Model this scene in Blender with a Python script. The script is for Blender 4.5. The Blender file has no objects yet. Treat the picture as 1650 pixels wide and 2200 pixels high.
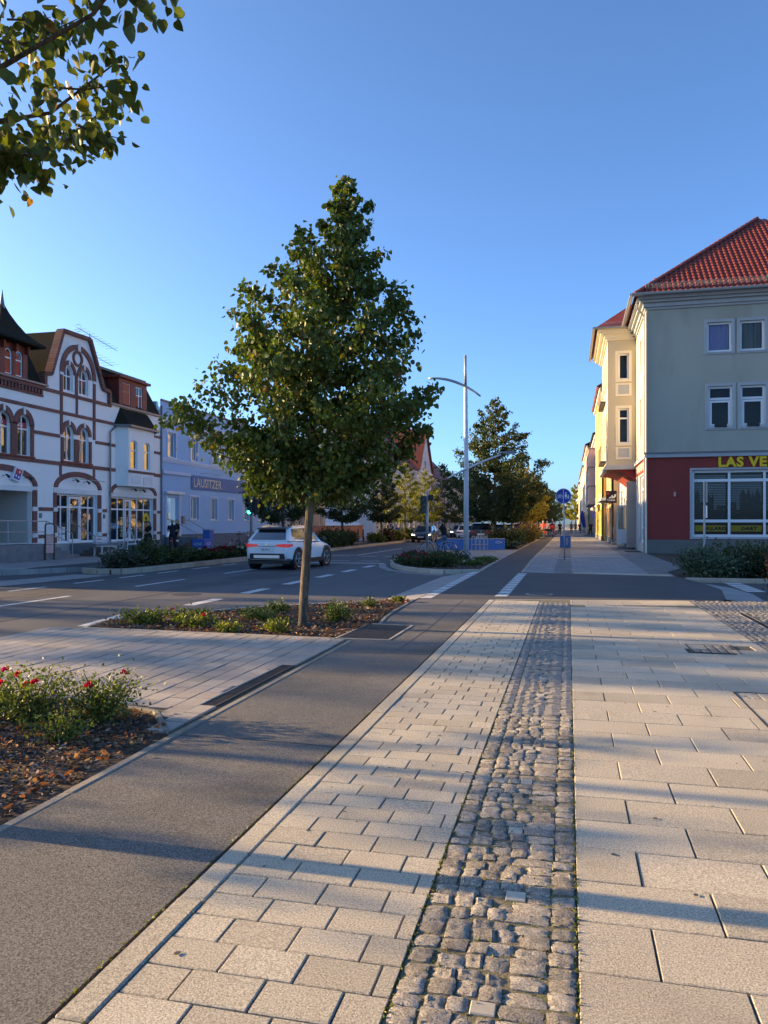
import bpy, bmesh, math, random
import numpy as np
from mathutils import Vector, Matrix, noise
from mathutils.geometry import tessellate_polygon
R = math.radians
rng = random.Random(7)
C = bpy.context.scene.collection
SC = bpy.context.scene

# ---------------------------------------------------------------- camera
cam_d = bpy.data.cameras.new('camera'); cam = bpy.data.objects.new('camera', cam_d); C.objects.link(cam)
cam.location = (0, 0, 1.52)
cam.rotation_euler = (R(90), 0, math.atan(397 / 1650))
cam_d.sensor_fit = 'VERTICAL'; cam_d.sensor_height = 36.0; cam_d.lens = 36.0 * 1650 / 2200
cam_d.shift_y = 24.5 / 2200
cam_d.clip_start = 0.05; cam_d.clip_end = 3000
SC.camera = cam

# ---------------------------------------------------------------- sky, sun, exposure
SUN_EL, SUN_DX, SUN_DY = R(12.5), -1.0, 0.03           # sun low on the left
w = bpy.data.worlds.new('World'); SC.world = w; w.use_nodes = True
nt = w.node_tree; nt.nodes.clear()
sky = nt.nodes.new('ShaderNodeTexSky'); sky.sky_type = 'NISHITA'; sky.sun_disc = False
sky.sun_elevation = SUN_EL; sky.sun_rotation = math.atan2(SUN_DX, SUN_DY)
sky.altitude = 100; sky.air_density = 0.6; sky.dust_density = 1.6; sky.ozone_density = 6.2
bg = nt.nodes.new('ShaderNodeBackground'); bg.inputs['Strength'].default_value = 0.15
wo = nt.nodes.new('ShaderNodeOutputWorld')
nt.links.new(sky.outputs[0], bg.inputs['Color']); nt.links.new(bg.outputs[0], wo.inputs[0])
sun_d = bpy.data.lights.new('sun', 'SUN'); sun_d.energy = 4.3; sun_d.angle = R(0.55); sun_d.color = (1.0, 0.72, 0.42)
sun = bpy.data.objects.new('sun', sun_d); C.objects.link(sun)
sd = Vector((SUN_DX, SUN_DY, 0)).normalized() * math.cos(SUN_EL) + Vector((0, 0, math.sin(SUN_EL)))
sun.rotation_euler = (-sd).to_track_quat('-Z', 'Y').to_euler(); sun.location = (-60, 0, 30)
SC.view_settings.view_transform = 'Standard'; SC.view_settings.look = 'None'
SC.view_settings.exposure = 1.76; SC.view_settings.use_white_balance = True; SC.view_settings.white_balance_temperature = 8300; SC.view_settings.white_balance_tint = 6; SC.view_settings.gamma = 1.0
SC.cycles.max_bounces = 6; SC.cycles.transparent_max_bounces = 12

# ---------------------------------------------------------------- materials
MATS = {}
def mat(name, col, col2=None, scale=4.0, rough=0.8, bump=0.0, bscale=60.0, rand=0.0, metal=0.0, spec=0.4, fine=0.0, fscale=200.0,
        vcol=False, emit=None, transl=0.0, trcol=None, coat=0.0, dist=0.004, stretch=None, ior=None, stain=None):
    m = bpy.data.materials.new(name); MATS[name] = m; m.use_nodes = True
    t = m.node_tree; N, L = t.nodes, t.links
    b = N['Principled BSDF']; out = N['Material Output']
    c4 = lambda c: (c[0], c[1], c[2], 1.0)
    geo = N.new('ShaderNodeNewGeometry'); vec = geo.outputs['Position']
    if stretch:
        mp = N.new('ShaderNodeMapping'); mp.inputs['Scale'].default_value = stretch; L.new(vec, mp.inputs['Vector']); vec = mp.outputs[0]
    rgb = N.new('ShaderNodeRGB'); rgb.outputs[0].default_value = c4(col); cur = rgb.outputs[0]
    def mix(a, bcol, fac, mode='MIX'):
        x = N.new('ShaderNodeMix'); x.data_type = 'RGBA'; x.blend_type = mode
        if isinstance(fac, float): x.inputs[0].default_value = fac
        else: L.new(fac, x.inputs[0])
        L.new(a, x.inputs[6])
        if isinstance(bcol, tuple): x.inputs[7].default_value = c4(bcol)
        else: L.new(bcol, x.inputs[7])
        return x.outputs[2]
    def noise_fac(sc, lo, hi, detail=5.0):
        n = N.new('ShaderNodeTexNoise'); n.inputs['Scale'].default_value = sc; n.inputs['Detail'].default_value = detail
        L.new(vec, n.inputs['Vector'])
        r = N.new('ShaderNodeMapRange'); r.inputs[1].default_value = lo; r.inputs[2].default_value = hi
        L.new(n.outputs[0], r.inputs[0]); return r.outputs[0]
    if vcol:
        a = N.new('ShaderNodeAttribute'); a.attribute_name = 'tint'; cur = a.outputs['Color']
    if col2: cur = mix(cur, col2, noise_fac(scale, 0.35, 0.68))
    if stain: cur = mix(cur, stain[0], noise_fac(stain[1], stain[2], stain[3], 8.0))
    if fine:
        f = noise_fac(fscale, 0.3, 0.7, 2.0)
        g = N.new('ShaderNodeMapRange'); g.inputs[3].default_value = 1 - fine; g.inputs[4].default_value = 1 + fine; L.new(f, g.inputs[0])
        v = N.new('ShaderNodeVectorMath'); v.operation = 'SCALE'; L.new(cur, v.inputs[0]); L.new(g.outputs[0], v.inputs['Scale']); cur = v.outputs[0]
    if rand:
        oi = N.new('ShaderNodeObjectInfo'); g = N.new('ShaderNodeMapRange'); g.inputs[3].default_value = 1 - rand; g.inputs[4].default_value = 1 + rand
        L.new(oi.outputs['Random'], g.inputs[0])
        v = N.new('ShaderNodeVectorMath'); v.operation = 'SCALE'; L.new(cur, v.inputs[0]); L.new(g.outputs[0], v.inputs['Scale']); cur = v.outputs[0]
    L.new(cur, b.inputs['Base Color'])
    b.inputs['Roughness'].default_value = rough; b.inputs['Metallic'].default_value = metal
    b.inputs['Specular IOR Level'].default_value = spec
    if ior: b.inputs['IOR'].default_value = ior
    if coat: b.inputs['Coat Weight'].default_value = coat; b.inputs['Coat Roughness'].default_value = 0.05
    if emit: b.inputs['Emission Color'].default_value = c4(emit[0]); b.inputs['Emission Strength'].default_value = emit[1]
    if bump:
        n = N.new('ShaderNodeTexNoise'); n.inputs['Scale'].default_value = bscale; n.inputs['Detail'].default_value = 9.0; n.inputs['Roughness'].default_value = 0.72; L.new(vec, n.inputs['Vector'])
        bp = N.new('ShaderNodeBump'); bp.inputs['Strength'].default_value = bump; bp.inputs['Distance'].default_value = dist
        L.new(n.outputs[0], bp.inputs['Height']); L.new(bp.outputs[0], b.inputs['Normal'])
    if transl:
        tr = N.new('ShaderNodeBsdfTranslucent')
        if trcol: L.new(mix(cur, trcol, 1.0, 'MULTIPLY'), tr.inputs['Color'])
        else: L.new(cur, tr.inputs['Color'])
        ms = N.new('ShaderNodeMixShader'); ms.inputs[0].default_value = transl
        L.new(b.outputs[0], ms.inputs[1]); L.new(tr.outputs[0], ms.inputs[2]); L.new(ms.outputs[0], out.inputs['Surface'])
    return m

def brick_mat(name, c1, c2, mortar, bw, bh, msize=0.06, rot=None, rough=0.85, offset=0.5, swap='XY', bump=0.4):
    m = bpy.data.materials.new(name); MATS[name] = m; m.use_nodes = True
    t = m.node_tree; N, L = t.nodes, t.links; b = N['Principled BSDF']
    geo = N.new('ShaderNodeNewGeometry'); sp = N.new('ShaderNodeSeparateXYZ'); L.new(geo.outputs['Position'], sp.inputs[0])
    cb = N.new('ShaderNodeCombineXYZ'); L.new(sp.outputs[swap[0]], cb.inputs[0]); L.new(sp.outputs[swap[1]], cb.inputs[1])
    br = N.new('ShaderNodeTexBrick'); br.offset = offset; L.new(cb.outputs[0], br.inputs['Vector'])
    br.inputs['Scale'].default_value = 1.0; br.inputs['Brick Width'].default_value = bw; br.inputs['Row Height'].default_value = bh
    br.inputs['Mortar Size'].default_value = msize * min(bw, bh) / 2; br.inputs['Mortar Smooth'].default_value = 0.2
    for k, c in (('Color1', c1), ('Color2', c2), ('Mortar', mortar)): br.inputs[k].default_value = (*c, 1)
    n = N.new('ShaderNodeTexNoise'); n.inputs['Scale'].default_value = 1.3; n.inputs['Detail'].default_value = 6; L.new(geo.outputs['Position'], n.inputs['Vector'])
    g = N.new('ShaderNodeMapRange'); g.inputs[1].default_value = 0.3; g.inputs[2].default_value = 0.7; g.inputs[3].default_value = 0.8; g.inputs[4].default_value = 1.15; L.new(n.outputs[0], g.inputs[0])
    v = N.new('ShaderNodeVectorMath'); v.operation = 'SCALE'; L.new(br.outputs['Color'], v.inputs[0]); L.new(g.outputs[0], v.inputs['Scale'])
    L.new(v.outputs[0], b.inputs['Base Color']); b.inputs['Roughness'].default_value = rough
    bp = N.new('ShaderNodeBump'); bp.invert = True; bp.inputs['Strength'].default_value = bump; bp.inputs['Distance'].default_value = 0.006
    L.new(br.outputs['Fac'], bp.inputs['Height']); L.new(bp.outputs[0], b.inputs['Normal'])
    return m

def glass_mat(name, tint=(0.03, 0.035, 0.04), see=0.35, rough=0.02, refl=0.08, ior=1.6):
    m = bpy.data.materials.new(name); MATS[name] = m; m.use_nodes = True
    t = m.node_tree; N, L = t.nodes, t.links; N.remove(N['Principled BSDF']); out = N['Material Output']
    gl = N.new('ShaderNodeBsdfGlossy'); gl.inputs['Roughness'].default_value = rough; gl.inputs['Color'].default_value = (0.9, 0.93, 0.95, 1)
    df = N.new('ShaderNodeBsdfDiffuse'); df.inputs['Color'].default_value = (*tint, 1)
    tp = N.new('ShaderNodeBsdfTransparent'); tp.inputs['Color'].default_value = (0.8, 0.85, 0.85, 1)
    a = N.new('ShaderNodeMixShader'); a.inputs[0].default_value = see; L.new(df.outputs[0], a.inputs[1]); L.new(tp.outputs[0], a.inputs[2])
    fr = N.new('ShaderNodeFresnel'); fr.inputs['IOR'].default_value = ior
    n = N.new('ShaderNodeTexNoise'); n.inputs['Scale'].default_value = 1.5; geo = N.new('ShaderNodeNewGeometry'); L.new(geo.outputs['Position'], n.inputs['Vector'])
    bp = N.new('ShaderNodeBump'); bp.inputs['Strength'].default_value = 0.04; bp.inputs['Distance'].default_value = 0.1; L.new(n.outputs[0], bp.inputs['Height'])
    L.new(bp.outputs[0], gl.inputs['Normal'])
    ad = N.new('ShaderNodeMath'); ad.operation = 'ADD'; ad.use_clamp = True; ad.inputs[1].default_value = refl; L.new(fr.outputs[0], ad.inputs[0])
    ms = N.new('ShaderNodeMixShader'); L.new(ad.outputs[0], ms.inputs[0]); L.new(a.outputs[0], ms.inputs[1]); L.new(gl.outputs[0], ms.inputs[2])
    L.new(ms.outputs[0], out.inputs['Surface']); return m

mat('slab', (0.395, 0.35, 0.275), (0.44, 0.392, 0.31), 1.6, rough=0.9, bump=1.0, bscale=135, rand=0.13, fine=0.42, fscale=130, dist=0.006, stain=((0.26, 0.225, 0.185), 2.2, 0.60, 0.9))
mat('slab_joint', (0.12, 0.105, 0.078), (0.085, 0.092, 0.045), 6.0, rough=1.0, bump=0.5, bscale=120)
mat('cobble_grit', (0.17, 0.15, 0.11), (0.11, 0.118, 0.055), 9.0, rough=1.0, bump=1.0, bscale=90, dist=0.008, fine=0.5, fscale=150)
mat('granite', (0.235, 0.21, 0.178), (0.39, 0.35, 0.295), 30.0, rough=0.85, bump=1.0, bscale=105, rand=0.28, fine=0.5, fscale=150, dist=0.012)
mat('granite_far', (0.21, 0.195, 0.175), (0.31, 0.285, 0.25), 14.0, rough=0.8, bump=0.8, bscale=80, fine=0.3, fscale=220)
mat('path_edging', (0.26, 0.225, 0.18), (0.20, 0.175, 0.145), 3, rough=0.9, bump=0.8, bscale=150, rand=0.15, fine=0.3, fscale=160)
mat('pale_stone', (0.47, 0.42, 0.34), (0.40, 0.36, 0.295), 20, rough=0.85, bump=0.3, bscale=200, rand=0.08)
mat('kerb', (0.42, 0.355, 0.275), (0.34, 0.29, 0.23), 2.5, rough=0.9, bump=0.7, bscale=200, rand=0.10, fine=0.2, fscale=260)
mat('asphalt', (0.105, 0.101, 0.096), (0.138, 0.132, 0.124), 0.8, rough=0.85, bump=0.9, bscale=125, fine=0.7, fscale=115, dist=0.008, stain=((0.075, 0.072, 0.068), 0.9, 0.52, 0.72))
mat('road_asphalt', (0.070, 0.071, 0.074), (0.088, 0.087, 0.088), 0.5, rough=0.75, bump=0.6, bscale=150, fine=0.25, fscale=160, stretch=(1, 0.25, 1), stain=((0.05, 0.051, 0.054), 0.9, 0.5, 0.7))
mat('dark_asphalt', (0.05, 0.051, 0.054), (0.065, 0.065, 0.066), 0.8, rough=0.8, bump=0.7, bscale=170, fine=0.3, fscale=190)
mat('concrete_pale', (0.30, 0.29, 0.28), (0.23, 0.225, 0.22), 1.5, rough=0.9, bump=0.5, bscale=120, fine=0.15)
mat('marking', (0.62, 0.62, 0.60), (0.42, 0.42, 0.41), 5.0, rough=0.7, bump=0.4, bscale=150, fine=0.12)
mat('paver', (0.36, 0.315, 0.275), (0.28, 0.25, 0.22), 1.2, rough=0.9, bump=0.8, bscale=180, rand=0.13, fine=0.25, fscale=200)
mat('soil', (0.05, 0.036, 0.026), (0.085, 0.06, 0.042), 8, rough=1.0, bump=1.0, bscale=40, dist=0.02)
mat('mulch', (1, 1, 1), vcol=True, rough=0.9)
mat('leaf_litter', (1, 1, 1), vcol=True, rough=0.75, transl=0.3)
mat('iron', (0.045, 0.043, 0.04), (0.08, 0.065, 0.055), 12, rough=0.6, metal=0.5, bump=0.3, bscale=90)
mat('ground_far', (0.13, 0.12, 0.10), (0.10, 0.105, 0.07), 0.05, rough=1.0)
brick_mat('far_paving', (0.27, 0.26, 0.25), (0.24, 0.232, 0.225), (0.14, 0.135, 0.13), 0.535, 0.345, 0.05, bump=0.2)
brick_mat('left_paving', (0.31, 0.295, 0.275), (0.28, 0.265, 0.25), (0.18, 0.175, 0.17), 0.5, 0.3, 0.05, bump=0.2)
mat('bark', (0.115, 0.085, 0.058), (0.20, 0.155, 0.105), 22, rough=0.95, bump=1.0, bscale=38, stretch=(1, 1, 0.22), dist=0.035, fine=0.35, fscale=60, stain=((0.07, 0.055, 0.04), 14, 0.5, 0.62))
mat('leaf', (1, 1, 1), vcol=True, rough=0.45, transl=0.32, spec=0.35, trcol=(1.0, 1.15, 0.45))
mat('needle', (1, 1, 1), vcol=True, rough=0.6, transl=0.12)
mat('petal', (1, 1, 1), vcol=True, rough=0.6, transl=0.25)
mat('stem', (0.07, 0.075, 0.03), rough=0.8)
glass_mat('glass'); glass_mat('glass_clear', see=0.9, refl=0.0, ior=1.35); glass_mat('car_glass', tint=(0.012, 0.014, 0.016), see=0.12, refl=0.0, ior=1.32)
mat('dark_interior', (0.035, 0.034, 0.034), (0.06, 0.055, 0.05), 0.8, rough=0.9)
mat('white_plaster', (0.86, 0.84, 0.80), (0.82, 0.80, 0.76), 0.35, rough=0.9, bump=0.25, bscale=90, stain=((0.60, 0.585, 0.57), 0.6, 0.6, 0.85))
mat('white_trim', (0.72, 0.72, 0.71), (0.64, 0.64, 0.63), 3, rough=0.6)
mat('window_white', (0.75, 0.76, 0.77), rough=0.35, spec=0.5)
mat('blue_plaster', (0.30, 0.49, 0.72), (0.275, 0.455, 0.68), 0.5, rough=0.9, bump=0.25, bscale=90, stain=((0.25, 0.36, 0.56), 0.7, 0.6, 0.85))
mat('pale_blue_plaster', (0.52, 0.60, 0.74), (0.48, 0.56, 0.70), 0.5, rough=0.9, bump=0.25, bscale=90)
mat('slate_plinth', (0.10, 0.125, 0.165), (0.12, 0.145, 0.18), 2, rough=0.85, bump=0.2)
mat('blue_paint', (0.02, 0.13, 0.42), (0.018, 0.11, 0.37), 3, rough=0.45, spec=0.5)
mat('navy_sign', (0.012, 0.115, 0.33), rough=0.5)
mat('sign_letter', (0.60, 0.55, 0.42), rough=0.5)
brick_mat('red_brick_h', (0.235, 0.075, 0.052), (0.19, 0.058, 0.042), (0.22, 0.17, 0.15), 0.24, 0.075, 0.16, swap='YZ')
brick_mat('red_brick_wall', (0.30, 0.13, 0.085), (0.25, 0.10, 0.065), (0.26, 0.21, 0.18), 0.24, 0.075, 0.16, swap='YZ')
mat('red_paint', (0.21, 0.038, 0.026), (0.17, 0.032, 0.022), 5, rough=0.55)
mat('shutter_red', (0.34, 0.06, 0.028), rough=0.5)
mat('mansard', (0.024, 0.023, 0.021), (0.034, 0.028, 0.016), 1.2, rough=0.95, bump=0.8, bscale=22, dist=0.02, spec=0.1)
mat('lead', (0.16, 0.165, 0.17), rough=0.45, metal=0.6)
mat('verdigris', (0.16, 0.20, 0.16), (0.12, 0.13, 0.10), 3, rough=0.7)
mat('plinth_beige', (0.38, 0.335, 0.30), (0.30, 0.265, 0.24), 1.2, rough=0.9, bump=0.4)
mat('step_stone', (0.20, 0.20, 0.20), (0.15, 0.15, 0.155), 4, rough=0.85, bump=0.3)
mat('grey_plaster', (0.385, 0.38, 0.315), (0.355, 0.35, 0.29), 0.6, rough=0.95, bump=0.35, bscale=110, fine=0.05, stretch=(1, 1, 0.35), stain=((0.30, 0.28, 0.225), 0.9, 0.52, 0.78))
mat('cream_plaster', (0.50, 0.44, 0.32), (0.47, 0.41, 0.30), 0.6, rough=0.92, bump=0.3, bscale=110)
mat('cream_trim', (0.68, 0.62, 0.49), rough=0.8)
mat('grey_trim', (0.40, 0.42, 0.43), (0.36, 0.38, 0.39), 2, rough=0.8)
mat('oxblood', (0.30, 0.045, 0.036), (0.27, 0.041, 0.033), 0.8, rough=0.85, bump=0.3, bscale=110, fine=0.05, stretch=(1, 1, 0.4), stain=((0.22, 0.036, 0.032), 1.1, 0.58, 0.8))
mat('plinth_grey', (0.17, 0.165, 0.15), (0.145, 0.14, 0.13), 1.0, rough=0.9, bump=0.3)
mat('clay_tile', (0.255, 0.047, 0.026), (0.18, 0.033, 0.02), 2.2, rough=0.5, spec=0.5)
mat('clay_tile_dark', (0.17, 0.042, 0.028), (0.14, 0.035, 0.025), 1.2, rough=0.7, bump=0.6, bscale=12, dist=0.03)
mat('zinc', (0.30, 0.31, 0.31), rough=0.4, metal=0.7)
mat('galv', (0.36, 0.38, 0.39), (0.30, 0.32, 0.33), 5, rough=0.45, metal=0.5)
mat('lamp_white', (0.62, 0.64, 0.66), (0.55, 0.57, 0.60), 2, rough=0.4, spec=0.5)
mat('black_plastic', (0.018, 0.018, 0.02), rough=0.5)
mat('rubber', (0.022, 0.022, 0.023), rough=0.85)
mat('yellow_sign', (0.82, 0.52, 0.02), rough=0.5)
mat('curtain_lilac', (0.55, 0.52, 0.80), (0.42, 0.40, 0.66), 9, rough=0.9, stretch=(1, 1, 0.05))
mat('curtain_grey', (0.34, 0.33, 0.30), (0.18, 0.18, 0.17), 9, rough=0.9, stretch=(1, 1, 0.05))
mat('dark_print', (0.012, 0.014, 0.022), rough=0.4)
mat('blind', (0.42, 0.43, 0.45), rough=0.6)
mat('yellow_plaster', (0.72, 0.50, 0.16), (0.66, 0.45, 0.14), 0.5, rough=0.9)
mat('orange_plaster', (0.52, 0.34, 0.20), rough=0.9)
mat('pink_plaster', (0.50, 0.36, 0.33), (0.46, 0.33, 0.31), 0.5, rough=0.9)
mat('peach_plaster', (0.68, 0.50, 0.34), (0.62, 0.46, 0.31), 0.5, rough=0.9)
mat('offwhite_plaster', (0.55, 0.53, 0.49), (0.5, 0.48, 0.44), 0.5, rough=0.9)
mat('taupe_plaster', (0.36, 0.32, 0.28), (0.32, 0.29, 0.255), 0.5, rough=0.9)
mat('steel_blue', (0.25, 0.32, 0.42), rough=0.6)
mat('car_white', (0.74, 0.76, 0.79), rough=0.25, coat=0.8, spec=0.5)
mat('car_dark', (0.018, 0.02, 0.024), rough=0.25, coat=0.8)
mat('car_brown', (0.05, 0.042, 0.036), rough=0.3, coat=0.8)
mat('car_green', (0.10, 0.15, 0.15), rough=0.3, coat=0.8, metal=0.3)
mat('car_silver', (0.42, 0.43, 0.45), rough=0.3, coat=0.8, metal=0.4)
mat('car_blue', (0.10, 0.16, 0.30), rough=0.3, coat=0.8)
mat('alloy', (0.62, 0.63, 0.65), rough=0.3, metal=0.8)
mat('tail_red', (0.55, 0.02, 0.03), rough=0.25, coat=0.8, emit=((1.0, 0.05, 0.08), 0.07))
mat('tail_off', (0.35, 0.012, 0.015), rough=0.25, coat=0.8)
mat('head_lamp', (0.85, 0.88, 0.9), rough=0.1, emit=((1.0, 0.95, 0.85), 2.5))
mat('chrome', (0.7, 0.7, 0.72), rough=0.15, metal=1.0)
mat('green_lit', (0.0, 0.5, 0.4), rough=0.3, emit=((0.0, 0.95, 0.72), 3.2))
mat('lens_dark', (0.02, 0.03, 0.03), rough=0.2, spec=0.6)
mat('signal_green', (0.012, 0.05, 0.045), rough=0.5)
mat('skin', (0.55, 0.33, 0.24), rough=0.55)
mat('hair_brown', (0.06, 0.035, 0.02), rough=0.7); mat('hair_grey', (0.42, 0.40, 0.38), rough=0.7); mat('hair_blonde', (0.38, 0.26, 0.13), rough=0.7)
for _n, _c in (('cloth_black', (0.012, 0.012, 0.014)), ('cloth_navy', (0.012, 0.016, 0.035)), ('cloth_jean', (0.10, 0.14, 0.20)), ('cloth_coral', (0.75, 0.10, 0.07)),
               ('cloth_red', (0.55, 0.03, 0.04)), ('cloth_white', (0.65, 0.65, 0.68)), ('cloth_grey', (0.15, 0.16, 0.18)), ('cloth_khaki', (0.28, 0.24, 0.17)),
               ('cloth_pink', (0.65, 0.40, 0.36)), ('cloth_maroon', (0.12, 0.03, 0.06)), ('leather', (0.05, 0.03, 0.02))):
    mat(_n, _c, tuple(x * 0.75 for x in _c), 18, rough=0.9, bump=0.3, bscale=40)
mat('wood_white', (0.60, 0.61, 0.63), (0.52, 0.53, 0.55), 6, rough=0.6)
mat('paper_white', (0.66, 0.66, 0.66), rough=0.7)
mat('sign_blue', (0.012, 0.03, 0.28), rough=0.4, spec=0.5)
mat('sign_white', (0.72, 0.73, 0.75), rough=0.5)
mat('logo_red', (0.55, 0.03, 0.05), rough=0.5); mat('logo_blue', (0.03, 0.08, 0.36), rough=0.5)
mat('straw', (0.55, 0.40, 0.20), rough=0.9, vcol=True, transl=0.2)
mat('awning', (0.66, 0.58, 0.45), rough=0.9); mat('awning_red', (0.55, 0.08, 0.06), rough=0.9)
mat('moss', (0.10, 0.14, 0.03), (0.16, 0.15, 0.05), 30, rough=1.0, vcol=True, transl=0.2)

# ---------------------------------------------------------------- mesh helpers
def woff(p):
    o = Vector((0, 0, 0))
    while p is not None:
        o += p.location; p = p.parent
    return o
class MB:
    def __init__(s): s.v = []; s.f = []; s.m = []; s.c = None
    def add(s, vs, fs, m=0):
        n = len(s.v); s.v += [tuple(p) for p in vs]; s.f += [tuple(i + n for i in f) for f in fs]; s.m += [m] * len(fs); return s
    def box(s, x0, x1, y0, y1, z0, z1, m=0):
        x0, x1 = min(x0, x1), max(x0, x1); y0, y1 = min(y0, y1), max(y0, y1); z0, z1 = min(z0, z1), max(z0, z1)
        v = [(x, y, z) for z in (z0, z1) for (x, y) in ((x0, y0), (x1, y0), (x1, y1), (x0, y1))]
        return s.add(v, [(3, 2, 1, 0), (4, 5, 6, 7), (0, 1, 5, 4), (1, 2, 6, 5), (2, 3, 7, 6), (3, 0, 4, 7)], m)
    def bar(s, a, b, wd, ht, m=0, up=(0, 0, 1)):
        a, b = Vector(a), Vector(b); d = (b - a).normalized(); u = Vector(up)
        if abs(d.dot(u)) > 0.99: u = Vector((1, 0, 0))
        r = d.cross(u).normalized() * wd / 2; u = r.cross(d).normalized() * ht / 2
        v = [p + sx * r + sy * u for p in (a, b) for sx, sy in ((-1, -1), (1, -1), (1, 1), (-1, 1))]
        return s.add(v, [(3, 2, 1, 0), (4, 5, 6, 7), (0, 1, 5, 4), (1, 2, 6, 5), (2, 3, 7, 6), (3, 0, 4, 7)], m)
    def tube(s, pts, rad, n=8, m=0, cap=True):
        pts = [Vector(p) for p in pts]
        if isinstance(rad, (int, float)): rad = [rad] * len(pts)
        vs, fs = [], []; ref = Vector((0.31, 0.17, 0.93)); pu = None
        for i, p in enumerate(pts):
            d = (pts[min(i + 1, len(pts) - 1)] - pts[max(i - 1, 0)]).normalized()
            if pu is None:
                if abs(d.dot(ref)) > 0.95: ref = Vector((1, 0, 0.1))
                pu = d.cross(ref).normalized()
            pu = (pu - d * pu.dot(d)).normalized(); q = d.cross(pu)
            vs += [p + (pu * math.cos(2 * math.pi * k / n) + q * math.sin(2 * math.pi * k / n)) * rad[i] for k in range(n)]
        for i in range(len(pts) - 1):
            for k in range(n):
                a, b = i * n + k, i * n + (k + 1) % n; fs.append((a, b, b + n, a + n))
        if cap: fs.append(tuple(range(n - 1, -1, -1))); fs.append(tuple(range((len(pts) - 1) * n, len(pts) * n)))
        return s.add(vs, fs, m)
    def prism(s, poly, z0, z1, m=0):
        n = len(poly); v = [(x, y, z0) for x, y in poly] + [(x, y, z1) for x, y in poly]
        return s.add(v, [tuple(range(n, 2 * n)), tuple(range(n - 1, -1, -1))] + [(i, (i + 1) % n, (i + 1) % n + n, i + n) for i in range(n)], m)
    def extrude(s, poly, mp, d0, d1, m=0):
        """2-D polygon (u, v) mapped by mp(u, v, d), closed between depths d0 and d1"""
        n = len(poly); v = [mp(a, b, d0) for a, b in poly] + [mp(a, b, d1) for a, b in poly]
        return s.add(v, [tuple(range(n - 1, -1, -1)), tuple(range(n, 2 * n))] + [(i, (i + 1) % n, (i + 1) % n + n, i + n) for i in range(n)], m)
    def poly(s, pts, m=0): return s.add(pts, [tuple(range(len(pts)))], m)
    def torus(s, c, axis, Rm, r, n=28, k=8, m=0):
        c, ax = Vector(c), Vector(axis).normalized(); u = ax.orthogonal().normalized(); w_ = ax.cross(u); vs, fs = [], []
        for i in range(n):
            a = 2 * math.pi * i / n; d = u * math.cos(a) + w_ * math.sin(a)
            for j in range(k):
                b = 2 * math.pi * j / k; vs.append(c + d * (Rm + r * math.cos(b)) + ax * r * math.sin(b))
        for i in range(n):
            for j in range(k): fs.append((i * k + j, ((i + 1) % n) * k + j, ((i + 1) % n) * k + (j + 1) % k, i * k + (j + 1) % k))
        return s.add(vs, fs, m)
    def ball(s, c, r, n=10, k=7, m=0):
        r = (r, r, r) if isinstance(r, (int, float)) else r; vs, fs = [], []
        for i in range(k + 1):
            t = math.pi * i / k
            for j in range(n):
                a = 2 * math.pi * j / n; vs.append((c[0] + r[0] * math.sin(t) * math.cos(a), c[1] + r[1] * math.sin(t) * math.sin(a), c[2] + r[2] * math.cos(t)))
        for i in range(k):
            for j in range(n): fs.append((i * n + j, (i + 1) * n + j, (i + 1) * n + (j + 1) % n, i * n + (j + 1) % n))
        return s.add(vs, fs, m)
    def build(s, name, mats, parent=None, smooth=False, bevel=0.0, kind=None, auto=False):
        me = bpy.data.meshes.new(name); o = woff(parent)
        me.from_pydata([(x - o.x, y - o.y, z - o.z) for x, y, z in s.v] if parent is not None else s.v, [], s.f)
        if isinstance(mats, str): mats = [mats]
        for k in mats: me.materials.append(MATS[k])
        if len(mats) > 1: me.polygons.foreach_set('material_index', s.m)
        if smooth: me.polygons.foreach_set('use_smooth', [True] * len(me.polygons))
        ob = bpy.data.objects.new(name, me); C.objects.link(ob)
        if parent is not None: ob.parent = parent
        if bevel:
            bm = bmesh.new(); bm.from_mesh(me); bmesh.ops.remove_doubles(bm, verts=bm.verts, dist=1e-5)
            bmesh.ops.bevel(bm, geom=list(bm.edges), offset=bevel, segments=1, affect='EDGES'); bm.to_mesh(me); bm.free()
        if auto:
            for p in me.polygons: p.use_smooth = True
            me.set_sharp_from_angle(angle=R(35))
        if kind: ob['kind'] = kind
        me.update(); return ob
def tag(o, label, cat, group=None):
    o['label'] = label; o['category'] = cat
    if group: o['group'] = group
    return o
def thing(name, label, cat, loc=(0, 0, 0), group=None):
    o = bpy.data.objects.new(name, None); C.objects.link(o); o.location = loc; o.empty_display_size = 0.2; return tag(o, label, cat, group)
def struct(o): o['kind'] = 'structure'; return o
def copy_tree(o, parent=None):
    c = o.copy(); C.objects.link(c); c.parent = parent
    for ch in list(o.children): copy_tree(ch, c)
    return c
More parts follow.
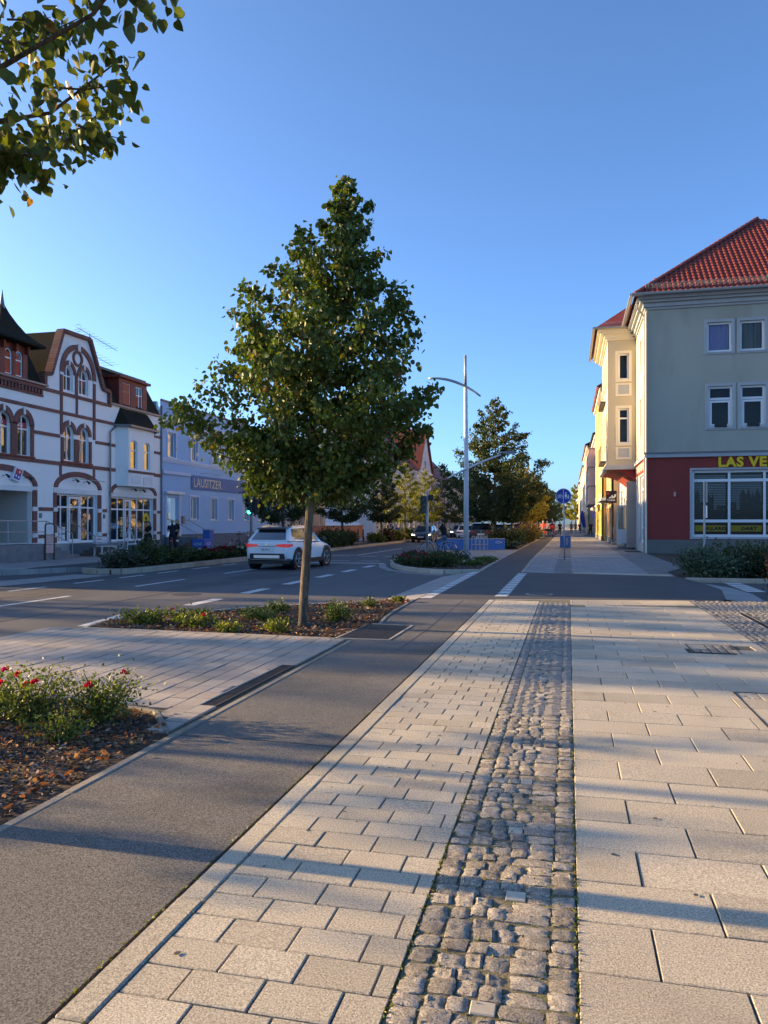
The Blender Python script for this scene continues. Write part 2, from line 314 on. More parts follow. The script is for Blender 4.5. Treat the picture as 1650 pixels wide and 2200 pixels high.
def mesh_np(name, V, F, mats, parent=None, tint=None, smooth=False, kind=None, per=None):
    """V (n,3), F (m,k) arrays; tint (n,3) per-vertex colour"""
    me = bpy.data.meshes.new(name); o = woff(parent); V = np.asarray(V, float) - np.array([o.x, o.y, o.z])
    k = F.shape[1]; me.vertices.add(len(V)); me.vertices.foreach_set('co', V.ravel())
    me.loops.add(F.size); me.loops.foreach_set('vertex_index', F.ravel().astype(np.int32))
    me.polygons.add(len(F)); me.polygons.foreach_set('loop_start', np.arange(0, F.size, k, dtype=np.int32))
    me.polygons.foreach_set('loop_total', np.full(len(F), k, dtype=np.int32))
    if smooth: me.polygons.foreach_set('use_smooth', np.ones(len(F), dtype=bool))
    me.update(calc_edges=True)
    if tint is not None:
        a = me.color_attributes.new('tint', 'FLOAT_COLOR', 'POINT'); a.data.foreach_set('color', np.hstack([tint, np.ones((len(V), 1))]).ravel())
    me.materials.append(MATS[mats]); ob = bpy.data.objects.new(name, me); C.objects.link(ob)
    if parent is not None: ob.parent = parent
    if kind: ob['kind'] = kind
    return ob
def text_mesh(name, body, size, mp, m, parent, depth=0.02, sx=1.0, align='LEFT', bold=0.0, spacing=1.0):
    """lettering: built flat, then mapped (u, v, d) -> world"""
    cu = bpy.data.curves.new('t', 'FONT'); cu.body = body; cu.size = size; cu.extrude = depth / 2; cu.align_x = align; cu.offset = bold; cu.space_character = spacing; cu.resolution_u = 3
    ob = bpy.data.objects.new('t', cu); C.objects.link(ob); dg = bpy.context.evaluated_depsgraph_get()
    me = bpy.data.meshes.new_from_object(ob.evaluated_get(dg)); C.objects.unlink(ob); bpy.data.objects.remove(ob)
    o = woff(parent)
    for v in me.vertices: v.co = Vector(mp(v.co.x * sx, v.co.y, v.co.z + depth / 2)) - o
    me.materials.clear(); me.materials.append(MATS[m]); t = bpy.data.objects.new(name, me); C.objects.link(t); t.parent = parent; return t
def fx(X, sgn):
    """wall plane x = X whose outside is along sgn * x: (u = y, v = z, d outwards)"""
    return lambda u, v, d: (X + sgn * d, u, v)
def fy(Y, sgn):
    return lambda u, v, d: (u, Y + sgn * d, v)
def rect(u0, u1, v0, v1): return [(u0, v0), (u1, v0), (u1, v1), (u0, v1)]
def arched(u0, u1, v0, v1, rise, n=8):
    """rectangle whose head is a segment/half-ellipse arch ending at v1"""
    c, a = (u0 + u1) / 2, (u1 - u0) / 2
    return [(u0, v0), (u1, v0)] + [(c + a * math.cos(math.pi * k / n), v1 - rise + rise * math.sin(math.pi * k / n)) for k in range(n + 1)]
def wall(name, outer, holes, mp, m, parent, reveal=0.18, label=None, back=True):
    """flat wall in the plane with openings cut through it and their reveals"""
    b = MB(); loops = [outer] + holes; flat = [Vector((u, v, 0)) for lp in loops for u, v in lp]
    tris = tessellate_polygon([[Vector((u, v, 0)) for u, v in lp] for lp in loops])
    b.add([mp(p.x, p.y, 0) for p in flat], [tuple(t) for t in tris])
    for lp in loops[1:]:
        n = len(lp); b.add([mp(u, v, 0) for u, v in lp] + [mp(u, v, -reveal) for u, v in lp], [(i, (i + 1) % n, (i + 1) % n + n, i + n) for i in range(n)])
    o = b.build(name, m, parent)
    bm = bmesh.new(); bm.from_mesh(o.data); bmesh.ops.remove_doubles(bm, verts=bm.verts, dist=1e-5); bmesh.ops.recalc_face_normals(bm, faces=bm.faces); bm.to_mesh(o.data); bm.free()
    return o
def ring(outer, inner, mp, d0, d1, b):
    n = len(outer); v = [mp(*p, d1) for p in outer] + [mp(*p, d1) for p in inner] + [mp(*p, d0) for p in outer] + [mp(*p, d0) for p in inner]
    f = []
    for i in range(n):
        j = (i + 1) % n; f += [(i, j, j + n, i + n), (i + 2 * n, j + 2 * n, j, i), (i + n, j + n, j + 3 * n, i + 3 * n)]
    b.add(v, f); return b
def shrink(poly, t):
    cu = sum(p[0] for p in poly) / len(poly); lo = min(p[1] for p in poly); hi = max(p[1] for p in poly); cv = (lo + hi) / 2
    w_ = (max(p[0] for p in poly) - min(p[0] for p in poly)) / 2; h_ = (hi - lo) / 2; c0 = (max(p[0] for p in poly) + min(p[0] for p in poly)) / 2
    return [(c0 + (u - c0) * (w_ - t) / w_, cv + (v - cv) * (h_ - t) / h_) for u, v in poly]
def window(poly, mp, parent, mull=(), trans=(), fw=0.06, depth=0.12, frame='window_white', glass='glass', sill=None, room=0.35, curtain=None, name='window'):
    """frame with its bars; the pane is a sub-part; dark room behind"""
    b = MB(); inn = shrink(poly, fw); ring(poly, inn, mp, -depth - 0.05, -depth, b)
    lo, hi = min(p[1] for p in poly), max(p[1] for p in poly); l, r = min(p[0] for p in poly), max(p[0] for p in poly); bw = fw * 0.45
    for u in mull: 
        uu = l + (r - l) * u; b.extrude(rect(uu - bw, uu + bw, lo + fw * .9, hi - (fw * 1.0 if u in (0, 1) else fw * .9)), mp, -depth - 0.045, -depth + 0.004)
    for v in trans:
        vv = lo + (hi - lo) * v; b.extrude(rect(l + fw * .9, r - fw * .9, vv - bw * 1.2, vv + bw * 1.2), mp, -depth - 0.045, -depth + 0.008)
    wd = b.build(name, frame, parent)
    MB().poly([mp(u, v, -depth - 0.025) for u, v in inn]).build('pane', glass, wd)
    g = MB(); g.extrude(rect(l, r, lo, hi), mp, -depth - room - 0.02, -depth - room, 0); g.build('room_back', curtain or 'dark_interior', wd)
    if sill:
        g = MB(); g.extrude(rect(l - 0.06, r + 0.06, lo - 0.06, lo - 0.003), mp, -depth, 0.06); g.build('sill', sill, wd)
    return wd
# ================================================================ GROUND AND STREET
def sheet(name, poly, z, m, parent=None, h=0.0):
    b = MB()
    if h: b.prism(poly, z - h, z)
    else: b.poly([(x, y, z) for x, y in poly])
    o = b.build(name, m, parent)
    return o if parent is not None else struct(o)
def bx4(x0, x1, y0, y1): return [(x0, y0), (x1, y0), (x1, y1), (x0, y1)]
sheet('ground', bx4(-1500, 1500, -1500, 1500), -0.30, 'ground_far')
road = sheet('main_road', bx4(-17.4, -2.2, -60, 330), -0.12, 'road_asphalt')
def mark(poly, z=-0.116, parent=road, name='marking'): return sheet(name, poly, z, 'marking', parent)
for i in range(6): mark(bx4(-7.52, -7.26, 14.0 + 2.72 * i, 15.35 + 2.72 * i))
mark([(-7.62, 10.75), (-7.36, 10.75), (-7.56, 12.4), (-7.84, 12.3)])
for y in (12.6, 17.9, 23.2, 28.4): mark(bx4(-11.02, -10.88, y, y + 2.6))
for y in (15.9, 18.4, 20.6, 22.8, 25.2, 27.6): mark(bx4(-13.2, -13.05, y, y + 1.35))
mark(bx4(-10.6, -7.35, 30.35, 30.7))
for x in (-11.6, -10.2, -8.9): mark(bx4(x, x + 0.9, 32.2, 32.4)); mark(bx4(x, x + 0.9, 37.0, 37.2))
mark([(-11.9, 38.0), (-10.5, 38.0), (-10.5, 38.25), (-11.9, 38.25)]); mark(bx4(-10.65, -10.5, 38.2, 49.0))
for y in (54, 66, 78): mark(bx4(-10.6, -10.48, y, y + 6))
def seam(pts, z, wd, parent, m='tar'):
    b = MB()
    for p_, q_ in zip(pts, pts[1:]): b.bar((*p_, z), (*q_, z), wd, .002)
    return b.build('seam', m, parent)
mat('tar', (0.028, 0.028, 0.029), (0.045, 0.044, 0.043), 6, rough=0.6)
mat('patch', (0.052, 0.053, 0.056), (0.066, 0.066, 0.067), 1.5, rough=0.85, bump=0.7, bscale=140, fine=0.3, fscale=170)
seam([(-9.2, -10), (-9.22, 12), (-9.15, 40), (-9.2, 120)], -.1175, .035, road); seam([(-12.1, -10), (-12.05, 25), (-12.1, 120)], -.1175, .03, road)
seam([(-13.6, 19.3), (-10.5, 19.0), (-8.6, 19.2), (-7.0, 19.05)], -.1172, .03, road)
sheet('patch', [(-10.0, 21.0), (-8.3, 21.1), (-8.25, 23.4), (-10.05, 23.3)], -.1165, 'patch', road); sheet('patch', [(-12.9, 14.5), (-11.6, 14.6), (-11.65, 17.5), (-12.95, 17.4)], -.1165, 'patch', road)
for cx0, cy0 in ((-11.6, 21.7), (-8.6, 16.2)):
    sheet('manhole', [(cx0 + .33 * math.cos(t * .3142), cy0 + .33 * math.sin(t * .3142)) for t in range(20)], -.115, 'iron', road)
def crack(pts, wd):
    b = MB()
    for p, q in zip(pts, pts[1:]): b.bar((*p, -0.117), (*q, -0.117), wd, 0.002)
    return b
near_edge = lambda x: 15.75 + 0.165 * x
far_edge = lambda x: 24.05 - 0.2 * x

# side street: raised crossing with ramps either side
side = sheet('side_street', [(-2.95, near_edge(-2.95)), (2.9, near_edge(2.9)), (3.07, 16.6), (3.42, 19.0), (3.34, 21.0), (3.05, 22.9), (2.9, far_edge(2.9)), (-2.8, far_edge(-2.8))], -0.012, 'dark_asphalt')
b = MB(); b.add([(-3.85, 14.96, -0.117), (-3.0, 15.2, -0.010), (-2.88, 24.5, -0.010), (-3.78, 23.4, -0.117)], [(0, 1, 2, 3)]); b.build('ramp', 'concrete_pale', side)
b = MB(); inn = [(3.07, 16.6), (3.42, 19.0), (3.34, 21.0), (3.05, 22.9)]; out_ = [(3.85, 16.2), (4.1, 19.0), (3.98, 20.6), (3.42, 22.6)]
b.add([(x, y, -0.009) for x, y in inn] + [(x, y, -0.10) for x, y in out_], [(i, i + 4, i + 5, i + 1) for i in range(3)]); b.build('ramp', 'concrete_pale', side)
lower = sheet('side_road', [(3.4, 12.5), (60, 12.5), (60, 22.5), (3.3, 22.5)], -0.104, 'dark_asphalt')
for i in range(12):
    y = 15.45 + i * 0.755
    mark([(-2.98, y), (-2.74, y + 0.03), (-2.72, y + 0.62), (-2.95, y + 0.59)], -0.007, side, 'marking_block')
for i in range(11):
    y = 16.2 + i * 0.71
    mark([(-1.52, y), (-1.26, y + 0.02), (-1.235, y + 0.60), (-1.49, y + 0.58)], -0.007, side, 'marking_block')
for i in range(6):
    y = 19.7 + i * 0.58; mark([(4.12, y), (4.55, y + 0.1), (4.5, y + 0.5), (4.07, y + 0.4)], -0.100, lower, 'marking_block')
b = MB(); b.prism([(-0.62 + 0.29 * math.cos(t * math.pi / 10), 16.93 + 0.29 * math.sin(t * math.pi / 10)) for t in range(20)], -0.02, -0.006)
o = b.build('frame', 'kerb', None); mh = thing('manhole_cover', 'round cast iron manhole cover in the side street crossing', 'manhole cover', (-0.62, 16.93, -0.012)); o.parent = mh; o.location = -mh.location
b = MB(); b.prism([(-0.62 + 0.24 * math.cos(t * math.pi / 10), 16.93 + 0.24 * math.sin(t * math.pi / 10)) for t in range(20)], -0.015, -0.003)
for k in range(-4, 5): b.box(-0.62 + k * 0.045, -0.60 + k * 0.045, 16.93 - 0.16, 16.93 + 0.16, -0.004, 0.001)
b.build('lid', 'iron', mh)

# ---- piece helpers
def piece_mesh(name, w_, l_, h_, m, bev=0.006, rough=0.0, seed=0):
    """one paving stone, centred, top at z = 0"""
    me = bpy.data.meshes.new(name); bm = bmesh.new(); bmesh.ops.create_cube(bm, size=1.0)
    for v in bm.verts: v.co = Vector((v.co.x * w_, v.co.y * l_, (v.co.z - 0.5) * h_))
    bmesh.ops.delete(bm, geom=[f for f in bm.faces if f.normal.z < -0.9], context='FACES')
    if bev: bmesh.ops.bevel(bm, geom=[e for e in bm.edges if all(v.co.z > -0.001 for v in e.verts)] + [e for e in bm.edges if abs(e.verts[0].co.z - e.verts[1].co.z) > h_ * .5], offset=bev, segments=1, affect='EDGES')
    bm.to_mesh(me); bm.free(); me.materials.append(MATS[m]); return me
def cobble_mesh(name, m, seed, w_=0.088, n=5):
    r = random.Random(seed); me = bpy.data.meshes.new(name); V, F = [], []
    hw = w_ / 2; tl = (r.uniform(-.003, .003), r.uniform(-.003, .003)); ex = [r.uniform(.90, 1.03) for _ in range(4)]; sk = r.uniform(-.08, .08)
    for j in range(n + 1):
        for i in range(n + 1):
            u, v = i / n * 2 - 1, j / n * 2 - 1; rr = max(abs(u), abs(v)); edge = rr > .99
            z = (-0.0045 if edge else 0.0) - 0.002 * (abs(u * v) > .99) + r.uniform(-0.003, 0.003) + tl[0] * u + tl[1] * v
            cr = 1 - (.02 + .06 * r.random()) * (abs(u * v) > .99)
            uu = u if edge else u * 1.02
            V.append(((uu + sk * v) * hw * cr * (ex[0] if u < 0 else ex[1]) + r.uniform(-.0026, .0026), v * hw * cr * (ex[2] if v < 0 else ex[3]) + r.uniform(-.0026, .0026), z))
    for j in range(n):
        for i in range(n): a = j * (n + 1) + i; F.append((a, a + 1, a + n + 2, a + n + 1))
    edge = [i for i in range(n + 1)] + [(j + 1) * (n + 1) - 1 for j in range(1, n + 1)] + [n * (n + 1) + i for i in range(n - 1, -1, -1)] + [j * (n + 1) for j in range(n - 1, 0, -1)]
    k0 = len(V)
    for e in edge: V.append((V[e][0] * 1.04, V[e][1] * 1.04, -0.05))
    for i in range(len(edge)): j = (i + 1) % len(edge); F.append((edge[j], edge[i], k0 + i, k0 + j))
    me.from_pydata(V, [], F); me.polygons.foreach_set('use_smooth', [True] * len(F)); me.set_sharp_from_angle(angle=R(28)); me.materials.append(MATS[m]); return me
def put(me, name, parent, loc, rz=0.0, sc=(1, 1, 1), tilt=0.0, r=rng):
    o = bpy.data.objects.new(name, me); C.objects.link(o); o.parent = parent; o.location = loc
    o.rotation_euler = (r.gauss(0, tilt), r.gauss(0, tilt), rz); o.scale = sc; return o
def join_pieces(name, items, m, parent, kind='stuff'):
    """items: (mesh, loc, rz, scale) -> one mesh"""
    V, F = [], []; cache = {}
    for me, loc, rz, sc in items:
        if me.name not in cache: cache[me.name] = ([tuple(v.co) for v in me.vertices], [tuple(p.vertices) for p in me.polygons])
        vs, fs = cache[me.name]; c, s_ = math.cos(rz), math.sin(rz); n = len(V)
        for x, y, z in vs: x *= sc[0]; y *= sc[1]; V.append((loc[0] + x * c - y * s_, loc[1] + x * s_ + y * c, loc[2] + z * sc[2]))
        F += [tuple(i + n for i in f) for f in fs]
    bb = MB(); bb.v = V; bb.f = F; bb.m = [0] * len(F); o = bb.build(name, m, parent); 
    if kind: o['kind'] = kind
    return o

# ---- near pavement: pale slabs either side of a cobble band
pave = struct(MB().prism([(-1.44, -8), (7.5, -8), (7.5, near_edge(5)), (-1.44, near_edge(-1.44))], -0.25, -0.009).build('near_pavement', 'slab_joint'))
S1 = piece_mesh('slab_small', 0.262, 0.168, 0.05, 'slab', 0.004); S2 = piece_mesh('slab_large', 0.528, 0.3365, 0.05, 'slab', 0.004)
far_items = []
y, k = 1.70, 0
while y < 15.2:
    x = -1.425 - (0.09 if k % 2 else 0.0) - rng.uniform(0, .012)
    while x < -0.57:
        x0, x1 = max(x, -1.425), min(x + 0.27, -0.557)
        if x1 - x0 > 0.03 and y + .175 < near_edge(x0) - 0.06:
            loc = ((x0 + x1) / 2, y + 0.0875, rng.gauss(0, 0.0012)); sc = ((x1 - x0 - 0.006) / 0.262, 1, 1)
            if y < 9.3: put(S1, 'slab', pave, loc, rng.gauss(0, .002), sc, 0.0022)
            else: far_items.append((S1, loc, 0, sc))
        x += 0.27
    y += 0.1745; k += 1
y, k = 1.66, 0
while y < 15.2:
    x = 0.03 - (0.265 if k % 2 else 0.0)
    while x < 2.29:
        x0, x1 = max(x, 0.03), min(x + 0.535, 2.30); xm = (x0 + x1) / 2
        skip = (1.40 < xm < 2.0 and 9.62 < y + .17 < 10.36) or (x1 > 1.46 and y > 6.1 and y + .345 < 7.5 and x0 > 1.4)
        if x1 - x0 > 0.04 and y + .345 < near_edge(x0) - 1.02 and not skip:
            loc = (xm, y + 0.1725, rng.gauss(0, 0.0013)); sc = ((x1 - x0 - 0.007) / 0.528, 1, 1)
            put(S2, 'slab', pave, loc, rng.gauss(0, .0015), sc, 0.0016)
        x += 0.535
    y += 0.345; k += 1
if far_items: join_pieces('far_slabs', far_items, 'slab', pave)
b = MB()
for k in range(60):
    gx, gy = (rng.uniform(.1, 2.25), 2 + rng.gammavariate(2, 1.6)) if k % 3 else (rng.uniform(-1.4, -.6), 2.2 + rng.gammavariate(2, 1.8))
    gr = rng.uniform(.006, .015); b.poly([(gx + gr * math.cos(a * .785) * rng.uniform(.8, 1.2), gy + gr * math.sin(a * .785) * rng.uniform(.8, 1.2), .0042) for a in range(8)])
b.build('chewing_gum_spots', 'dark_asphalt', pave)['kind'] = 'stuff'
# inspection covers set with cobbles
CB = [cobble_mesh('cobble', 'granite', s) for s in range(14)]
CBF = [cobble_mesh('cobble_far', 'granite_far', s + 50, n=2) for s in range(6)]
PS = piece_mesh('pale_sett', 0.10, 0.10, 0.05, 'pale_stone', 0.004)
def frame_cover(x0, x1, y0, y1, label):
    t = thing('inspection_cover', label, 'manhole cover', ((x0 + x1) / 2, (y0 + y1) / 2, 0))
    b = MB(); b.box(x0, x1, y0, y1, -0.06, -0.012); b.build('bed', 'slab_joint', t)
    b = MB(); ring([(x0, y0), (x1, y0), (x1, y1), (x0, y1)], [(x0 + .018, y0 + .018), (x1 - .018, y0 + .018), (x1 - .018, y1 - .018), (x0 + .018, y1 - .018)], lambda u, v, d: (u, v, d), -0.04, 0.002, b); b.build('frame', 'iron', t)
    it = []; nx, ny = int((x1 - x0 - .05) / 0.085), int((y1 - y0 - .05) / 0.085)
    for i in range(nx):
        for j in range(ny):
            put(rng.choice(CB), 'cobblestone', t, Vector((x0 + .025 + (i + .5) * (x1 - x0 - .05) / nx, y0 + .025 + (j + .5) * (y1 - y0 - .05) / ny, -0.002)) - t.location, rng.choice((0, 1.57)), (0.92, 0.92, 1))
    return t
frame_cover(1.42, 1.97, 9.66, 10.32, 'square cover filled with small cobbles, set in the pale slabs')
frame_cover(1.44, 2.29, 6.15, 7.48, 'larger cobble-framed cover at the edge of the slabs, cut by the picture edge')
# cobble band
band = struct(MB().prism([(-0.553, -8), (0.026, -8), (0.026, near_edge(0)), (-0.553, near_edge(-.55))], -0.24, -0.0055).build('cobble_band', 'cobble_grit'))
items, cnt = [], 0
def cob(x, y, sx, sy, z=0.0):
    global cnt
    me = rng.choice(CB)
    if cnt < 298: put(me, 'cobblestone', band, (x, y, z + 0.002), rng.gauss(0, .03) + rng.choice((0, math.pi)), (sx / .0865, sy / .0865, 1), 0.03); cnt += 1
    else: items.append((rng.choice(CBF), (x, y, z + .003), rng.gauss(0, .03), (sx / .081, sy / .081, 1)))
y = 2.05; nextpale = 2.30
while y < 15.1:
    rh = rng.uniform(0.074, 0.094)
    if y + rh > near_edge(0) - 0.08: break
    for xc in (-0.505, -0.022): cob(xc + rng.gauss(0, .003), y + rh / 2 + rng.gauss(0, .012), 0.090, rh - 0.002)
    xs = [-0.452]; 
    while xs[-1] < -0.16: xs.append(xs[-1] + rng.uniform(0.066, 0.104))
    xs[-1] = -0.07; pale = y > nextpale
    if pale: nextpale = y + rng.uniform(.62, .85)
    for i in range(len(xs) - 1):
        wd = xs[i + 1] - xs[i]
        if wd < .03: continue
        if pale and i == len(xs) // 2: put(PS, 'pale_sett', band, ((xs[i] + xs[i + 1]) / 2, y + rh / 2, 0.001), 0, ((wd - .01) / .1, (rh - .01) / .1, 1), .01); continue
        cob((xs[i] + xs[i + 1]) / 2, y + rh / 2 + rng.gauss(0, .007), wd - 0.003, rh - rng.uniform(-.002, .007), rng.gauss(0, .0025))
    y += rh
join_pieces('far_cobbles', items, 'granite_far', band)
# cobbles on the far right of the near pavement
items = []; y = 8.6
rc = struct(MB().prism([(2.305, 3), (7.4, 3), (7.4, near_edge(5)), (2.305, near_edge(2.3))], -0.2, -0.016).build('corner_cobbles', 'slab_joint'))
while y < 16.3:
    rh = rng.uniform(.085, .105); x = 2.31
    while x < 4.6:
        wd = rng.uniform(.08, .11)
        if y + rh < near_edge(x) - 0.02 and not (2.77 < x < 2.9 and 12.1 < y < 14.1): items.append((rng.choice(CBF), (x + wd / 2, y + rh / 2 + rng.gauss(0, .008), rng.gauss(0, .002)), rng.gauss(0, .06), ((wd - .012) / .088, (rh - .012) / .088, 1)))
        x += wd
    y += rh
join_pieces('cobblestones', items, 'granite_far', rc)
t = thing('slot_drain', 'long dark steel slot drain let into the corner cobbles', 'drain', (2.83, 13.1, 0)); b = MB()
b.box(2.775, 2.785, 12.15, 14.1, -.05, .004); b.box(2.875, 2.885, 12.15, 14.1, -.05, .004); b.build('frame', 'galv', t)
b = MB(); b.box(2.785, 2.875, 12.15, 14.1, -.05, -.004)
for i in range(32): b.box(2.79, 2.87, 12.18 + i * .06, 12.205 + i * .06, -.004, .001)
b.build('grate', 'iron', t)
# ribbed tactile paving at both edges of the crossing
def tactile(name, x0, x1, yf, dep, m, parent):
    b = MB(); n = int((x1 - x0) / 0.30)
    for i in range(n):
        a, c = x0 + (x1 - x0) * i / n, x0 + (x1 - x0) * (i + 1) / n
        b = MB(); ya = yf((a + c) / 2)
        b.box(a + .003, c - .003, ya - dep, ya - .09, -.05, -.006)
        r_ = 8
        for k in range(r_): u = a + .02 + (c - a - .04) * k / (r_ - 1); b.box(u - .009, u + .009, ya - dep + .01, ya - .10, -.0062, 0.002)
        b.build('ribbed_slab', m, parent)
tactile('tactile', 0.03, 2.29, near_edge, 1.0, 'pale_stone', pave)
b = MB(); xs = [(-1.44 + i * .55) for i in range(8)]
for a, c in zip(xs, xs[1:]):
    bb = MB(); bb.add([(a + .003, near_edge(a) - .075, z) for z in (-.1, -.002)] + [(c - .003, near_edge(c) - .075, z) for z in (-.1, -.002)] + [(c - .003, near_edge(c), z) for z in (-.1, -.002)] + [(a + .003, near_edge(a), z) for z in (-.1, -.002)],
           [(1, 3, 5, 7), (0, 2, 3, 1), (6, 7, 5, 4), (2, 4, 5, 3), (0, 1, 7, 6)]); bb.build('edging_stone', 'pale_stone', pave)

# ---- bike path and its kerbs
bike = sheet('bike_path', [(-2.725, -8), (-1.565, -8), (-1.565, near_edge(-1.56) - .05), (-2.95, near_edge(-2.95) - .05), (-2.85, 12.0), (-2.725, 10.5)], -0.006, 'asphalt', h=.2)
seam([(-2.72, 5.03), (-2.2, 5.06), (-1.57, 5.02)], -.0052, .012, bike); seam([(-2.72, 8.75), (-1.57, 8.8)], -.0052, .01, bike); seam([(-2.0, 8.8), (-1.98, 11), (-2.05, 15.3)], -.0052, .012, bike)
def kerb_run(name, pts, wd, top, bot, ln, m='kerb', gap=.006, parent=None, piece='kerb_stone'):
    """a row of kerb stones along a polyline"""
    if parent is None: parent = bpy.data.objects.new(name, None); C.objects.link(parent); parent['kind'] = 'structure'
    P = [Vector((x, y, 0)) for x, y in pts]; acc = [0.0]
    for a, c in zip(P, P[1:]): acc.append(acc[-1] + (c - a).length)
    def at(s_):
        for i in range(len(P) - 1):
            if s_ <= acc[i + 1] or i == len(P) - 2: return P[i].lerp(P[i + 1], (s_ - acc[i]) / max(1e-6, acc[i + 1] - acc[i]))
    n = max(1, round(acc[-1] / ln))
    for i in range(n):
        a, c = at(acc[-1] * i / n), at(acc[-1] * (i + 1) / n); d = (c - a).normalized(); a = a + d * gap / 2; c = c - d * gap / 2
        dz = rng.gauss(0, .0015); q = MB(); q.bar((a.x, a.y, (top + bot) / 2 + dz), (c.x, c.y, (top + bot) / 2 + dz), wd, top - bot); q.build(piece, m, parent, bevel=.008)
    return parent
kerb_run('path_kerb_near', [(-1.488, 0.5), (-1.488, 15.35)], 0.116, 0.002, -.15, 0.8, 'slab')
kerb_run('path_kerb_far', [(-2.76, 0.5), (-2.76, 9.6)], 0.065, 0.0, -.15, 0.8, 'path_edging')
kerb_run('path_kerb_bed', [(-2.80, 11.35), (-2.93, 12.4), (-3.02, 15.1)], 0.065, 0.004, -.15, 0.8, 'path_edging')
g = thing('grate_cover', 'large rusty rectangular grate set into the bike path by the tree bed', 'drain', (-2.62, 10.5, 0))
b = MB(); ring([(-3.02, 9.72), (-2.27, 9.76), (-2.25, 11.25), (-2.97, 11.3)], [(-2.99, 9.76), (-2.30, 9.80), (-2.285, 11.21), (-2.94, 11.25)], lambda u, v, d: (u, v, d), -.03, .003, b); b.build('frame', 'kerb', g)
b = MB(); b.prism([(-2.99, 9.76), (-2.30, 9.80), (-2.285, 11.21), (-2.94, 11.25)], -.02, -.0035)
for i in range(24): b.box(-2.96, -2.32, 9.80 + i * .0585, 9.825 + i * .0585, -.0036, .002)
b.build('grating', 'iron', g)

# ---- paved bay left of the bike path
bayp = struct(MB().prism([(-7.45, 5.86), (-4.4, 5.86), (-3.5, 5.76), (-3.0, 5.38), (-2.795, 4.98), (-2.795, 9.66), (-6.9, 9.84), (-7.45, 9.85)], -0.2, -.016).build('paved_bay', 'slab_joint'))
P1 = piece_mesh('paver', 0.192, 0.262, 0.05, 'paver', .005)
x, k = -7.40, 0
while x < -3.15:
    yb = 5.90 if x < -4.4 else 5.88 - .12 * (x + 4.4) / .9 if x < -3.5 else 5.80 - .75 * (x + 3.5); y = yb - (0.09 * (k % 3))
    while y < 9.8:
        y0, y1 = max(y, yb), min(y + .27, 9.80 - .03 * (x + 7.4) / 4)
        if y1 - y0 > .05: put(P1, 'paver', bayp, (x + .1, (y0 + y1) / 2, rng.gauss(0, .0015)), rng.gauss(0, .003), (1, (y1 - y0 - .008) / .262, 1), .003)
        y += .27
    x += .2; k += 1
for (x0, x1, w1) in ((-3.19, -3.05, .135), (-3.05, -2.85, .19)):
    y = 5.09 if x0 > -3.1 else 5.48
    while y < 9.6:
        if not (x0 > -3.1 and 5.9 < y + .13 < 7.85): put(P1, 'paver', bayp, ((x0 + x1) / 2, y + .135, rng.gauss(0, .0015)), 0, (w1 / .192, .98, 1), .003)
        y += .27
t = thing('channel_drain', 'narrow dark channel drain between the pavers and bike path', 'drain', (-2.95, 6.87, 0)); b = MB()
b.box(-3.045, -2.855, 5.9, 7.84, -.08, -.03); b.build('trough', 'black_plastic', t)
for i in range(4):
    b = MB(); y0 = 5.905 + i * .484; b.box(-3.04, -3.02, y0, y0 + .478, -.03, -.002); b.box(-2.88, -2.86, y0, y0 + .478, -.03, -.002)
    for k in range(16): b.box(-3.02, -2.88, y0 + .01 + k * .0295, y0 + .024 + k * .0295, -.03, -.006)
    b.build('grating', 'iron', t)
kerb_run('bay_road_edge', [(-7.42, 5.9), (-7.3, 9.9)], 0.16, -.03, -.2, .6, 'pale_stone')
# ---- planting beds
bed1 = sheet('rose_bed_soil', [(-7.4, -3), (-2.795, -3), (-2.795, 5.02), (-3.0, 5.36), (-3.5, 5.74), (-4.4, 5.84), (-7.4, 5.84)], -.02, 'soil', h=.2)
kerb_run('rose_bed_edging', [(-7.4, 5.86), (-4.4, 5.86), (-3.5, 5.78), (-3.05, 5.5), (-2.86, 5.1)], .05, .004, -.15, .7, 'path_edging')
TB = [(-6.85, 9.93), (-7.02, 10.6), (-6.98, 11.2), (-5.46, 13.05), (-3.22, 15.1), (-3.07, 15.05), (-2.97, 12.4), (-2.9, 11.35), (-3.05, 9.8)]
bed2 = sheet('tree_bed_soil', TB, -.012, 'soil', h=.2)
kerb_run('tree_bed_edging', [(-6.87, 9.86), (-7.08, 10.6), (-7.05, 11.25), (-5.5, 13.12), (-3.25, 15.16)], .08, .0, -.2, .8, 'pale_stone')
kerb_run('tree_bed_front_edging', [(-6.86, 9.87), (-3.06, 9.72)], .06, .006, -.15, .8, 'kerb')

# ---- far side of the crossing
fp = sheet('far_pavement', [(-6.9, 33.4), (-2.9, 33.4), (-2.9, far_edge(-2.9)), (3.0, far_edge(3.0)), (3.0, 25.6), (3.83, 28.5), (3.83, 330), (-7.1, 330), (-7.1, 36.5)], -.008, 'far_paving', h=.25)
bp2 = sheet('far_bike_path', [(-2.78, far_edge(-2.78)), (-1.42, far_edge(-1.42)), (-1.55, 32), (-1.55, 330), (-2.75, 330), (-2.86, 32)], -.004, 'dark_asphalt')
for x in (-2.82, -1.47): kerb_run('far_path_kerb', [(x + (.05 if x < -2 else .06), far_edge(x) + .02), (x - .02, 32), (x, 110)], .09, .004, -.1, 1.0 if x < -2 else 1.0)
brick_mat('far_cobble', (0.25, 0.245, 0.24), (0.17, 0.168, 0.165), (0.06, 0.058, 0.055), 0.11, 0.095, 0.22)
sheet('far_cobble_band', [(-.46, 24.2), (.10, 24.06), (.12, 330), (-.5, 330)], -.004, 'far_cobble')
sheet('far_cobble_margin', [(2.35, 23.7), (2.98, 23.5), (2.98, 25.7), (3.8, 28.6), (3.8, 60), (2.6, 60), (2.45, 40)], -.004, 'far_cobble')
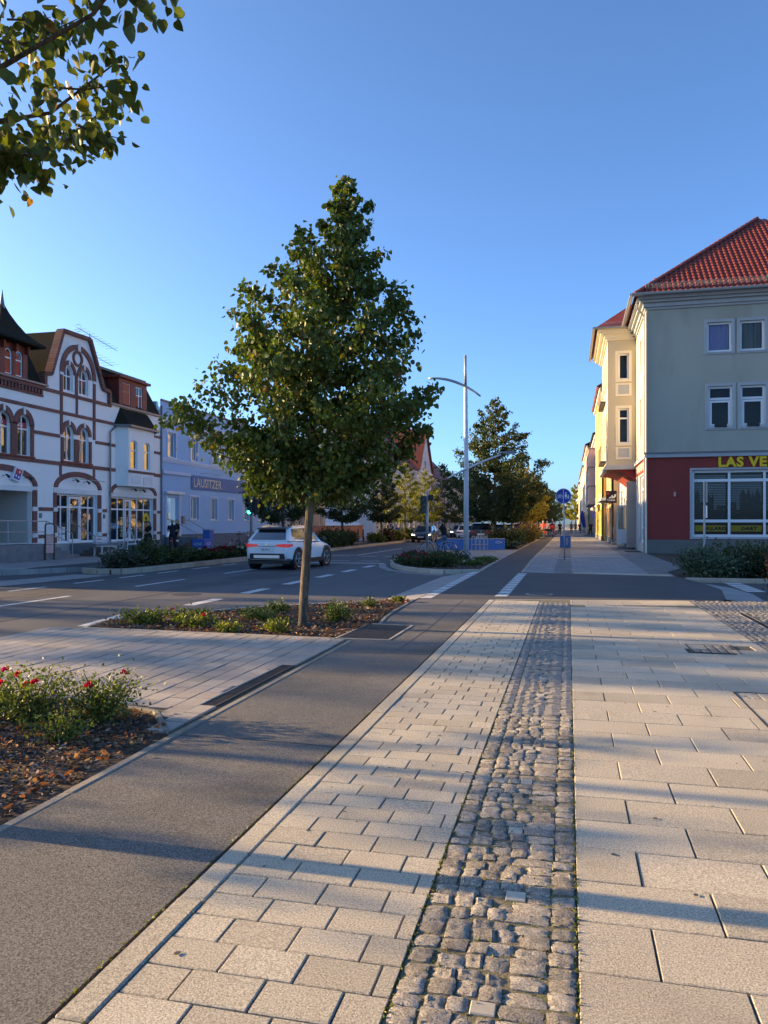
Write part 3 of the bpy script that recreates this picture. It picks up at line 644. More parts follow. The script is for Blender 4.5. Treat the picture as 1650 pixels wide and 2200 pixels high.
sheet('guide_strip', [(.14, 36.35), (2.55, 36.2), (2.55, 36.75), (.14, 36.9)], -.004, 'pale_stone')
sheet('guide_strip_bike', [(-1.42, 37.0), (-.52, 36.95), (-.52, 37.2), (-1.42, 37.25)], -.004, 'concrete_pale')
b = MB(); b.box(-.5, .1, 33.9, 34.35, -.05, -.002); struct(b.build('sign_footing', 'pale_stone'))
fpo = fp
for i in range(8):
    a = .15 + i * .35; c = a + .345; q = MB(); y0 = far_edge((a + c) / 2) + .03; q.box(a, c, y0, y0 + .7, -.05, -.003)
    for k in range(8): u = a + .02 + .3 * k / 7; q.box(u - .01, u + .01, y0 + .02, y0 + .68, -.0032, .003)
    q.build('ribbed_slab', 'pale_stone', fpo)
isl = [(-2.88, 25.05), (-3.75, 24.55), (-4.7, 25.1), (-5.6, 26.3), (-6.3, 28.0), (-6.9, 30.4), (-6.85, 32.0), (-6.2, 33.3), (-2.92, 33.3)]
sheet('island_soil', isl, -.02, 'soil', h=.2)
kerb_run('island_kerb', [(-2.86, 24.95), (-3.75, 24.47), (-4.75, 25.03), (-5.67, 26.25), (-6.4, 28.0), (-7.0, 30.4), (-6.95, 32.05), (-6.3, 33.35)], .13, .03, -.2, .6, 'pale_stone')
b = MB(); pts = [(-3.9, 24.0), (-5.0, 24.75), (-6.1, 26.2), (-6.8, 28.0), (-7.35, 30.3)]
for p, q in zip(pts, pts[1:]): b.bar((*p, -.115), (*q, -.115), .28, .008)
struct(b.build('gutter', 'concrete_pale'))
kerb_run('far_road_kerb', [(-7.1, 36.4), (-7.1, 120)], .14, .02, -.2, 1.5)
kerb_run('side_road_kerb', [(3.15, 22.62), (12, 22.55)], .13, .02, -.25, .9)
sheet('hedge_soil', [(3.06, 22.7), (30, 22.6), (30, 40.84), (3.86, 40.84), (3.86, 28.5), (3.06, 25.6)], -.03, 'soil', h=.2)

# ---- left side of the main road
lp = sheet('left_pavement', [(-40, -60), (-17.3, -60), (-17.3, 20.5), (-15.6, 23.6), (-15.6, 330), (-40, 330)], .06, 'left_paving', h=.35)
sheet('left_bike_path', [(-16.9, 21.2), (-15.7, 23.4), (-15.7, 330), (-17.2, 330), (-17.2, 22)], .064, 'dark_asphalt')
sheet('left_gutter', [(-17.2, 10), (-14.3, 16.8), (-13.9, 21.4), (-15.3, 21.6), (-15.5, 19), (-17.2, 14)], -.108, 'concrete_pale')
lb = [(-15.5, 22.4), (-14.3, 21.9), (-13.95, 22.6), (-13.9, 33.5), (-14.8, 33.6), (-15.55, 31)]
sheet('left_bed_soil', lb, .03, 'soil', h=.25)
kerb_run('left_bed_kerb', [(-15.55, 22.3), (-14.4, 21.75), (-13.95, 22.1), (-13.82, 22.8), (-13.78, 33.4), (-14.7, 33.7)], .14, .06, -.2, .9)
sheet('left_far_bed_soil', [(-15.5, 44), (-13.9, 44), (-13.9, 140), (-15.5, 140)], .03, 'soil', h=.25)
kerb_run('left_far_kerb', [(-13.8, 34.2), (-13.8, 140)], .14, .04, -.2, 2.0)
sheet('left_entry', [(-15.6, 33.8), (-13.88, 33.8), (-13.88, 43.9), (-15.6, 43.9)], .02, 'left_paving', h=.2)
sheet('parking_strip', [(-7.1, 45.2), (-3.1, 45.2), (-3.1, 330), (-7.1, 330)], -.004, 'dark_asphalt')
sheet('bed_strip_soil', [(-4.7, 45.2), (-2.9, 45.2), (-2.9, 140), (-4.7, 140)], .004, 'soil', h=.02)
# ================================================================ HOUSES ON THE LEFT
def band(u0, u1, v0, v1, mp, d, m, parent, name='brick_band', d0=0.0):
    return MB().extrude(rect(u0, u1, v0, v1), mp, d0, d).build(name, m, parent)
def arc_pts(c, v, a, rise, n, t0=0.0, t1=math.pi): return [(c + a * math.cos(t0 + (t1 - t0) * k / n), v + rise * math.sin(t0 + (t1 - t0) * k / n)) for k in range(n + 1)]
def arch_band(c, v, a, rise, th, mp, d, m, parent, name='brick_arch', n=14, t0=0.0, t1=math.pi):
    o = arc_pts(c, v, a, rise, n, t0, t1); i = arc_pts(c, v, a - th, rise - th, n, t0, t1); b = MB(); k = n + 1
    V = [mp(*p, d) for p in o] + [mp(*p, d) for p in i] + [mp(*p, 0) for p in o] + [mp(*p, 0) for p in i]; F = []
    for j in range(n): F += [(j, j + 1, j + 1 + k, j + k), (j + 2 * k, j + 1 + 2 * k, j + 1, j), (j + k, j + 1 + k, j + 1 + 3 * k, j + 3 * k)]
    F += [(0, k, 3 * k, 2 * k), (n, n + 2 * k, n + 3 * k, n + k)]
    return b.add(V, F).build(name, m, parent)
XL = -21.5; mpL = fx(XL, 1)
H = thing('brick_trimmed_house', 'white house with red brick arches, dark mansard roof and a curved gable', 'house', (XL, 30, 0.06))
win = {}
A = lambda u0, u1, v0, v1, r: arched(u0, u1, v0, v1, r)
gab = [(32.75, 7.25), (32.75, 7.8), (32.25, 7.85), (31.2, 9.95), (29.25, 9.9), (28.45, 7.85), (28.05, 7.8), (28.05, 7.25)]
outer = [(17.4, .06), (37.58, .06), (37.58, 7.25)] + gab + [(17.4, 7.25)]
wl = [A(29.38, 30.10, 4.28, 5.88, .36), A(30.47, 31.20, 4.25, 5.86, .36), A(25.30, 26.10, 4.24, 5.92, .22), A(26.47, 27.24, 4.25, 5.92, .22), A(24.1, 24.9, 4.24, 5.92, .22),
      A(29.40, 30.06, 7.37, 8.48, .33), A(30.49, 31.18, 7.36, 8.50, .34)]
shop2, shop3, gar = rect(28.91, 31.86, .68, 2.82), rect(32.86, 36.84, .66, 2.82), rect(23.6, 27.35, .72, 2.88)
wall('wall', outer, wl + [shop2, shop3, gar], mpL, 'white_plaster', H, .22)
b = MB(); b.box(-33, XL - .23, 17.4, 17.6, .06, 7.25); b.box(-33, XL - .23, 37.38, 37.575, .06, 7.2); b.box(-33, -32.8, 17.6, 37.38, .06, 9.1); b.build('back_wall', 'white_plaster', H)
for i, p in enumerate(wl): window(p, mpL, H, mull=(.5,) if i < 5 else (.5,), trans=(.66,) if i < 5 else (.60,), fw=.055, depth=.10)
for p, s in ((A(25.30, 26.10, 4.24, 5.92, .22), 25.36), (A(26.47, 27.24, 4.25, 5.92, .22), 26.5)):
    MB().extrude(rect(s + .02, s + .66, 5.42, 5.62), mpL, -.118, -.112).build('window_sticker', 'logo_red', H)
    text_mesh('lettering', 'ERGO', .17, lambda u, v, d, s=s: mpL(s + .07 + u, 5.46 + v, -.112 + d), 'sign_white', H, .006, .85, bold=.004)
# shopfronts
def shopfront(u0, u1, v0, v1, bars, door, tr, parent, mp=mpL, glass='glass', depth=.14):
    w_ = window(rect(u0, u1, v0, v1), mp, parent, mull=bars, trans=(tr,), fw=.07, depth=depth, name='shop_window', glass=glass, room=1.2)
    da, db = u0 + (u1 - u0) * door[0], u0 + (u1 - u0) * door[1]; d = MB()
    ring(rect(da + .04, db - .04, v0 + .02, v1 - .1), rect(da + .13, db - .13, v0 + .14, v1 - .2), mp, -depth - .06, -depth + .012, d); d.extrude(rect(da + .13, db - .13, v0 + (v1 - v0) * .72, v0 + (v1 - v0) * .75), mp, -depth - .05, -depth + .01)
    do = d.build('door', 'window_white', parent); MB().extrude(rect(da + .17, da + .19, v0 + .8, v0 + 1.3), mp, -depth + .012, -depth + .06).build('handle', 'galv', do); return w_
shopfront(28.91, 31.86, .68, 2.82, (.16, .33, .64, .83), (.34, .63), .73, H)
shopfront(32.86, 36.84, .66, 2.82, (.22, .36, .52, .66, .82), (.37, .51), .72, H)
text_mesh('lettering', 'DAMEN', .30, lambda u, v, d: mpL(34.20 - v, .85 + u, -.13 + d), 'sign_letter', H, .006, .95, bold=.004)
text_mesh('lettering', 'DAMEN', .0001 + .20, lambda u, v, d: mpL(35.36 - v, .80 + u, -.13 + d), 'sign_letter', H, .006, .8)
b = MB(); b.extrude(arc_pts(36.35, 1.65, .33, .42, 12), mpL, -.135, -.128); b.build('window_emblem', 'yellow_sign', H)
b = MB(); b.extrude([(36.35 + .11 * math.cos(t * .785), 1.78 + .1 * math.sin(t * .785)) for t in range(8)], mpL, -.128, -.124); b.build('window_emblem', 'dark_print', H)
for u, v in ((29.02, .76), (29.25, .76), (29.48, .76), (29.02, 1.08), (29.25, 1.08), (29.48, 1.08)): MB().extrude(rect(u, u + .2, v, v + .28), mpL, -.14, -.132).build('paper_notice', 'paper_white', H)
# passage on the left
b = MB(); b.extrude(rect(23.6, 27.35, .72, 2.88), mpL, -2.4, -2.38); b.build('passage_back_wall', 'taupe_plaster', H)
b = MB(); b.extrude(rect(27.35, 27.37, .72, 2.88), mpL, -2.4, -.22); b.extrude(rect(23.6, 27.37, 2.88, 2.9), mpL, -2.4, -.22); b.extrude(rect(23.6, 27.37, .70, .72), mpL, -2.4, -.22); b.build('passage_lining', 'offwhite_plaster', H)
# brick trim
BR = 'red_brick_h'
for u0, u1, v0, v1, d in ((24, 33.2, 6.28, 6.42, .04), (27.5, 29.12, 5.24, 5.38, .04), (31.72, 33.3, 5.24, 5.38, .04), (24, 33.3, 4.04, 4.2, .05), (36.95, 37.58, 4.02, 4.18, .05), (36.95, 37.58, 5.24, 5.38, .04), (36.95, 37.58, 6.1, 6.22, .04),
                       (28.0, 32.95, 7.12, 7.26, .07), (24, 28.0, 7.12, 7.26, .16), (27.66, 28.7, 2.05, 2.2, .04), (32.18, 32.6, 2.05, 2.2, .04), (27.66, 28.7, .9, 1.05, .04), (32.18, 32.6, .9, 1.05, .04), (37.12, 37.58, 2.05, 2.2, .04), (37.12, 37.58, .95, 1.08, .04),
                       (29.15, 29.30, 6.42, 7.12, .05), (30.24, 30.36, 6.42, 7.12, .05), (31.52, 31.68, 6.42, 7.12, .05), (29.15, 29.30, 5.4, 6.28, .05), (31.52, 31.68, 5.4, 6.28, .05), (29.1, 29.24, 3.6, 4.04, .04), (31.52, 31.66, 3.5, 4.04, .04)):
    band(u0, u1, v0, v1, mpL, d, BR, H)
for k in range(20): band(24.1 + k * .195, 24.2 + k * .195, 6.93, 7.12, mpL, .12, BR, H, 'brick_dentil')
band(24, 28.02, 6.82, 6.93, mpL, .05, BR, H); band(24, 28.1, 7.262, 7.34, mpL, .24, 'lead', H, 'gutter')
def pier(u0, u1, v0, v1, whites, d=.05):
    vs = [v0] + sorted(sum(([a - .09, a + .09] for a in whites), [])) + [v1]
    for i in range(0, len(vs) - 1, 2): band(u0, u1, vs[i], vs[i + 1], mpL, d, BR, H, 'brick_pier')
    for a in whites: band(u0 - .03, u1 + .03, a - .088, a + .088, mpL, d + .025, 'white_trim', H, 'pier_block')
pier(28.70, 28.90, .68, 2.85, (1.02, 2.12)); pier(31.88, 32.14, .68, 2.85, (1.02, 2.12)); pier(27.37, 27.64, .72, 2.9, (1.02, 2.12)); pier(36.86, 37.1, .68, 2.85, (1.02, 2.12))
for c, a, top, spring in ((25.6, 2.06, 3.84, 3.05), (30.44, 1.72, 3.84, 3.08)): arch_band(c, spring, a, top - spring, .24, mpL, .06, BR, H)
arch_band(35.0, 3.0, 2.16, .72, .22, mpL, .06, BR, H, n=20)
for c, a in ((25.6, 2.06), (30.44, 1.72), (35, 2.16)): band(c - a - .02, c + a + .02, 2.83, 3.04, mpL, .025, 'white_trim', H, 'lintel')
for c in (29.74, 30.835):
    for s in (-1, 1): band(c + s * .46 - .085, c + s * .46 + .085, 4.22, 5.28, mpL, .055, BR, H, 'brick_pier')
    arch_band(c, 5.5, .54, .56, .19, mpL, .055, BR, H); band(c - .05, c + .05, 5.86, 6.1, mpL, .08, 'white_trim', H, 'keystone')
    band(c - .56, c + .56, 4.16, 4.26, mpL, .1, 'red_paint', H, 'sill')
    arch_band(c, 8.13, .52, .58, .18, mpL, .05, BR, H); band(c - .05, c + .05, 8.5, 8.74, mpL, .075, 'white_trim', H, 'keystone')
for c in (25.70, 26.855, 24.5):
    for s in (-1, 1): band(c + s * .49 - .09, c + s * .49 + .09, 4.22, 5.55, mpL, .055, BR, H, 'brick_pier')
    arch_band(c, 5.5, .60, .68, .24, mpL, .055, BR, H); band(c - .06, c + .06, 5.94, 6.22, mpL, .08, 'white_trim', H, 'keystone')
    band(c - .6, c + .6, 4.2, 4.26, mpL, .1, 'red_paint', H, 'sill')
for u in (29.13, 30.19, 31.52): band(u, u + .18, 7.27, 8.12, mpL, .045, BR, H, 'brick_pier')
band(29.1, 29.34, 8.0, 8.12, mpL, .06, 'white_trim', H, 'pier_block'); band(31.5, 31.73, 8.0, 8.12, mpL, .06, 'white_trim', H, 'pier_block')
arch_band(30.42, 8.12, 1.3, 1.42, .24, mpL, .06, BR, H, n=20); band(30.33, 30.51, 9.26, 9.6, mpL, .09, 'white_trim', H, 'keystone')
arch_band(30.36, 8.92, .36, .36, .12, mpL, .06, BR, H, 'brick_roundel', 20, 0, 2 * math.pi)
b = MB()
for p, q in zip(gab, gab[1:]):
    if p[1] > 7.3 or q[1] > 7.3: b.bar((XL - .02, p[0], p[1] + .03), (XL - .02, q[0], q[1] + .03), .16, .36, up=(1, 0, 0))
b.build('gable_coping', BR, H)
b = MB(); b.add([(XL - .24, u, v) for u, v in gab] + [(-24.5, u, v) for u, v in gab], [(i, i + 1, i + 9, i + 8) for i in range(7)]); b.build('gable_roof', 'mansard', H)
# mansard roof
def mans(y0, y1): 
    b = MB(); b.add([(XL + .06, y0, 7.26), (XL + .06, y1, 7.26), (XL - 1.0, y1 - .0, 9.15), (XL - 1.0, y0, 9.15), (-33, y1, 9.5), (-33, y0, 9.5), (-33, y0, 7.2), (-33, y1, 7.2)], [(0, 1, 2, 3), (3, 2, 4, 5), (0, 3, 5, 6), (1, 7, 4, 2)])
    r_ = b.build('mansard_roof', 'mansard', H); q = MB(); q.bar((XL - .98, y0, 9.18), (XL - .98, y1, 9.18), .3, .12); q.build('ridge_flashing', 'verdigris', r_); q = MB(); q.bar((XL + .05, y0, 7.3), (XL + .05, y1, 7.3), .14, .1); q.build('gutter', 'lead', r_)
mans(17.4, 28.06); mans(32.74, 37.55)
# turret
tb = MB(); tw = [A(25.66, 26.08, 7.40, 8.42, .2), A(26.26, 26.68, 7.40, 8.42, .2), A(24.9, 25.3, 7.40, 8.42, .2)]
mpT = fx(XL + .12, 1)
wall('turret_wall', rect(24.2, 26.95, 7.3, 8.7), tw, mpT, 'red_paint', H, .12)
b = MB(); b.box(XL - 2.2, XL, 26.85, 26.95, 7.3, 8.7); b.box(XL - 2.2, XL, 24.2, 24.3, 7.3, 8.7); b.build('turret_side', 'red_paint', H)
for p in tw: window(p, mpT, H, mull=(), trans=(.62,), fw=.05, depth=.05, room=.3)
for u in (24.5, 25.48, 26.17, 26.85): band(u - .05, u + .05, 8.35, 8.66, mpT, .16, 'red_paint', H, 'bracket')
b = MB(); cx, cy = XL - .25, 25.95; prof = [(1.0, 8.66), (1.02, 8.74), (.78, 8.93), (.55, 9.15), (.34, 9.5), (.17, 9.85), (.06, 10.15)]
for k in range(len(prof)): pass
V, F = [], []
for r_, z in prof:
    for sx, sy in ((1, -1), (1, 1), (-1, 1), (-1, -1)): V.append((cx + sx * r_ * .9, cy + sy * r_ * 1.42, z))
for k in range(len(prof) - 1):
    for j in range(4): F.append((k * 4 + j, k * 4 + (j + 1) % 4, k * 4 + 4 + (j + 1) % 4, k * 4 + 4 + j))
F.append((3, 2, 1, 0)); b.add(V, F).build('turret_roof', 'mansard', H); MB().tube([(cx, cy, 10.0), (cx, cy, 10.3), (cx, cy, 10.75)], [.12, .07, .012], 8).build('finial', 'lead', H)
# bay with dormer
bp = [(XL, 33.32), (-20.95, 33.62), (-20.95, 36.0), (XL, 36.75)]
def mpB(u, v, d): return (-20.95 + d, u, v)
bwin = [A(33.8, 34.42, 4.2, 5.62, .12), A(35.05, 35.62, 4.22, 5.62, .12)]
wall('bay_wall', rect(33.62, 36.0, 3.36, 6.3), bwin, mpB, 'white_plaster', H, .16)
b = MB(); b.add([(XL, 33.32, 3.36), (-20.95, 33.62, 3.36), (-20.95, 33.62, 6.3), (XL, 33.32, 6.3), (-20.95, 36.0, 3.36), (XL, 36.75, 3.36), (XL, 36.75, 6.3), (-20.95, 36.0, 6.3)], [(0, 1, 2, 3), (4, 5, 6, 7), (0, 5, 4, 1), (3, 2, 7, 6)]); b.build('bay_side', 'white_plaster', H)
for p in bwin: window(p, mpB, H, mull=(), trans=(.66,), fw=.055, depth=.08, room=.3)
for a, c in ((33.85, 34.7), (34.95, 35.8)): MB().extrude(rect(a, c, 3.48, 3.88), mpB, 0, .02).build('bay_panel', 'white_trim', H)
MB().extrude(rect(33.6, 36.02, 4.02, 4.14), mpB, 0, .04).build('brick_band', BR, H)
b = MB(); b.add([(XL, 33.2, 6.32), (-20.8, 33.5, 6.32), (-20.8, 36.12, 6.32), (XL, 36.9, 6.32), (XL - .05, 33.6, 7.25), (XL - .02, 33.75, 7.25), (XL - .02, 36.1, 7.25), (XL - .05, 36.3, 7.25)], [(0, 1, 5, 4), (1, 2, 6, 5), (2, 3, 7, 6), (4, 5, 6, 7)]); b.build('bay_roof', 'mansard', H)
b = MB(); b.bar((-20.79, 33.48, 6.3), (-20.79, 36.14, 6.3), .12, .1); b.bar((-20.79, 33.48, 6.3), (XL, 33.18, 6.3), .12, .1); b.bar((-20.79, 36.14, 6.3), (XL, 36.92, 6.3), .12, .1); b.build('gutter', 'lead', H)
mpD = fx(XL - .02, 1); dw = [rect(34.0, 34.72, 7.38, 8.52), rect(35.2, 35.85, 7.38, 8.52)]
wall('dormer_wall', rect(33.7, 36.25, 7.24, 8.72), dw, mpD, 'red_paint', H, .1)
window(dw[1], mpD, H, mull=(.5,), trans=(.62,), fw=.05, depth=.04, room=.3); window(dw[0], mpD, H, trans=(.62,), fw=.05, depth=.04, room=.3)
b = MB()
for k in range(22): b.extrude(rect(34.06, 34.66, 7.44 + k * .048, 7.484 + k * .048), mpD, -.055, -.03)
b.build('roller_shutter', 'shutter_red', H)
b = MB(); b.box(XL - 1.6, XL - .03, 33.7, 33.75, 7.24, 8.72); b.box(XL - 1.6, XL - .03, 36.2, 36.25, 7.24, 8.72); b.build('dormer_side', 'red_paint', H); b = MB(); b.box(XL - 1.8, XL + .14, 33.55, 36.4, 8.72, 8.84); b.build('dormer_roof', 'red_paint', H)
# plinth, pipes, lamps, emblem
for y0, y1 in ((17.4, 24.0), (27.4, 28.88), (28.88, 32.2), (32.2, 37.56)): MB().box(XL + .002, XL + .05, y0, y1, .06, .645).build('plinth', 'plinth_beige', H)
MB().tube([(XL + .1, 33.25, 6.25), (XL + .1, 32.78, 5.9), (XL + .1, 32.76, .1)], .045, 8).build('downpipe', 'lead', H)
b = MB(); b.extrude(rect(27.8, 27.95, 1.75, 1.95), mpL, 0, .03); b.extrude(rect(32.32, 32.47, 1.75, 1.95), mpL, 0, .03); b.build('letterbox', 'step_stone', H)
lg = [(26.12, 3.32), (26.44, 3.24), (26.62, 3.64), (26.30, 3.72)]
def sub(p, q, t): return (p[0] + (q[0] - p[0]) * t, p[1] + (q[1] - p[1]) * t)
e = MB().extrude([(26.04, 3.27), (26.48, 3.16), (26.72, 3.70), (26.28, 3.81)], mpL, .0, .14).build('emblem', 'sign_white', H)
MB().extrude([sub(lg[0], lg[3], .5), sub(lg[1], lg[2], .5), lg[2], lg[3]], mpL, .1405, .155).build('emblem_tile', 'logo_red', e); MB().extrude([lg[0], lg[1], sub(lg[1], lg[2], .49), sub(lg[0], lg[3], .49)], mpL, .1405, .155).build('emblem_tile', 'logo_blue', e)
for u, v in ((26.45, 3.57), (26.25, 3.42), (26.39, 3.36)): MB().extrude([(u + .045 * math.cos(t * .785), v + .045 * math.sin(t * .785)) for t in range(8)], mpL, .155, .16).build('emblem_dot', 'sign_white', e)
def spot(y, z, parent):
    b = MB(); b.tube([(XL, y, z), (XL + .25, y, z + .05)], .012, 6); b.tube([(XL + .2, y - .02, z + .06), (XL + .32, y + .03, z - .06)], [.03, .06], 8); b.build('spotlight', 'black_plastic', parent)
for y, z in ((25.65, 3.38), (26.95, 3.36), (30.0, 3.42), (30.8, 3.38), (34.7, 3.22), (35.5, 3.2)): spot(y, z, H)
MB().tube([(XL + .3, 29.6, 3.5), (XL + .45, 31.8, 3.46)], .015, 6).build('lamp_rail', 'galv', H)
def steps(y0, y1, x0, zs, run, axis, parent, top=.64):
    """solid steps falling along +x ('x') or +y ('y')"""
    n = len(zs); s = bpy.data.objects.new('steps', None); C.objects.link(s); s.parent = parent
    for i, z in enumerate(zs):
        b = MB()
        if axis == 'x': b.box(x0, x0 + run * (n - i) / n, y0, y1, .061 if i == n - 1 else zs[i + 1] + .0, z)
        else: b.box(x0, x0 + 1.3, y0, y0 + (y1 - y0) * (i + 1) / n, .061 if i == n - 1 else zs[i + 1], z)
        b.build('step', 'step_stone', s)
    return s
steps(26.2, 28.6, XL + .055, (.70, .54, .38, .22), 1, 'y', H); steps(23.6, 26.19, XL + .055, (.70,), 1.3, 'y', H)
steps(29.75, 31.5, XL + .055, (.62, .47, .33, .19), 1.3, 'x', H); steps(34.2, 35.2, XL + .055, (.60, .46, .32, .18), 1.3, 'x', H)
def rail(pts, r_, parent, m='galv', name='handrail'):
    b = MB(); b.tube(pts, r_, 6)
    return b.build(name, m, parent)
r1 = rail([(XL + 1.3, 24.0, 1.62), (XL + 1.3, 26.6, 1.6), (XL + 1.3, 28.2, 1.1)], .022, H); rail([(XL + 1.3, 24.0, 1.2), (XL + 1.3, 26.6, 1.18), (XL + 1.3, 28.2, .68)], .015, H)
for y, z0, z1 in ((24.4, .7, 1.62), (25.5, .7, 1.61), (26.55, .7, 1.6), (28.2, .2, 1.1)): rail([(XL + 1.3, y, z0), (XL + 1.3, y, z1)], .02, H, name='rail_post')
rail([(XL + .15, 29.8, 1.5), (XL + .3, 29.8, 1.5), (XL + 1.3, 29.8, .95), (XL + 1.3, 29.8, .2)], .02, H); rail([(XL + .15, 34.25, 1.5), (XL + .3, 34.25, 1.5), (XL + 1.3, 34.25, .95), (XL + 1.3, 34.25, .2)], .02, H)
an = thing('roof_antenna', 'thin television antenna with two booms beside the gable top', 'antenna', (-23.5, 34.2, 9.3)); b = MB()
b.tube([(-23.5, 34.2, 8.6), (-23.5, 34.2, 11.1)], .025, 6); b.build('mast', 'galv', an); b = MB(); b.tube([(-23.5, 33.2, 11.15), (-23.5, 36.6, 10.75)], .016, 5)
for k in range(9): y = 33.4 + k * .34; z = 11.12 - k * .042; b.tube([(-23.85, y, z), (-23.15, y, z)], .007, 4)
b.torus((-23.5, 33.25, 11.15), (0, 1, 0), .18, .01, 12, 4); b.build('boom', 'galv', an); b = MB(); b.tube([(-23.5, 34.0, 10.15), (-23.5, 36.2, 9.85)], .014, 5)
for k in range(6): y = 34.2 + k * .36; b.tube([(-24.0, y, 10.12 - k * .05), (-23.0, y, 10.12 - k * .05)], .007, 4)
b.build('boom', 'galv', an)

# ---- blue house with the long sign
Bh = thing('blue_house', 'pale blue two-storey house with a long dark blue name sign', 'house', (XL, 45, .06)); mpC = fx(XL - .02, 1)
up = [rect(a, c, 5.2, 6.56) for a, c in ((38.42, 39.3), (41.06, 41.92), (43.92, 44.75), (45.61, 46.4), (47.9, 48.7), (50.3, 51.1))]
dn = [rect(a, c, 1.75, 3.06) for a, c in ((41.06, 42.05), (43.58, 44.52), (46.08, 46.98), (48.52, 49.45), (51.05, 52.0))]
door = rect(38.33, 39.6, .78, 2.95)
wall('wall', [(37.6, .06), (53.2, .06), (53.2, 8.2), (37.6, 8.2)], up + dn + [door], mpC, 'blue_plaster', Bh, .2)
b = MB(); b.box(-33, XL - .23, 37.6, 37.8, .06, 8.15); b.box(-33, XL - .23, 53.0, 53.19, .06, 8.15); b.box(-33, XL - .23, 37.8, 53.0, 7.7, 7.9); b.build('back_wall', 'blue_plaster', Bh)
for p in up: window(p, mpC, Bh, mull=(.62,), fw=.055, depth=.12, sill='white_trim', frame='window_white'); 
for p in dn: window(p, mpC, Bh, mull=(.5,), fw=.06, depth=.12, sill='white_trim')
for p in up + dn:
    a, c, v0, v1 = p[0][0], p[1][0], p[0][1], p[2][1]; q = MB(); ring(rect(a - .13, c + .13, v0 - .0, v1 + .13), rect(a, c, v0, v1), mpC, 0, .03, q); q.build('window_surround', 'pale_blue_plaster', Bh)
for v0, v1, d in ((5.0, 5.12, .08), (4.9, 5.0, .04), (7.2, 7.36, .16), (7.05, 7.2, .09), (8.2, 8.28, .08)): band(37.62, 53.18, v0, v1, mpC, d, 'pale_blue_plaster' if v1 < 8.2 else 'lead', Bh, 'cornice')
MB().extrude(rect(37.62, 41.0, .07, .9), mpC, 0, .04).build('plinth', 'blue_paint', Bh) if False else None
for a, c in ((37.62, 38.25), (39.7, 53.18)): band(a, c, .07, .9, mpC, .04, 'slate_plinth', Bh, 'plinth')
band(37.75, 40.9, 4.25, 4.42, mpC, .12, 'pale_blue_plaster', Bh, 'cornice'); band(38.0, 40.0, 3.15, 3.3, mpC, .2, 'white_trim', Bh, 'door_hood')
for a, c in ((38.1, 38.3), (39.62, 39.85)): band(a, c, .8, 3.15, mpC, .05, 'pale_blue_plaster', Bh, 'door_jamb')
dw_ = window(rect(38.36, 38.95, .8, 2.9), mpC, Bh, mull=(), trans=(.8,), fw=.09, depth=.3, name='door', room=.5); MB().extrude(rect(38.95, 39.58, .8, 2.93), mpC, -.5, -.48).build('door_recess', 'blue_plaster', Bh); MB().extrude(rect(39.3, 39.5, 1.7, 2.1), mpC, -.48, -.46).build('name_plate', 'zinc', Bh)
sg = MB().extrude(rect(41.06, 50.0, 3.53, 4.36), mpC, .0, .05).build('name_sign', 'navy_sign', Bh)
text_mesh('lettering', 'LAUSITZER', .74, lambda u, v, d: mpC(41.3 + u, 3.68 + v, .05 + d), 'sign_letter', sg, .02, 1.02, bold=.004)
for y in (42.2, 44.2): MB().tube([(XL, y, 4.5), (XL + .5, y, 4.55), (XL + .5, y + 1.2, 4.5)], .012, 5).build('sign_lamp', 'galv', Bh)
MB().extrude(rect(39.95, 40.2, 1.5, 1.95), mpC, .0, .12).build('letterbox', 'zinc', Bh)
steps(38.1, 40.0, XL + .055, (.78, .62, .46, .3, .18), 1.8, 'x', Bh)
for y in (38.15, 39.95): rail([(XL + .1, y, 1.75), (XL + .4, y, 1.7), (XL + 1.9, y, .95), (XL + 1.9, y, .1)], .022, Bh)
MB().tube([(XL + .06, 37.62, 7.9), (XL + .06, 37.62, .1)], .05, 8).build('downpipe', 'lead', Bh)

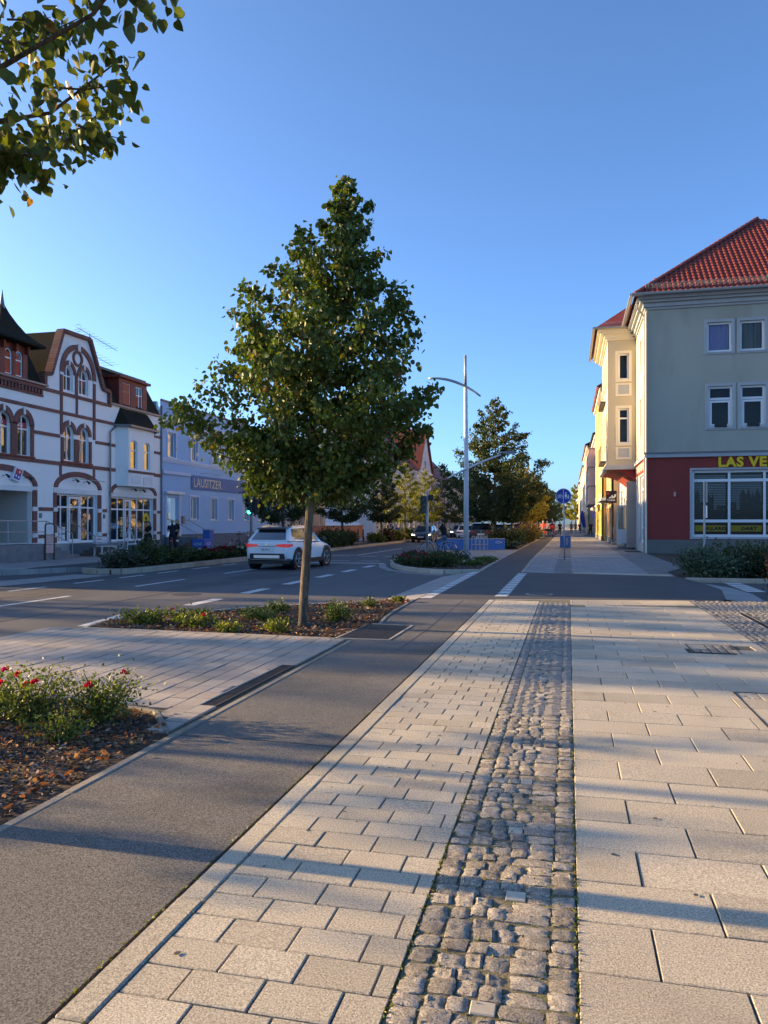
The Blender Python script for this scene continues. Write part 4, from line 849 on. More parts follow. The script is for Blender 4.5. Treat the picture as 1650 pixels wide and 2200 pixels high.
# ---- generic street house
def row_house(name, label, X, sgn, y0, y1, ze, zr, wm, rm, floors, ncol, parent_x=None, wh=1.35, ww=.9, shop=True, trim='white_trim', depth=11, dorm=0, gable=False, surround=None, z0=.06, group=None, shopm='window_white'):
    t = thing(name, label, 'house', (X, (y0 + y1) / 2, z0), group); mp = fx(X, sgn); holes, wins = [], []
    sh = (y1 - y0) / ncol; g = 3.4; fh = (ze - g - .35) / max(1, floors)
    for f in range(floors):
        for c in range(ncol):
            cc = y0 + sh * (c + .5); v = g + .45 + f * fh; wins.append(rect(cc - ww / 2, cc + ww / 2, v + .35, v + .35 + min(wh, fh - .75)))
    sw = []
    if shop:
        for c in range(ncol): cc = y0 + sh * (c + .5); sw.append(rect(cc - sh * .38, cc + sh * .38, .45, 2.75))
    else:
        for c in range(ncol): cc = y0 + sh * (c + .5); sw.append(rect(cc - ww / 2, cc + ww / 2, 1.3, 2.75))
    wall('wall', rect(y0, y1, z0, ze), wins + sw, mp, wm, t, .18)
    for p in wins:
        window(p, mp, t, mull=(.5,), trans=(.7,), fw=.06, depth=.1, sill=trim)
        if surround: q = MB(); a, c, v0, v1 = p[0][0], p[1][0], p[0][1], p[2][1]; ring(rect(a - .15, c + .15, v0 - .1, v1 + .15), rect(a, c, v0, v1), mp, 0, .04, q); q.build('window_surround', surround, t)
    for p in sw: window(p, mp, t, mull=(.33, .66) if shop else (.5,), trans=(.78,), fw=.07, depth=.1, name='shop_window' if shop else 'window', frame=shopm)
    xb = X - sgn * depth; b = MB(); xi = X - sgn * .19
    lo, hi = min(xb, xi), max(xb, xi)
    xm = (X + xb) / 2
    for y in (y0 + .002, y1 - .2):
        b = MB(); b.box(lo, hi, y, y + .198, z0, ze)
        if not gable: b.add([(X - sgn * .2, y, ze), (xb, y, ze), (xm, y, zr - .1), (X - sgn * .2, y + .198, ze), (xb, y + .198, ze), (xm, y + .198, zr - .1)], [(0, 1, 2), (5, 4, 3), (0, 2, 5, 3), (1, 4, 5, 2)])
        b.build('side_wall', wm, t)
    b = MB(); e = .35
    if gable:
        ym = (y0 + y1) / 2; b.add([(X + sgn * e, y0 - .2, ze - .1), (xb, y0 - .2, ze - .1), (xb, ym, zr), (X + sgn * e, ym, zr), (xb, y1 + .2, ze - .1), (X + sgn * e, y1 + .2, ze - .1)], [(0, 1, 2, 3), (3, 2, 4, 5)])
        q = MB(); q.extrude([(y0, ze), (y1, ze), (ym, zr - .15)], mp, -.2, 0); gw = q.build('gable_wall', wm, t); window(rect(ym - .5, ym + .5, ze + .4, ze + 1.7), fx(X + sgn * .16, sgn), t, mull=(.5,), fw=.06, depth=.1, room=.02)
    else: b.add([(X + sgn * e, y0 - .02, ze - .02), (X + sgn * e, y1 + .02, ze - .02), (xm, y1 + .02, zr), (xm, y0 - .02, zr), (xb - sgn * e, y1 + .02, ze - .02), (xb - sgn * e, y0 - .02, ze - .02)], [(0, 1, 2, 3), (3, 2, 4, 5)])
    bm_ = b.build('roof', rm, t); sol = bm_.modifiers.new('solid', 'SOLIDIFY'); sol.thickness = .14; sol.offset = -1
    for v0, v1, d in ((ze - .3, ze - .05, .18), (3.25, 3.42, .1)): band(y0, y1, v0, v1, mp, d, trim, t, 'cornice')
    band(y0, y1, z0, .42, mp, .03, 'plinth_grey', t, 'plinth')
    for k in range(dorm):
        cc = y0 + (y1 - y0) * (k + .5) / dorm; q = MB(); xf = X - sgn * .8; zb = ze + (zr - ze) * .12; q.box(min(xf, xf - sgn * 2.5), max(xf, xf - sgn * 2.5), cc - .7, cc + .7, zb, zb + 1.5); dm = q.build('dormer', wm, t)
        window(rect(cc - .5, cc + .5, zb + .25, zb + 1.25), fx(xf + sgn * .13, sgn), dm, mull=(.5,), fw=.06, depth=.12, room=.0); q = MB(); q.box(min(xf + sgn * .2, xf - sgn * 2.6), max(xf + sgn * .2, xf - sgn * 2.6), cc - .85, cc + .85, zb + 1.5, zb + 1.62); q.build('dormer_roof', rm, dm)
    b = MB(); b.box(xm - .3, xm + .3, y0 + 1.5, y0 + 2.1, zr - .6, zr + .8); b.build('chimney', 'red_brick_wall', t); return t
LG = 'houses along the left side of the street'
# set-back house with garage door
row_house('set_back_house', 'plain taupe house set back behind a pale blue gate', -25.5, 1, 53.4, 58.4, 6.2, 8.6, 'taupe_plaster', 'clay_tile_dark', 1, 2, shop=False, depth=8, group=LG)
t = thing('yard_gate', 'pale steel blue yard gate closing the gap beside the blue house', 'gate', (XL - .3, 55.8, .06)); mpg = fx(XL - .4, 1)
for i in range(12): MB().extrude(rect(53.3 + i * .42, 53.3 + i * .42 + .4, .1, 2.0), mpg, 0, .06).build('board', 'steel_blue', t)
MB().extrude(rect(53.25, 58.4, 2.0, 2.12), mpg, -.02, .08).build('rail', 'steel_blue', t)
row_house('yellow_window_house', 'taupe house with yellow window surrounds and a brick base', XL, 1, 58.6, 66.6, 6.6, 9.6, 'taupe_plaster', 'clay_tile_dark', 1, 3, shop=False, surround='yellow_plaster', group=LG)
t = thing('brick_garden_wall', 'low red brick wall glowing in the sun behind the dark trees', 'wall', (XL + .6, 66, .06)); b = MB(); b.box(XL + .4, XL + .75, 60.5, 77, .06, 1.25); b.build('wall', 'red_brick_wall', t); b = MB(); b.box(XL + .35, XL + .8, 60.4, 77.1, 1.252, 1.33); b.build('coping', 'step_stone', t)
t = thing('blue_shed', 'windowless pale blue shed wall between two houses', 'shed', (XL, 81.5, .06)); b = MB(); b.box(XL - 6, XL, 78, 85.5, .06, 3.3); b.build('wall', 'blue_plaster', t); b = MB(); b.box(XL - 6.1, XL + .2, 77.9, 85.6, 3.302, 3.45); b.build('roof', 'lead', t)
row_house('white_shop_house', 'cream shop house with steep red roof seen past the lit tree', XL, 1, 86.2, 110, 9.2, 15.8, 'offwhite_plaster', 'clay_tile_dark', 2, 7, dorm=3, group=LG)
row_house('gabled_house', 'far house turning a white gable and red roof to the street', XL, 1, 111, 122, 9.5, 16.0, 'offwhite_plaster', 'clay_tile_dark', 2, 4, gable=True, group=LG)
row_house('red_roof_house', 'long far house with low red roof and small dormers', XL, 1, 123, 150, 9.0, 14.5, 'taupe_plaster', 'clay_tile_dark', 2, 7, dorm=4, group=LG)
row_house('distant_grey_house', 'grey house at the far end of the left row', XL, 1, 151, 185, 8.5, 13.0, 'grey_plaster', 'mansard', 2, 8, group=LG)
# ================================================================ HOUSES ON THE RIGHT
XR, YR = 3.83, 40.9; mpF = fy(YR, -1); mpS = fx(XR, -1)
G_ = thing('corner_pub_house', 'grey and dark red corner house with red tiled hip roof and big yellow letters', 'house', (XR, YR, 0))
uw = [rect(a, c, 10.03, 11.5) for a, c in ((6.68, 7.82), (8.2, 9.32), (12.2, 13.3))]; mw = [rect(a, c, 6.28, 8.32) for a, c in ((6.74, 7.86), (8.23, 9.35), (12.2, 13.3))]
wall('upper_wall', rect(XR, 17.0, 4.9, 12.3), uw + mw, mpF, 'grey_plaster', G_, .2)
shop = rect(5.98, 10.96, .84, 4.18)
wall('lower_wall', rect(XR, 17.0, .0, 4.9), [shop], mpF, 'oxblood', G_, .25)
band(XR - .03, 17.0, .0, .70, mpF, .05, 'plinth_grey', G_, 'plinth'); band(XR - .1, 17.0, 4.84, 5.02, mpF, .12, 'grey_trim', G_, 'string_course'); band(XR - .14, 17.0, 5.022, 5.1, mpF, .16, 'lead', G_, 'string_course')
for i, p in enumerate(uw):
    w_ = window(p, mpF, G_, fw=.1, depth=.1, sill='grey_trim', glass='glass_clear', curtain='dark_interior', room=.5)
    l, r_, lo, hi = p[0][0] + .1, p[1][0] - .1, p[0][1] + .08, p[2][1] - .06; n = 40; V, F = [], []
    for k in range(n + 1):
        u = l + (r_ - l) * k / n; dd = -.24 + .025 * math.sin(k * 1.35 + i) + .012 * math.sin(k * .41)
        V += [mpF(u, lo, dd), mpF(u, hi, dd)]
    for k in range(n): F.append((2 * k, 2 * k + 2, 2 * k + 3, 2 * k + 1))
    MB().add(V, F).build('curtain', 'curtain_lilac' if i == 0 else 'curtain_grey', w_, smooth=True)
for i, p in enumerate(mw):
    l, r_, lo, hi = p[0][0], p[1][0], p[0][1], p[2][1]; w_ = window(p, mpF, G_, trans=(.70,), fw=.1, depth=.1, sill='grey_trim', glass='glass_clear', room=.6)
    q = MB(); ring(rect(l + .09, r_ - .09, lo + .09, lo + (hi - lo) * .66), rect(l + .18, r_ - .18, lo + .18, lo + (hi - lo) * .61), mpF, -.13, -.085, q); q.build('sash', 'window_white', w_)
    MB().extrude(rect(l + .3, l + .85, lo + .0, lo + .17), mpF, -.06, .1).build('window_box', 'black_plastic', w_)
for p in uw + mw:
    l, r_, lo, hi = p[0][0], p[1][0], p[0][1], p[2][1]; q = MB(); ring(rect(l - .14, r_ + .14, lo - .12, hi + .14), p, mpF, 0, .04, q); q.build('window_surround', 'grey_trim', G_)
sw = window(shop, mpF, G_, mull=(.352, .676), trans=(.24, .845), fw=.13, depth=.14, glass='glass_clear', room=.5, name='shop_window')
q = MB(); ring(rect(5.88, 11.06, .74, 4.28), shop, mpF, 0, .05, q); q.build('window_surround', 'grey_trim', G_)
for a in (6.1, 7.75, 9.4):
    b0, b1 = a + .08, a + 1.5
    blb = MB()
    for k in range(26): blb.extrude(rect(b0, b1, 1.75 + k * .085, 1.80 + k * .085), mpF, -.36, -.30)
    blb.build('blind', 'blind', sw); MB().extrude(rect(b0, b1, .98, 1.62), mpF, -.32, -.30).build('lower_film', 'dark_print', sw)
    MB().extrude(rect(b0, b1, 1.12, 1.42), mpF, -.298, -.285).build('yellow_stripe', 'yellow_sign', sw)
    rr = random.Random(int(a * 10)); u = b0; sk = MB()
    while u < b1 - .05:
        wd = rr.uniform(.12, .3); hh = rr.choice((.5, .7, .9, 1.1, 1.25)); u2 = min(u + wd, b1); sk.extrude(rect(u, u2, 1.7, 1.7 + hh), mpF, -.29, -.28)
        if hh > 1.05: sk.extrude([(u + .02, 1.7 + hh), (u2 - .02, 1.7 + hh), ((u + u2) / 2, 1.7 + hh + .3)], mpF, -.29, -.28)
        if rr.random() < .7: MB().extrude(rect(u + .05, u + .08, 1.7 + hh * .7, 1.73 + hh * .7), mpF, -.279, -.276).build('printed_light', 'yellow_sign', sw)
        u = u2
    sk.build('skyline_print', 'dark_print', sw)
for a, s in ((6.55, 'BILLARD'), (8.32, 'DART')): text_mesh('lettering', s, .20, lambda u, v, d, a=a: mpF(a + u, 1.20 + v, -.285 + d), 'dark_print', sw, .006, 1.25, bold=.012, spacing=1.15)
text_mesh('lettering', 'LAS VEGAS', .66, lambda u, v, d: mpF(7.18 + u, 4.33 + v, .02 + d), 'yellow_sign', G_, .06, 1.02, bold=.028, spacing=1.12)
b = MB(); b.tube([mpF(5.17, 2.88, .1), mpF(5.17, 3.1, .1)], .05, 10); b.build('wall_lamp', 'zinc', G_)
for v0, v1, d in ((12.3, 12.42, .08), (12.42, 12.62, .18), (12.62, 12.75, .34), (12.75, 12.9, .5)): 
    b = MB(); b.extrude(rect(XR - d, 17 + d, v0, v1), mpF, -.2, d); b.box(XR - d, XR + .2, YR + .21, 62, v0, v1); b.build('cornice', 'grey_trim', G_)
# street side
lowh = [rect(41.65, 44.8, .5, 4.1), rect(52.2, 57.5, .5, 3.3)]; uph = [rect(43.4, 44.3, 6.2, 8.3), rect(43.4, 44.3, 10.0, 11.5)]
wall('street_wall', rect(YR, 62, 4.9, 12.3), uph, mpS, 'cream_plaster', G_, .2); wall('street_lower_wall', rect(YR, 62, .0, 4.9), lowh, mpS, 'grey_trim', G_, .2)
for p in uph: window(p, mpS, G_, trans=(.7,), fw=.08, depth=.1, sill='cream_trim'); q = MB(); ring(rect(p[0][0] - .12, p[1][0] + .12, p[0][1] - .1, p[2][1] + .12), p, mpS, 0, .04, q); q.build('window_surround', 'cream_trim', G_)
window(lowh[0], mpS, G_, mull=(.5,), trans=(.22, .8), fw=.12, depth=.1, name='street_window'); window(lowh[1], mpS, G_, mull=(.33, .66), trans=(.8,), fw=.1, depth=.1, name='street_window')
band(YR, 47.1, 4.84, 5.02, mpS, .12, 'grey_trim', G_, 'string_course'); band(YR + .02, 47, 4.2, 4.82, mpS, .02, 'oxblood', G_, 'fascia')
b = MB(); b.tube([(XR - .45, YR + .2, 12.75), (XR - .4, YR + .3, 12.5), (XR - .06, YR + .45, 12.1), (XR - .06, YR + .45, .0)], .055, 8); b.build('downpipe', 'zinc', G_)
b = MB(); b.tube([(XR - .03, YR - .08, 12.2), (XR - .03, YR - .08, .02)], .045, 8); b.build('corner_strip', 'cream_trim', G_)
# sign letters on the fascia, dark and hard to read
b = MB()
for k in range(9): b.extrude(rect(42.0 + k * .5, 42.32 + k * .5, 4.3 + .08 * (k % 2), 4.72), mpS, .02, .06)
b.build('fascia_ornament', 'sign_letter', G_)
# oriel bay
YB, XB = 47.16, 2.23; mpBf = fy(YB, -1); mpBs = fx(XB, -1); bw = [rect(2.84, 3.42, 9.98, 11.5), rect(2.84, 3.42, 6.22, 8.28)]
wall('bay_front', rect(XB, XR - .002, 4.95, 12.3), bw, mpBf, 'cream_plaster', G_, .18)
for i, p in enumerate(bw): window(p, mpBf, G_, trans=(.72,) if i else (), fw=.09, depth=.1, glass='glass_clear', room=.4); q = MB(); ring(rect(2.68, 3.58, p[0][1] - .14, p[2][1] + .16), p, mpBf, 0, .05, q); q.build('window_surround', 'cream_trim', G_)
for v0, v1 in ((5.28, 6.02), (9.0, 9.76)):
    q = MB(); ring(rect(2.68, 3.58, v0, v1), rect(2.82, 3.44, v0 + .12, v1 - .1), mpBf, 0, .045, q); q.build('panel_frame', 'cream_trim', G_); MB().extrude(rect(2.82, 3.44, v0 + .12, v1 - .1), mpBf, 0, .015).build('relief_panel', 'grey_trim', G_)
bs = [rect(a, a + 1.0, v0, v1) for a in (48.4, 50.6, 52.8) for v0, v1 in ((6.2, 8.3), (9.9, 11.5))]
wall('bay_side', rect(YB, 55, 4.95, 12.3), bs, mpBs, 'cream_plaster', G_, .18)
for p in bs: window(p, mpBs, G_, mull=(.5,), trans=(.7,), fw=.08, depth=.1, sill='cream_trim')
MB().box(XB, XR - .002, 54.8, 55, 4.95, 12.3).build('bay_end', 'cream_plaster', G_)
for v0, v1, d in ((12.302, 12.42, .08), (12.42, 12.62, .2), (12.62, 12.78, .42), (12.78, 12.92, .6)): b = MB(); b.box(XB - d, XR + .1, YB - d, 55 + d, v0, v1); b.build('cornice', 'cream_trim', G_)
for v0, v1, d in ((4.84, 4.96, .12), (4.68, 4.84, .2)): MB().box(XB - d, XR - .01, YB - d, 55 + d, v0, v1).build('bay_moulding', 'grey_trim', G_)
b = MB(); V = []
for t_ in range(7):
    a = t_ / 6; x = XB + .0 + (XR - XB - .05) * a; z = 4.68 - .7 * (a ** 2.2); V += [(x, YB + .02, 4.68), (x, YB + .02, z), (x, 54.9, z)]
F = []
for t_ in range(6): i = t_ * 3; F += [(i, i + 1, i + 4, i + 3), (i + 1, i + 2, i + 5, i + 4)]
b.add(V, F).build('bay_console', 'oxblood', G_)
MB().box(XR - .5, XR - .001, 47.3, 47.8, .1, 4.0).build('shop_pillar', 'taupe_plaster', G_)
b = MB(); b.extrude(rect(3.0, 3.7, 1.0, 2.3), fy(51.5, -1), 0, .05); q = MB(); ring(rect(2.93, 3.72, .2, 2.66), rect(3.02, 3.63, 1.15, 2.56), fy(50.5, -1), 0, .07, q); q.extrude(rect(3.02, 3.63, .32, 1.05), fy(50.5, -1), .01, .05); dr = q.build('shop_door', 'window_white', G_); MB().poly([fy(50.5, -1)(u, v, .03) for u, v in rect(3.02, 3.63, 1.05, 2.6)]).build('pane', 'glass', dr)
for i in range(2): MB().box(XR - .9 + .3 * i, XR - .01, 47.9, 49.6, .0 if i == 0 else .152, .15 if i == 0 else .3).build('step', 'step_stone', G_)
t = thing('door_mat', 'flat rubber door mat on the pavement by the corner pub entrance', 'mat', (3.35, 43.3, 0)); MB().box(2.95, 3.75, 42.7, 44.1, .0, .02).build('mat', 'rubber', t, bevel=.006)
# tiled hip roof
E0 = (3.2, 40.3); apex = (10.3, 46.9, 18.6); ze = 12.95
slope_len = math.hypot(apex[1] - E0[1], apex[2] - ze); cs, sn = (apex[1] - E0[1]) / slope_len, (apex[2] - ze) / slope_len
b = MB(); b.add([(3.2, 40.3, ze), (17.4, 40.3, ze), apex, (3.2, 64, ze), (10.3, 64, 18.6), (17.4, 64, ze)], [(0, 1, 2), (3, 0, 2, 4), (1, 5, 4, 2)]); rf = b.build('roof', 'clay_tile_dark', G_)
tw_, th_ = .262, .345; V, F = [], []; ny = int(slope_len / th_) + 1
for j in range(ny):
    s0 = j * th_; fr = s0 / slope_len; xl, xr = 3.2 + 7.1 * fr, 17.4 - 7.1 * fr; i = 0
    x = 3.2 + math.floor((xl - 3.2) / tw_) * tw_
    while x < min(xr, 12.5):
        if x + tw_ * .35 > xl:
            n = len(V)
            for sv, lift in ((0.0, .045), (th_ * 1.06, .012)):
                for k in range(6):
                    u = k / 5; prof = .038 * max(0, math.sin(math.pi * min(1, u * 1.55))) - (.012 if u > .72 else 0)
                    s_ = min(s0 + sv, slope_len); h_ = prof + lift; V.append((x + u * tw_, E0[1] + s_ * cs - h_ * sn, ze + s_ * sn + h_ * cs))
            for k in range(5): V.append((0, 0, 0))
            V = V[:n + 12]
            for k in range(5): F.append((n + k, n + k + 1, n + 7 + k, n + 6 + k))
            m0 = len(V)
            for k in range(6): px_, py_, pz_ = V[n + k]; V.append((px_, py_ + .05 * sn, pz_ - .05 * cs))
            for k in range(5): F.append((m0 + k, m0 + k + 1, n + k + 1, n + k))
        x += tw_
tl = MB().add(V, F).build('roof_tiles', 'clay_tile', rf, smooth=False); tl['kind'] = 'stuff'
b = MB(); n = 26
for k in range(n):
    p, q = [Vector((3.2, 40.3, ze + .06)).lerp(Vector(apex) + Vector((0, 0, .08)), (k + e_) / n) for e_ in (0, 1.08)]; b.tube([p, q], [.11, .095], 8)
b.build('hip_tiles', 'clay_tile', rf); rf.children[-1]['kind'] = 'stuff'
b = MB(); b.tube([(3.05, 40.12, ze - .03), (17.4, 40.12, ze - .03)], .09, 8); b.tube([(3.05, 40.12, ze - .03), (3.05, 47, ze - .03)], .09, 8); b.build('gutter', 'zinc', G_)
gd = bpy.data.objects.new('snow_guard', None); C.objects.link(gd); gd.parent = G_; gd.location = (0, 0, 0)
b = MB()
def rp(x, s_, h_): return (x, E0[1] + s_ * cs - h_ * sn, ze + s_ * sn + h_ * cs)
for h_ in (.1, .3): b.tube([Vector(rp(3.75, .5, h_)), Vector(rp(13, .5, h_))], .012, 5)
for k in range(140): x = 3.75 + k * .066; b.tube([rp(x, .5, .1), rp(x, .5, .3)], .007, 4)
b.build('lattice', 'galv', gd)
b = MB()
for k in range(12): x = 3.9 + k * .78; b.tube([rp(x, .5, .06), rp(x, .5, .34)], .018, 5)
b.build('bracket', 'galv', gd)
# bay roof
b = MB(); b.add([(1.5, 46.5, 12.94), (3.9, 46.5, 12.94), (3.9, 48.9, 14.95), (1.5, 55.7, 12.94), (3.9, 55.7, 14.95), (3.9, 55.7, 12.94)], [(0, 1, 2), (0, 2, 4, 3)]); b.build('bay_roof', 'clay_tile', G_)
b = MB(); b.tube([(1.42, 46.42, 12.9), (3.4, 46.42, 12.9)], .08, 8); b.tube([(1.42, 46.42, 12.9), (1.42, 55.7, 12.9)], .08, 8); b.build('gutter', 'zinc', G_)
b = MB()
for h_ in (.12, .3): b.tube([(1.95, 46.75, 12.98 + h_), (3.4, 46.75, 12.98 + h_)], .012, 5)
for k in range(22): b.tube([(1.95 + k * .066, 46.75, 13.0), (1.95 + k * .066, 46.75, 13.28)], .007, 4)
b.build('lattice', 'galv', gd)
for z in (5.3, 9.0): 
    b = MB(); b.box(XB - .32, XB, 49.4, 53.6, z, z + .08); bl = b.build('balcony', 'iron', G_)
    for k in range(22): MB().tube([(XB - .3, 49.4 + k * .2, z + .1), (XB - .3, 49.4 + k * .2, z + 1.0)], .012, 5).build('baluster', 'iron', bl)
    MB().tube([(XB - .3, 49.4, z + 1.0), (XB - .3, 53.6, z + 1.0)], .025, 6).build('handrail', 'iron', bl)
RG = 'houses along the right side of the street'
row_house('orange_shop_house', 'orange shop house just past the corner pub house', 3.2, -1, 62.1, 70.0, 12.4, 15.6, 'orange_plaster', 'clay_tile_dark', 2, 3, depth=11, group=RG, z0=0)
row_house('yellow_house', 'tall sunlit yellow house in the right row', 2.8, -1, 70.1, 86, 13.5, 17, 'yellow_plaster', 'clay_tile_dark', 3, 6, depth=11, group=RG, z0=0)
P_ = row_house('pink_oriel_house', 'pinkish house with a wide projecting upper storey', 2.9, -1, 86.1, 104, 11.2, 14, 'pink_plaster', 'mansard', 2, 6, depth=11, group=RG, z0=0)
b = MB(); b.box(2.15, 2.89, 89, 99, 3.6, 10.0); b.build('oriel', 'pink_plaster', P_)
for z in (3.6, 5.7, 7.8, 9.9): MB().box(2.1, 2.89, 88.95, 99.05, z - .06, z + .06).build('oriel_band', 'plinth_grey', P_)
for a in (90, 92.4, 94.8, 97.2): 
    for z in (4.3, 6.4, 8.4): window(rect(a, a + 1.1, z, z + 1.2), fx(2.02, -1), P_, mull=(.5,), fw=.07, depth=.1, room=.01)
row_house('peach_house', 'sunlit peach house beyond the pinkish one', 2.45, -1, 104.2, 132, 11.8, 14.5, 'peach_plaster', 'clay_tile_dark', 3, 8, depth=11, group=RG, z0=0)
row_house('cream_far_house', 'cream house with red roof far down the right row', 2.5, -1, 132.2, 175, 11.0, 14.2, 'offwhite_plaster', 'clay_tile_dark', 2, 9, depth=11, group=RG, z0=0, dorm=5)
row_house('last_right_house', 'last pale house visible at the end of the right row', 2.4, -1, 175.2, 240, 10.4, 13.6, 'peach_plaster', 'clay_tile_dark', 2, 10, depth=11, group=RG, z0=0)
# ---- shop signs and street clutter on the right
def hang_sign(name, label, x0, x1, y, z0, z1, m, txt, tsz, tm='sign_white'):
    t = thing(name, label, 'sign', ((x0 + x1) / 2, y, z0)); mp = fy(y, -1); MB().extrude(rect(x0, x1, z0, z1), mp, -.08, .0).build('board', m, t); MB().tube([(x1, y + .04, z1 - .1), (3.85, y + .04, z1 - .1)], .02, 6).build('bracket', 'galv', t)
    for s, u, v, k in txt: text_mesh('lettering', s, tsz * k, lambda a, c, d, u=u, v=v: mp(u + a, v + c, .004 + d), tm, t, .006, 1.0, bold=.006)
    return t
s_ = hang_sign('black_hanging_sign', 'square black hanging shop sign with a white curved mark', 2.54, 3.26, 56, 2.95, 3.8, 'dark_print', [('T.D.EICH', 2.62, 3.1, .55)], .24)
mp = fy(56, -1); MB().extrude([(2.68, 3.27), (2.86, 3.27), (2.86, 3.42)], mp, .0, .012).build('mark', 'sign_white', s_); b = MB(); b.extrude([(2.9, 3.27), (3.1, 3.29), (3.2, 3.4), (3.22, 3.56), (3.1, 3.56), (3.08, 3.42), (3.02, 3.4), (2.99, 3.5), (2.9, 3.48)], mp, 0, .012); b.build('mark', 'sign_white', s_); MB().extrude(rect(2.6, 2.74, 3.55, 3.68), mp, 0, .012).build('mark', 'logo_red', s_)
hang_sign('blue_hanging_sign', 'narrow dark blue hanging sign with a white ring further along', 2.35, 2.72, 85, 2.1, 3.3, 'sign_blue', [('O', 2.38, 2.85, 1)], .36)
t = thing('shop_awning', 'cream awning over a shop window in the right row', 'awning', (2.9, 75, 2.9)); b = MB(); b.add([(2.78, 73, 3.4), (2.78, 79, 3.4), (2.1, 79, 3.0), (2.1, 73, 3.0)], [(0, 1, 2, 3)]); b.add([(2.1, 73, 3.0), (2.1, 79, 3.0), (2.1, 79, 2.8), (2.1, 73, 2.8)], [(0, 1, 2, 3)]); b.build('cloth', 'awning', t); MB().tube([(2.1, 73, 3), (2.1, 79, 3)], .025, 6).build('bar', 'galv', t)
t = thing('flat_canopy', 'flat white canopy slab over a shop door beside the black sign', 'canopy', (2.9, 62.5, 3.3)); MB().box(2.4, 3.19, 62.2, 66.5, 3.3, 3.5).build('slab', 'white_trim', t, bevel=.02); MB().box(2.36, 3.19, 62.16, 66.54, 3.22, 3.298).build('edge', 'black_plastic', t)
t = thing('market_awning', 'red and cream market awning far along the right pavement', 'awning', (1.4, 128, 0)); b = MB(); b.add([(.4, 126, 2.4), (.4, 131, 2.4), (1.3, 131, 2.9), (1.3, 126, 2.9)], [(0, 1, 2, 3)]); b.build('red_cloth', 'awning_red', t); b = MB(); b.add([(1.3, 126, 2.5), (1.3, 131, 2.5), (2.9, 131, 3.4), (2.9, 126, 3.4)], [(0, 1, 2, 3)]); b.build('cream_cloth', 'awning', t)
for x, y in ((.45, 126.1), (.45, 130.9), (2.4, 126.1), (2.4, 130.9)): MB().tube([(x, y, 0), (x, y, 2.45)], .03, 6).build('pole', 'galv', t)
t = thing('beach_flag', 'blue feather-shaped advertising flag on the far right pavement', 'flag', (2.0, 100, 0)); b = MB(); V = []; F = []
for k in range(9):
    a = k / 8; z = 1.0 + 2.1 * a; w0 = .05 + .5 * math.sin(math.pi * min(1, .15 + a * .8)) ** .8; xx = 2.1 - .35 * a ** 1.5; V += [(xx, 100, z), (xx - w0, 100.05 * 1, z + .02)]
for k in range(8): F.append((2 * k, 2 * k + 1, 2 * k + 3, 2 * k + 2))
b.add(V, F); fo = b.build('cloth', 'sign_blue', t); fo.modifiers.new('s', 'SOLIDIFY').thickness = .01
MB().tube([(2.1, 100, 0), (2.1, 100, 1.2), (2.0, 100, 2.2), (1.72, 100, 3.12)], .02, 6).build('pole', 'galv', t); MB().box(1.8, 2.4, 99.7, 100.3, 0, .08).build('base', 'black_plastic', t)
for y in (56.5, 60.5): 
    t = thing('shop_handrail', 'steel handrail beside shop steps, ' + ('near the black sign' if y < 58 else 'past the black sign'), 'handrail', (3.3, y, 0)); b = MB(); b.tube([(3.8, y, 1.3), (3.3, y, 1.2), (2.9, y, .9), (2.9, y, 0)], .02, 6); b.build('rail', 'galv', t); MB().tube([(3.3, y, 1.2), (3.3, y, .3)], .02, 6).build('post', 'galv', t)
    for i in range(3): MB().box(3.0 + .25 * i, 3.82, y + .3, y + 1.8, .15 * i + .001 * (i > 0), .15 * (i + 1)).build('step', 'step_stone', t)
# ================================================================ PLANTS
def leaf_cloud(P, D, S, tints, wr=.42, fold=.18, seed=0, fine=False):
    """P (n,3) leaf bases, D (n,3) directions, S (n,) lengths -> vertices, faces, tints: leaves folded along the midrib"""
    rs = np.random.RandomState(seed); n = len(P); D = D / np.linalg.norm(D, axis=1, keepdims=True)
    Q = np.cross(D, rs.normal(size=(n, 3))); Q /= np.linalg.norm(Q, axis=1, keepdims=True); N_ = np.cross(Q, D)
    S = S[:, None]; w_ = wr * S; f = (fold * S) * rs.uniform(.2, 1.4, (n, 1)); dr = S * rs.uniform(-.05, .28, (n, 1))
    side = [(-.03, .52), (.10, .90), (.32, 1.05), (.58, .86), (.82, .42)] if fine else [(.22, .95), (.66, .72)]
    half = lambda sg: [P + D * S * t + Q * (sg * w_ * q) + N_ * (f * q - dr * t * t) for t, q in side]
    pts = [P] + half(1) + [P + D * S - N_ * dr] + half(-1)[::-1]; m = len(side)
    V = np.stack(pts, 1).reshape(-1, 3); k = 2 * m + 2; i = np.arange(n)[:, None] * k
    F = np.concatenate([i + np.arange(m + 2)[None], i + np.array([[0] + list(range(m + 1, k))])], 1).reshape(-1, m + 2)
    return V, F, np.repeat(tints, k, axis=0)
def palette(n, cols, wts, rs, var=.22):
    c = np.array(cols)[rs.choice(len(cols), n, p=np.array(wts) / sum(wts))]; return np.clip(c * rs.uniform(1 - var, 1 + var, (n, 1)) * rs.uniform(.93, 1.07, (n, 3)), .002, .9)
GREEN = ([(.098, .135, .028), (.074, .110, .025), (.125, .152, .030), (.15, .14, .026), (.42, .25, .02), (.24, .10, .025)], [40, 32, 18, 6, 1.2, .6])
DARK = ([(.042, .062, .022), (.054, .076, .024), (.075, .092, .024)], [40, 40, 20])
LIME = ([(.21, .21, .035), (.16, .175, .03), (.26, .235, .04), (.12, .14, .026)], [35, 30, 20, 15])  # sunlight on the far trees is built into these lighter leaf tones
GOLD = ([(.24, .19, .025), (.18, .16, .02), (.13, .13, .02), (.30, .20, .03)], [35, 30, 20, 12])
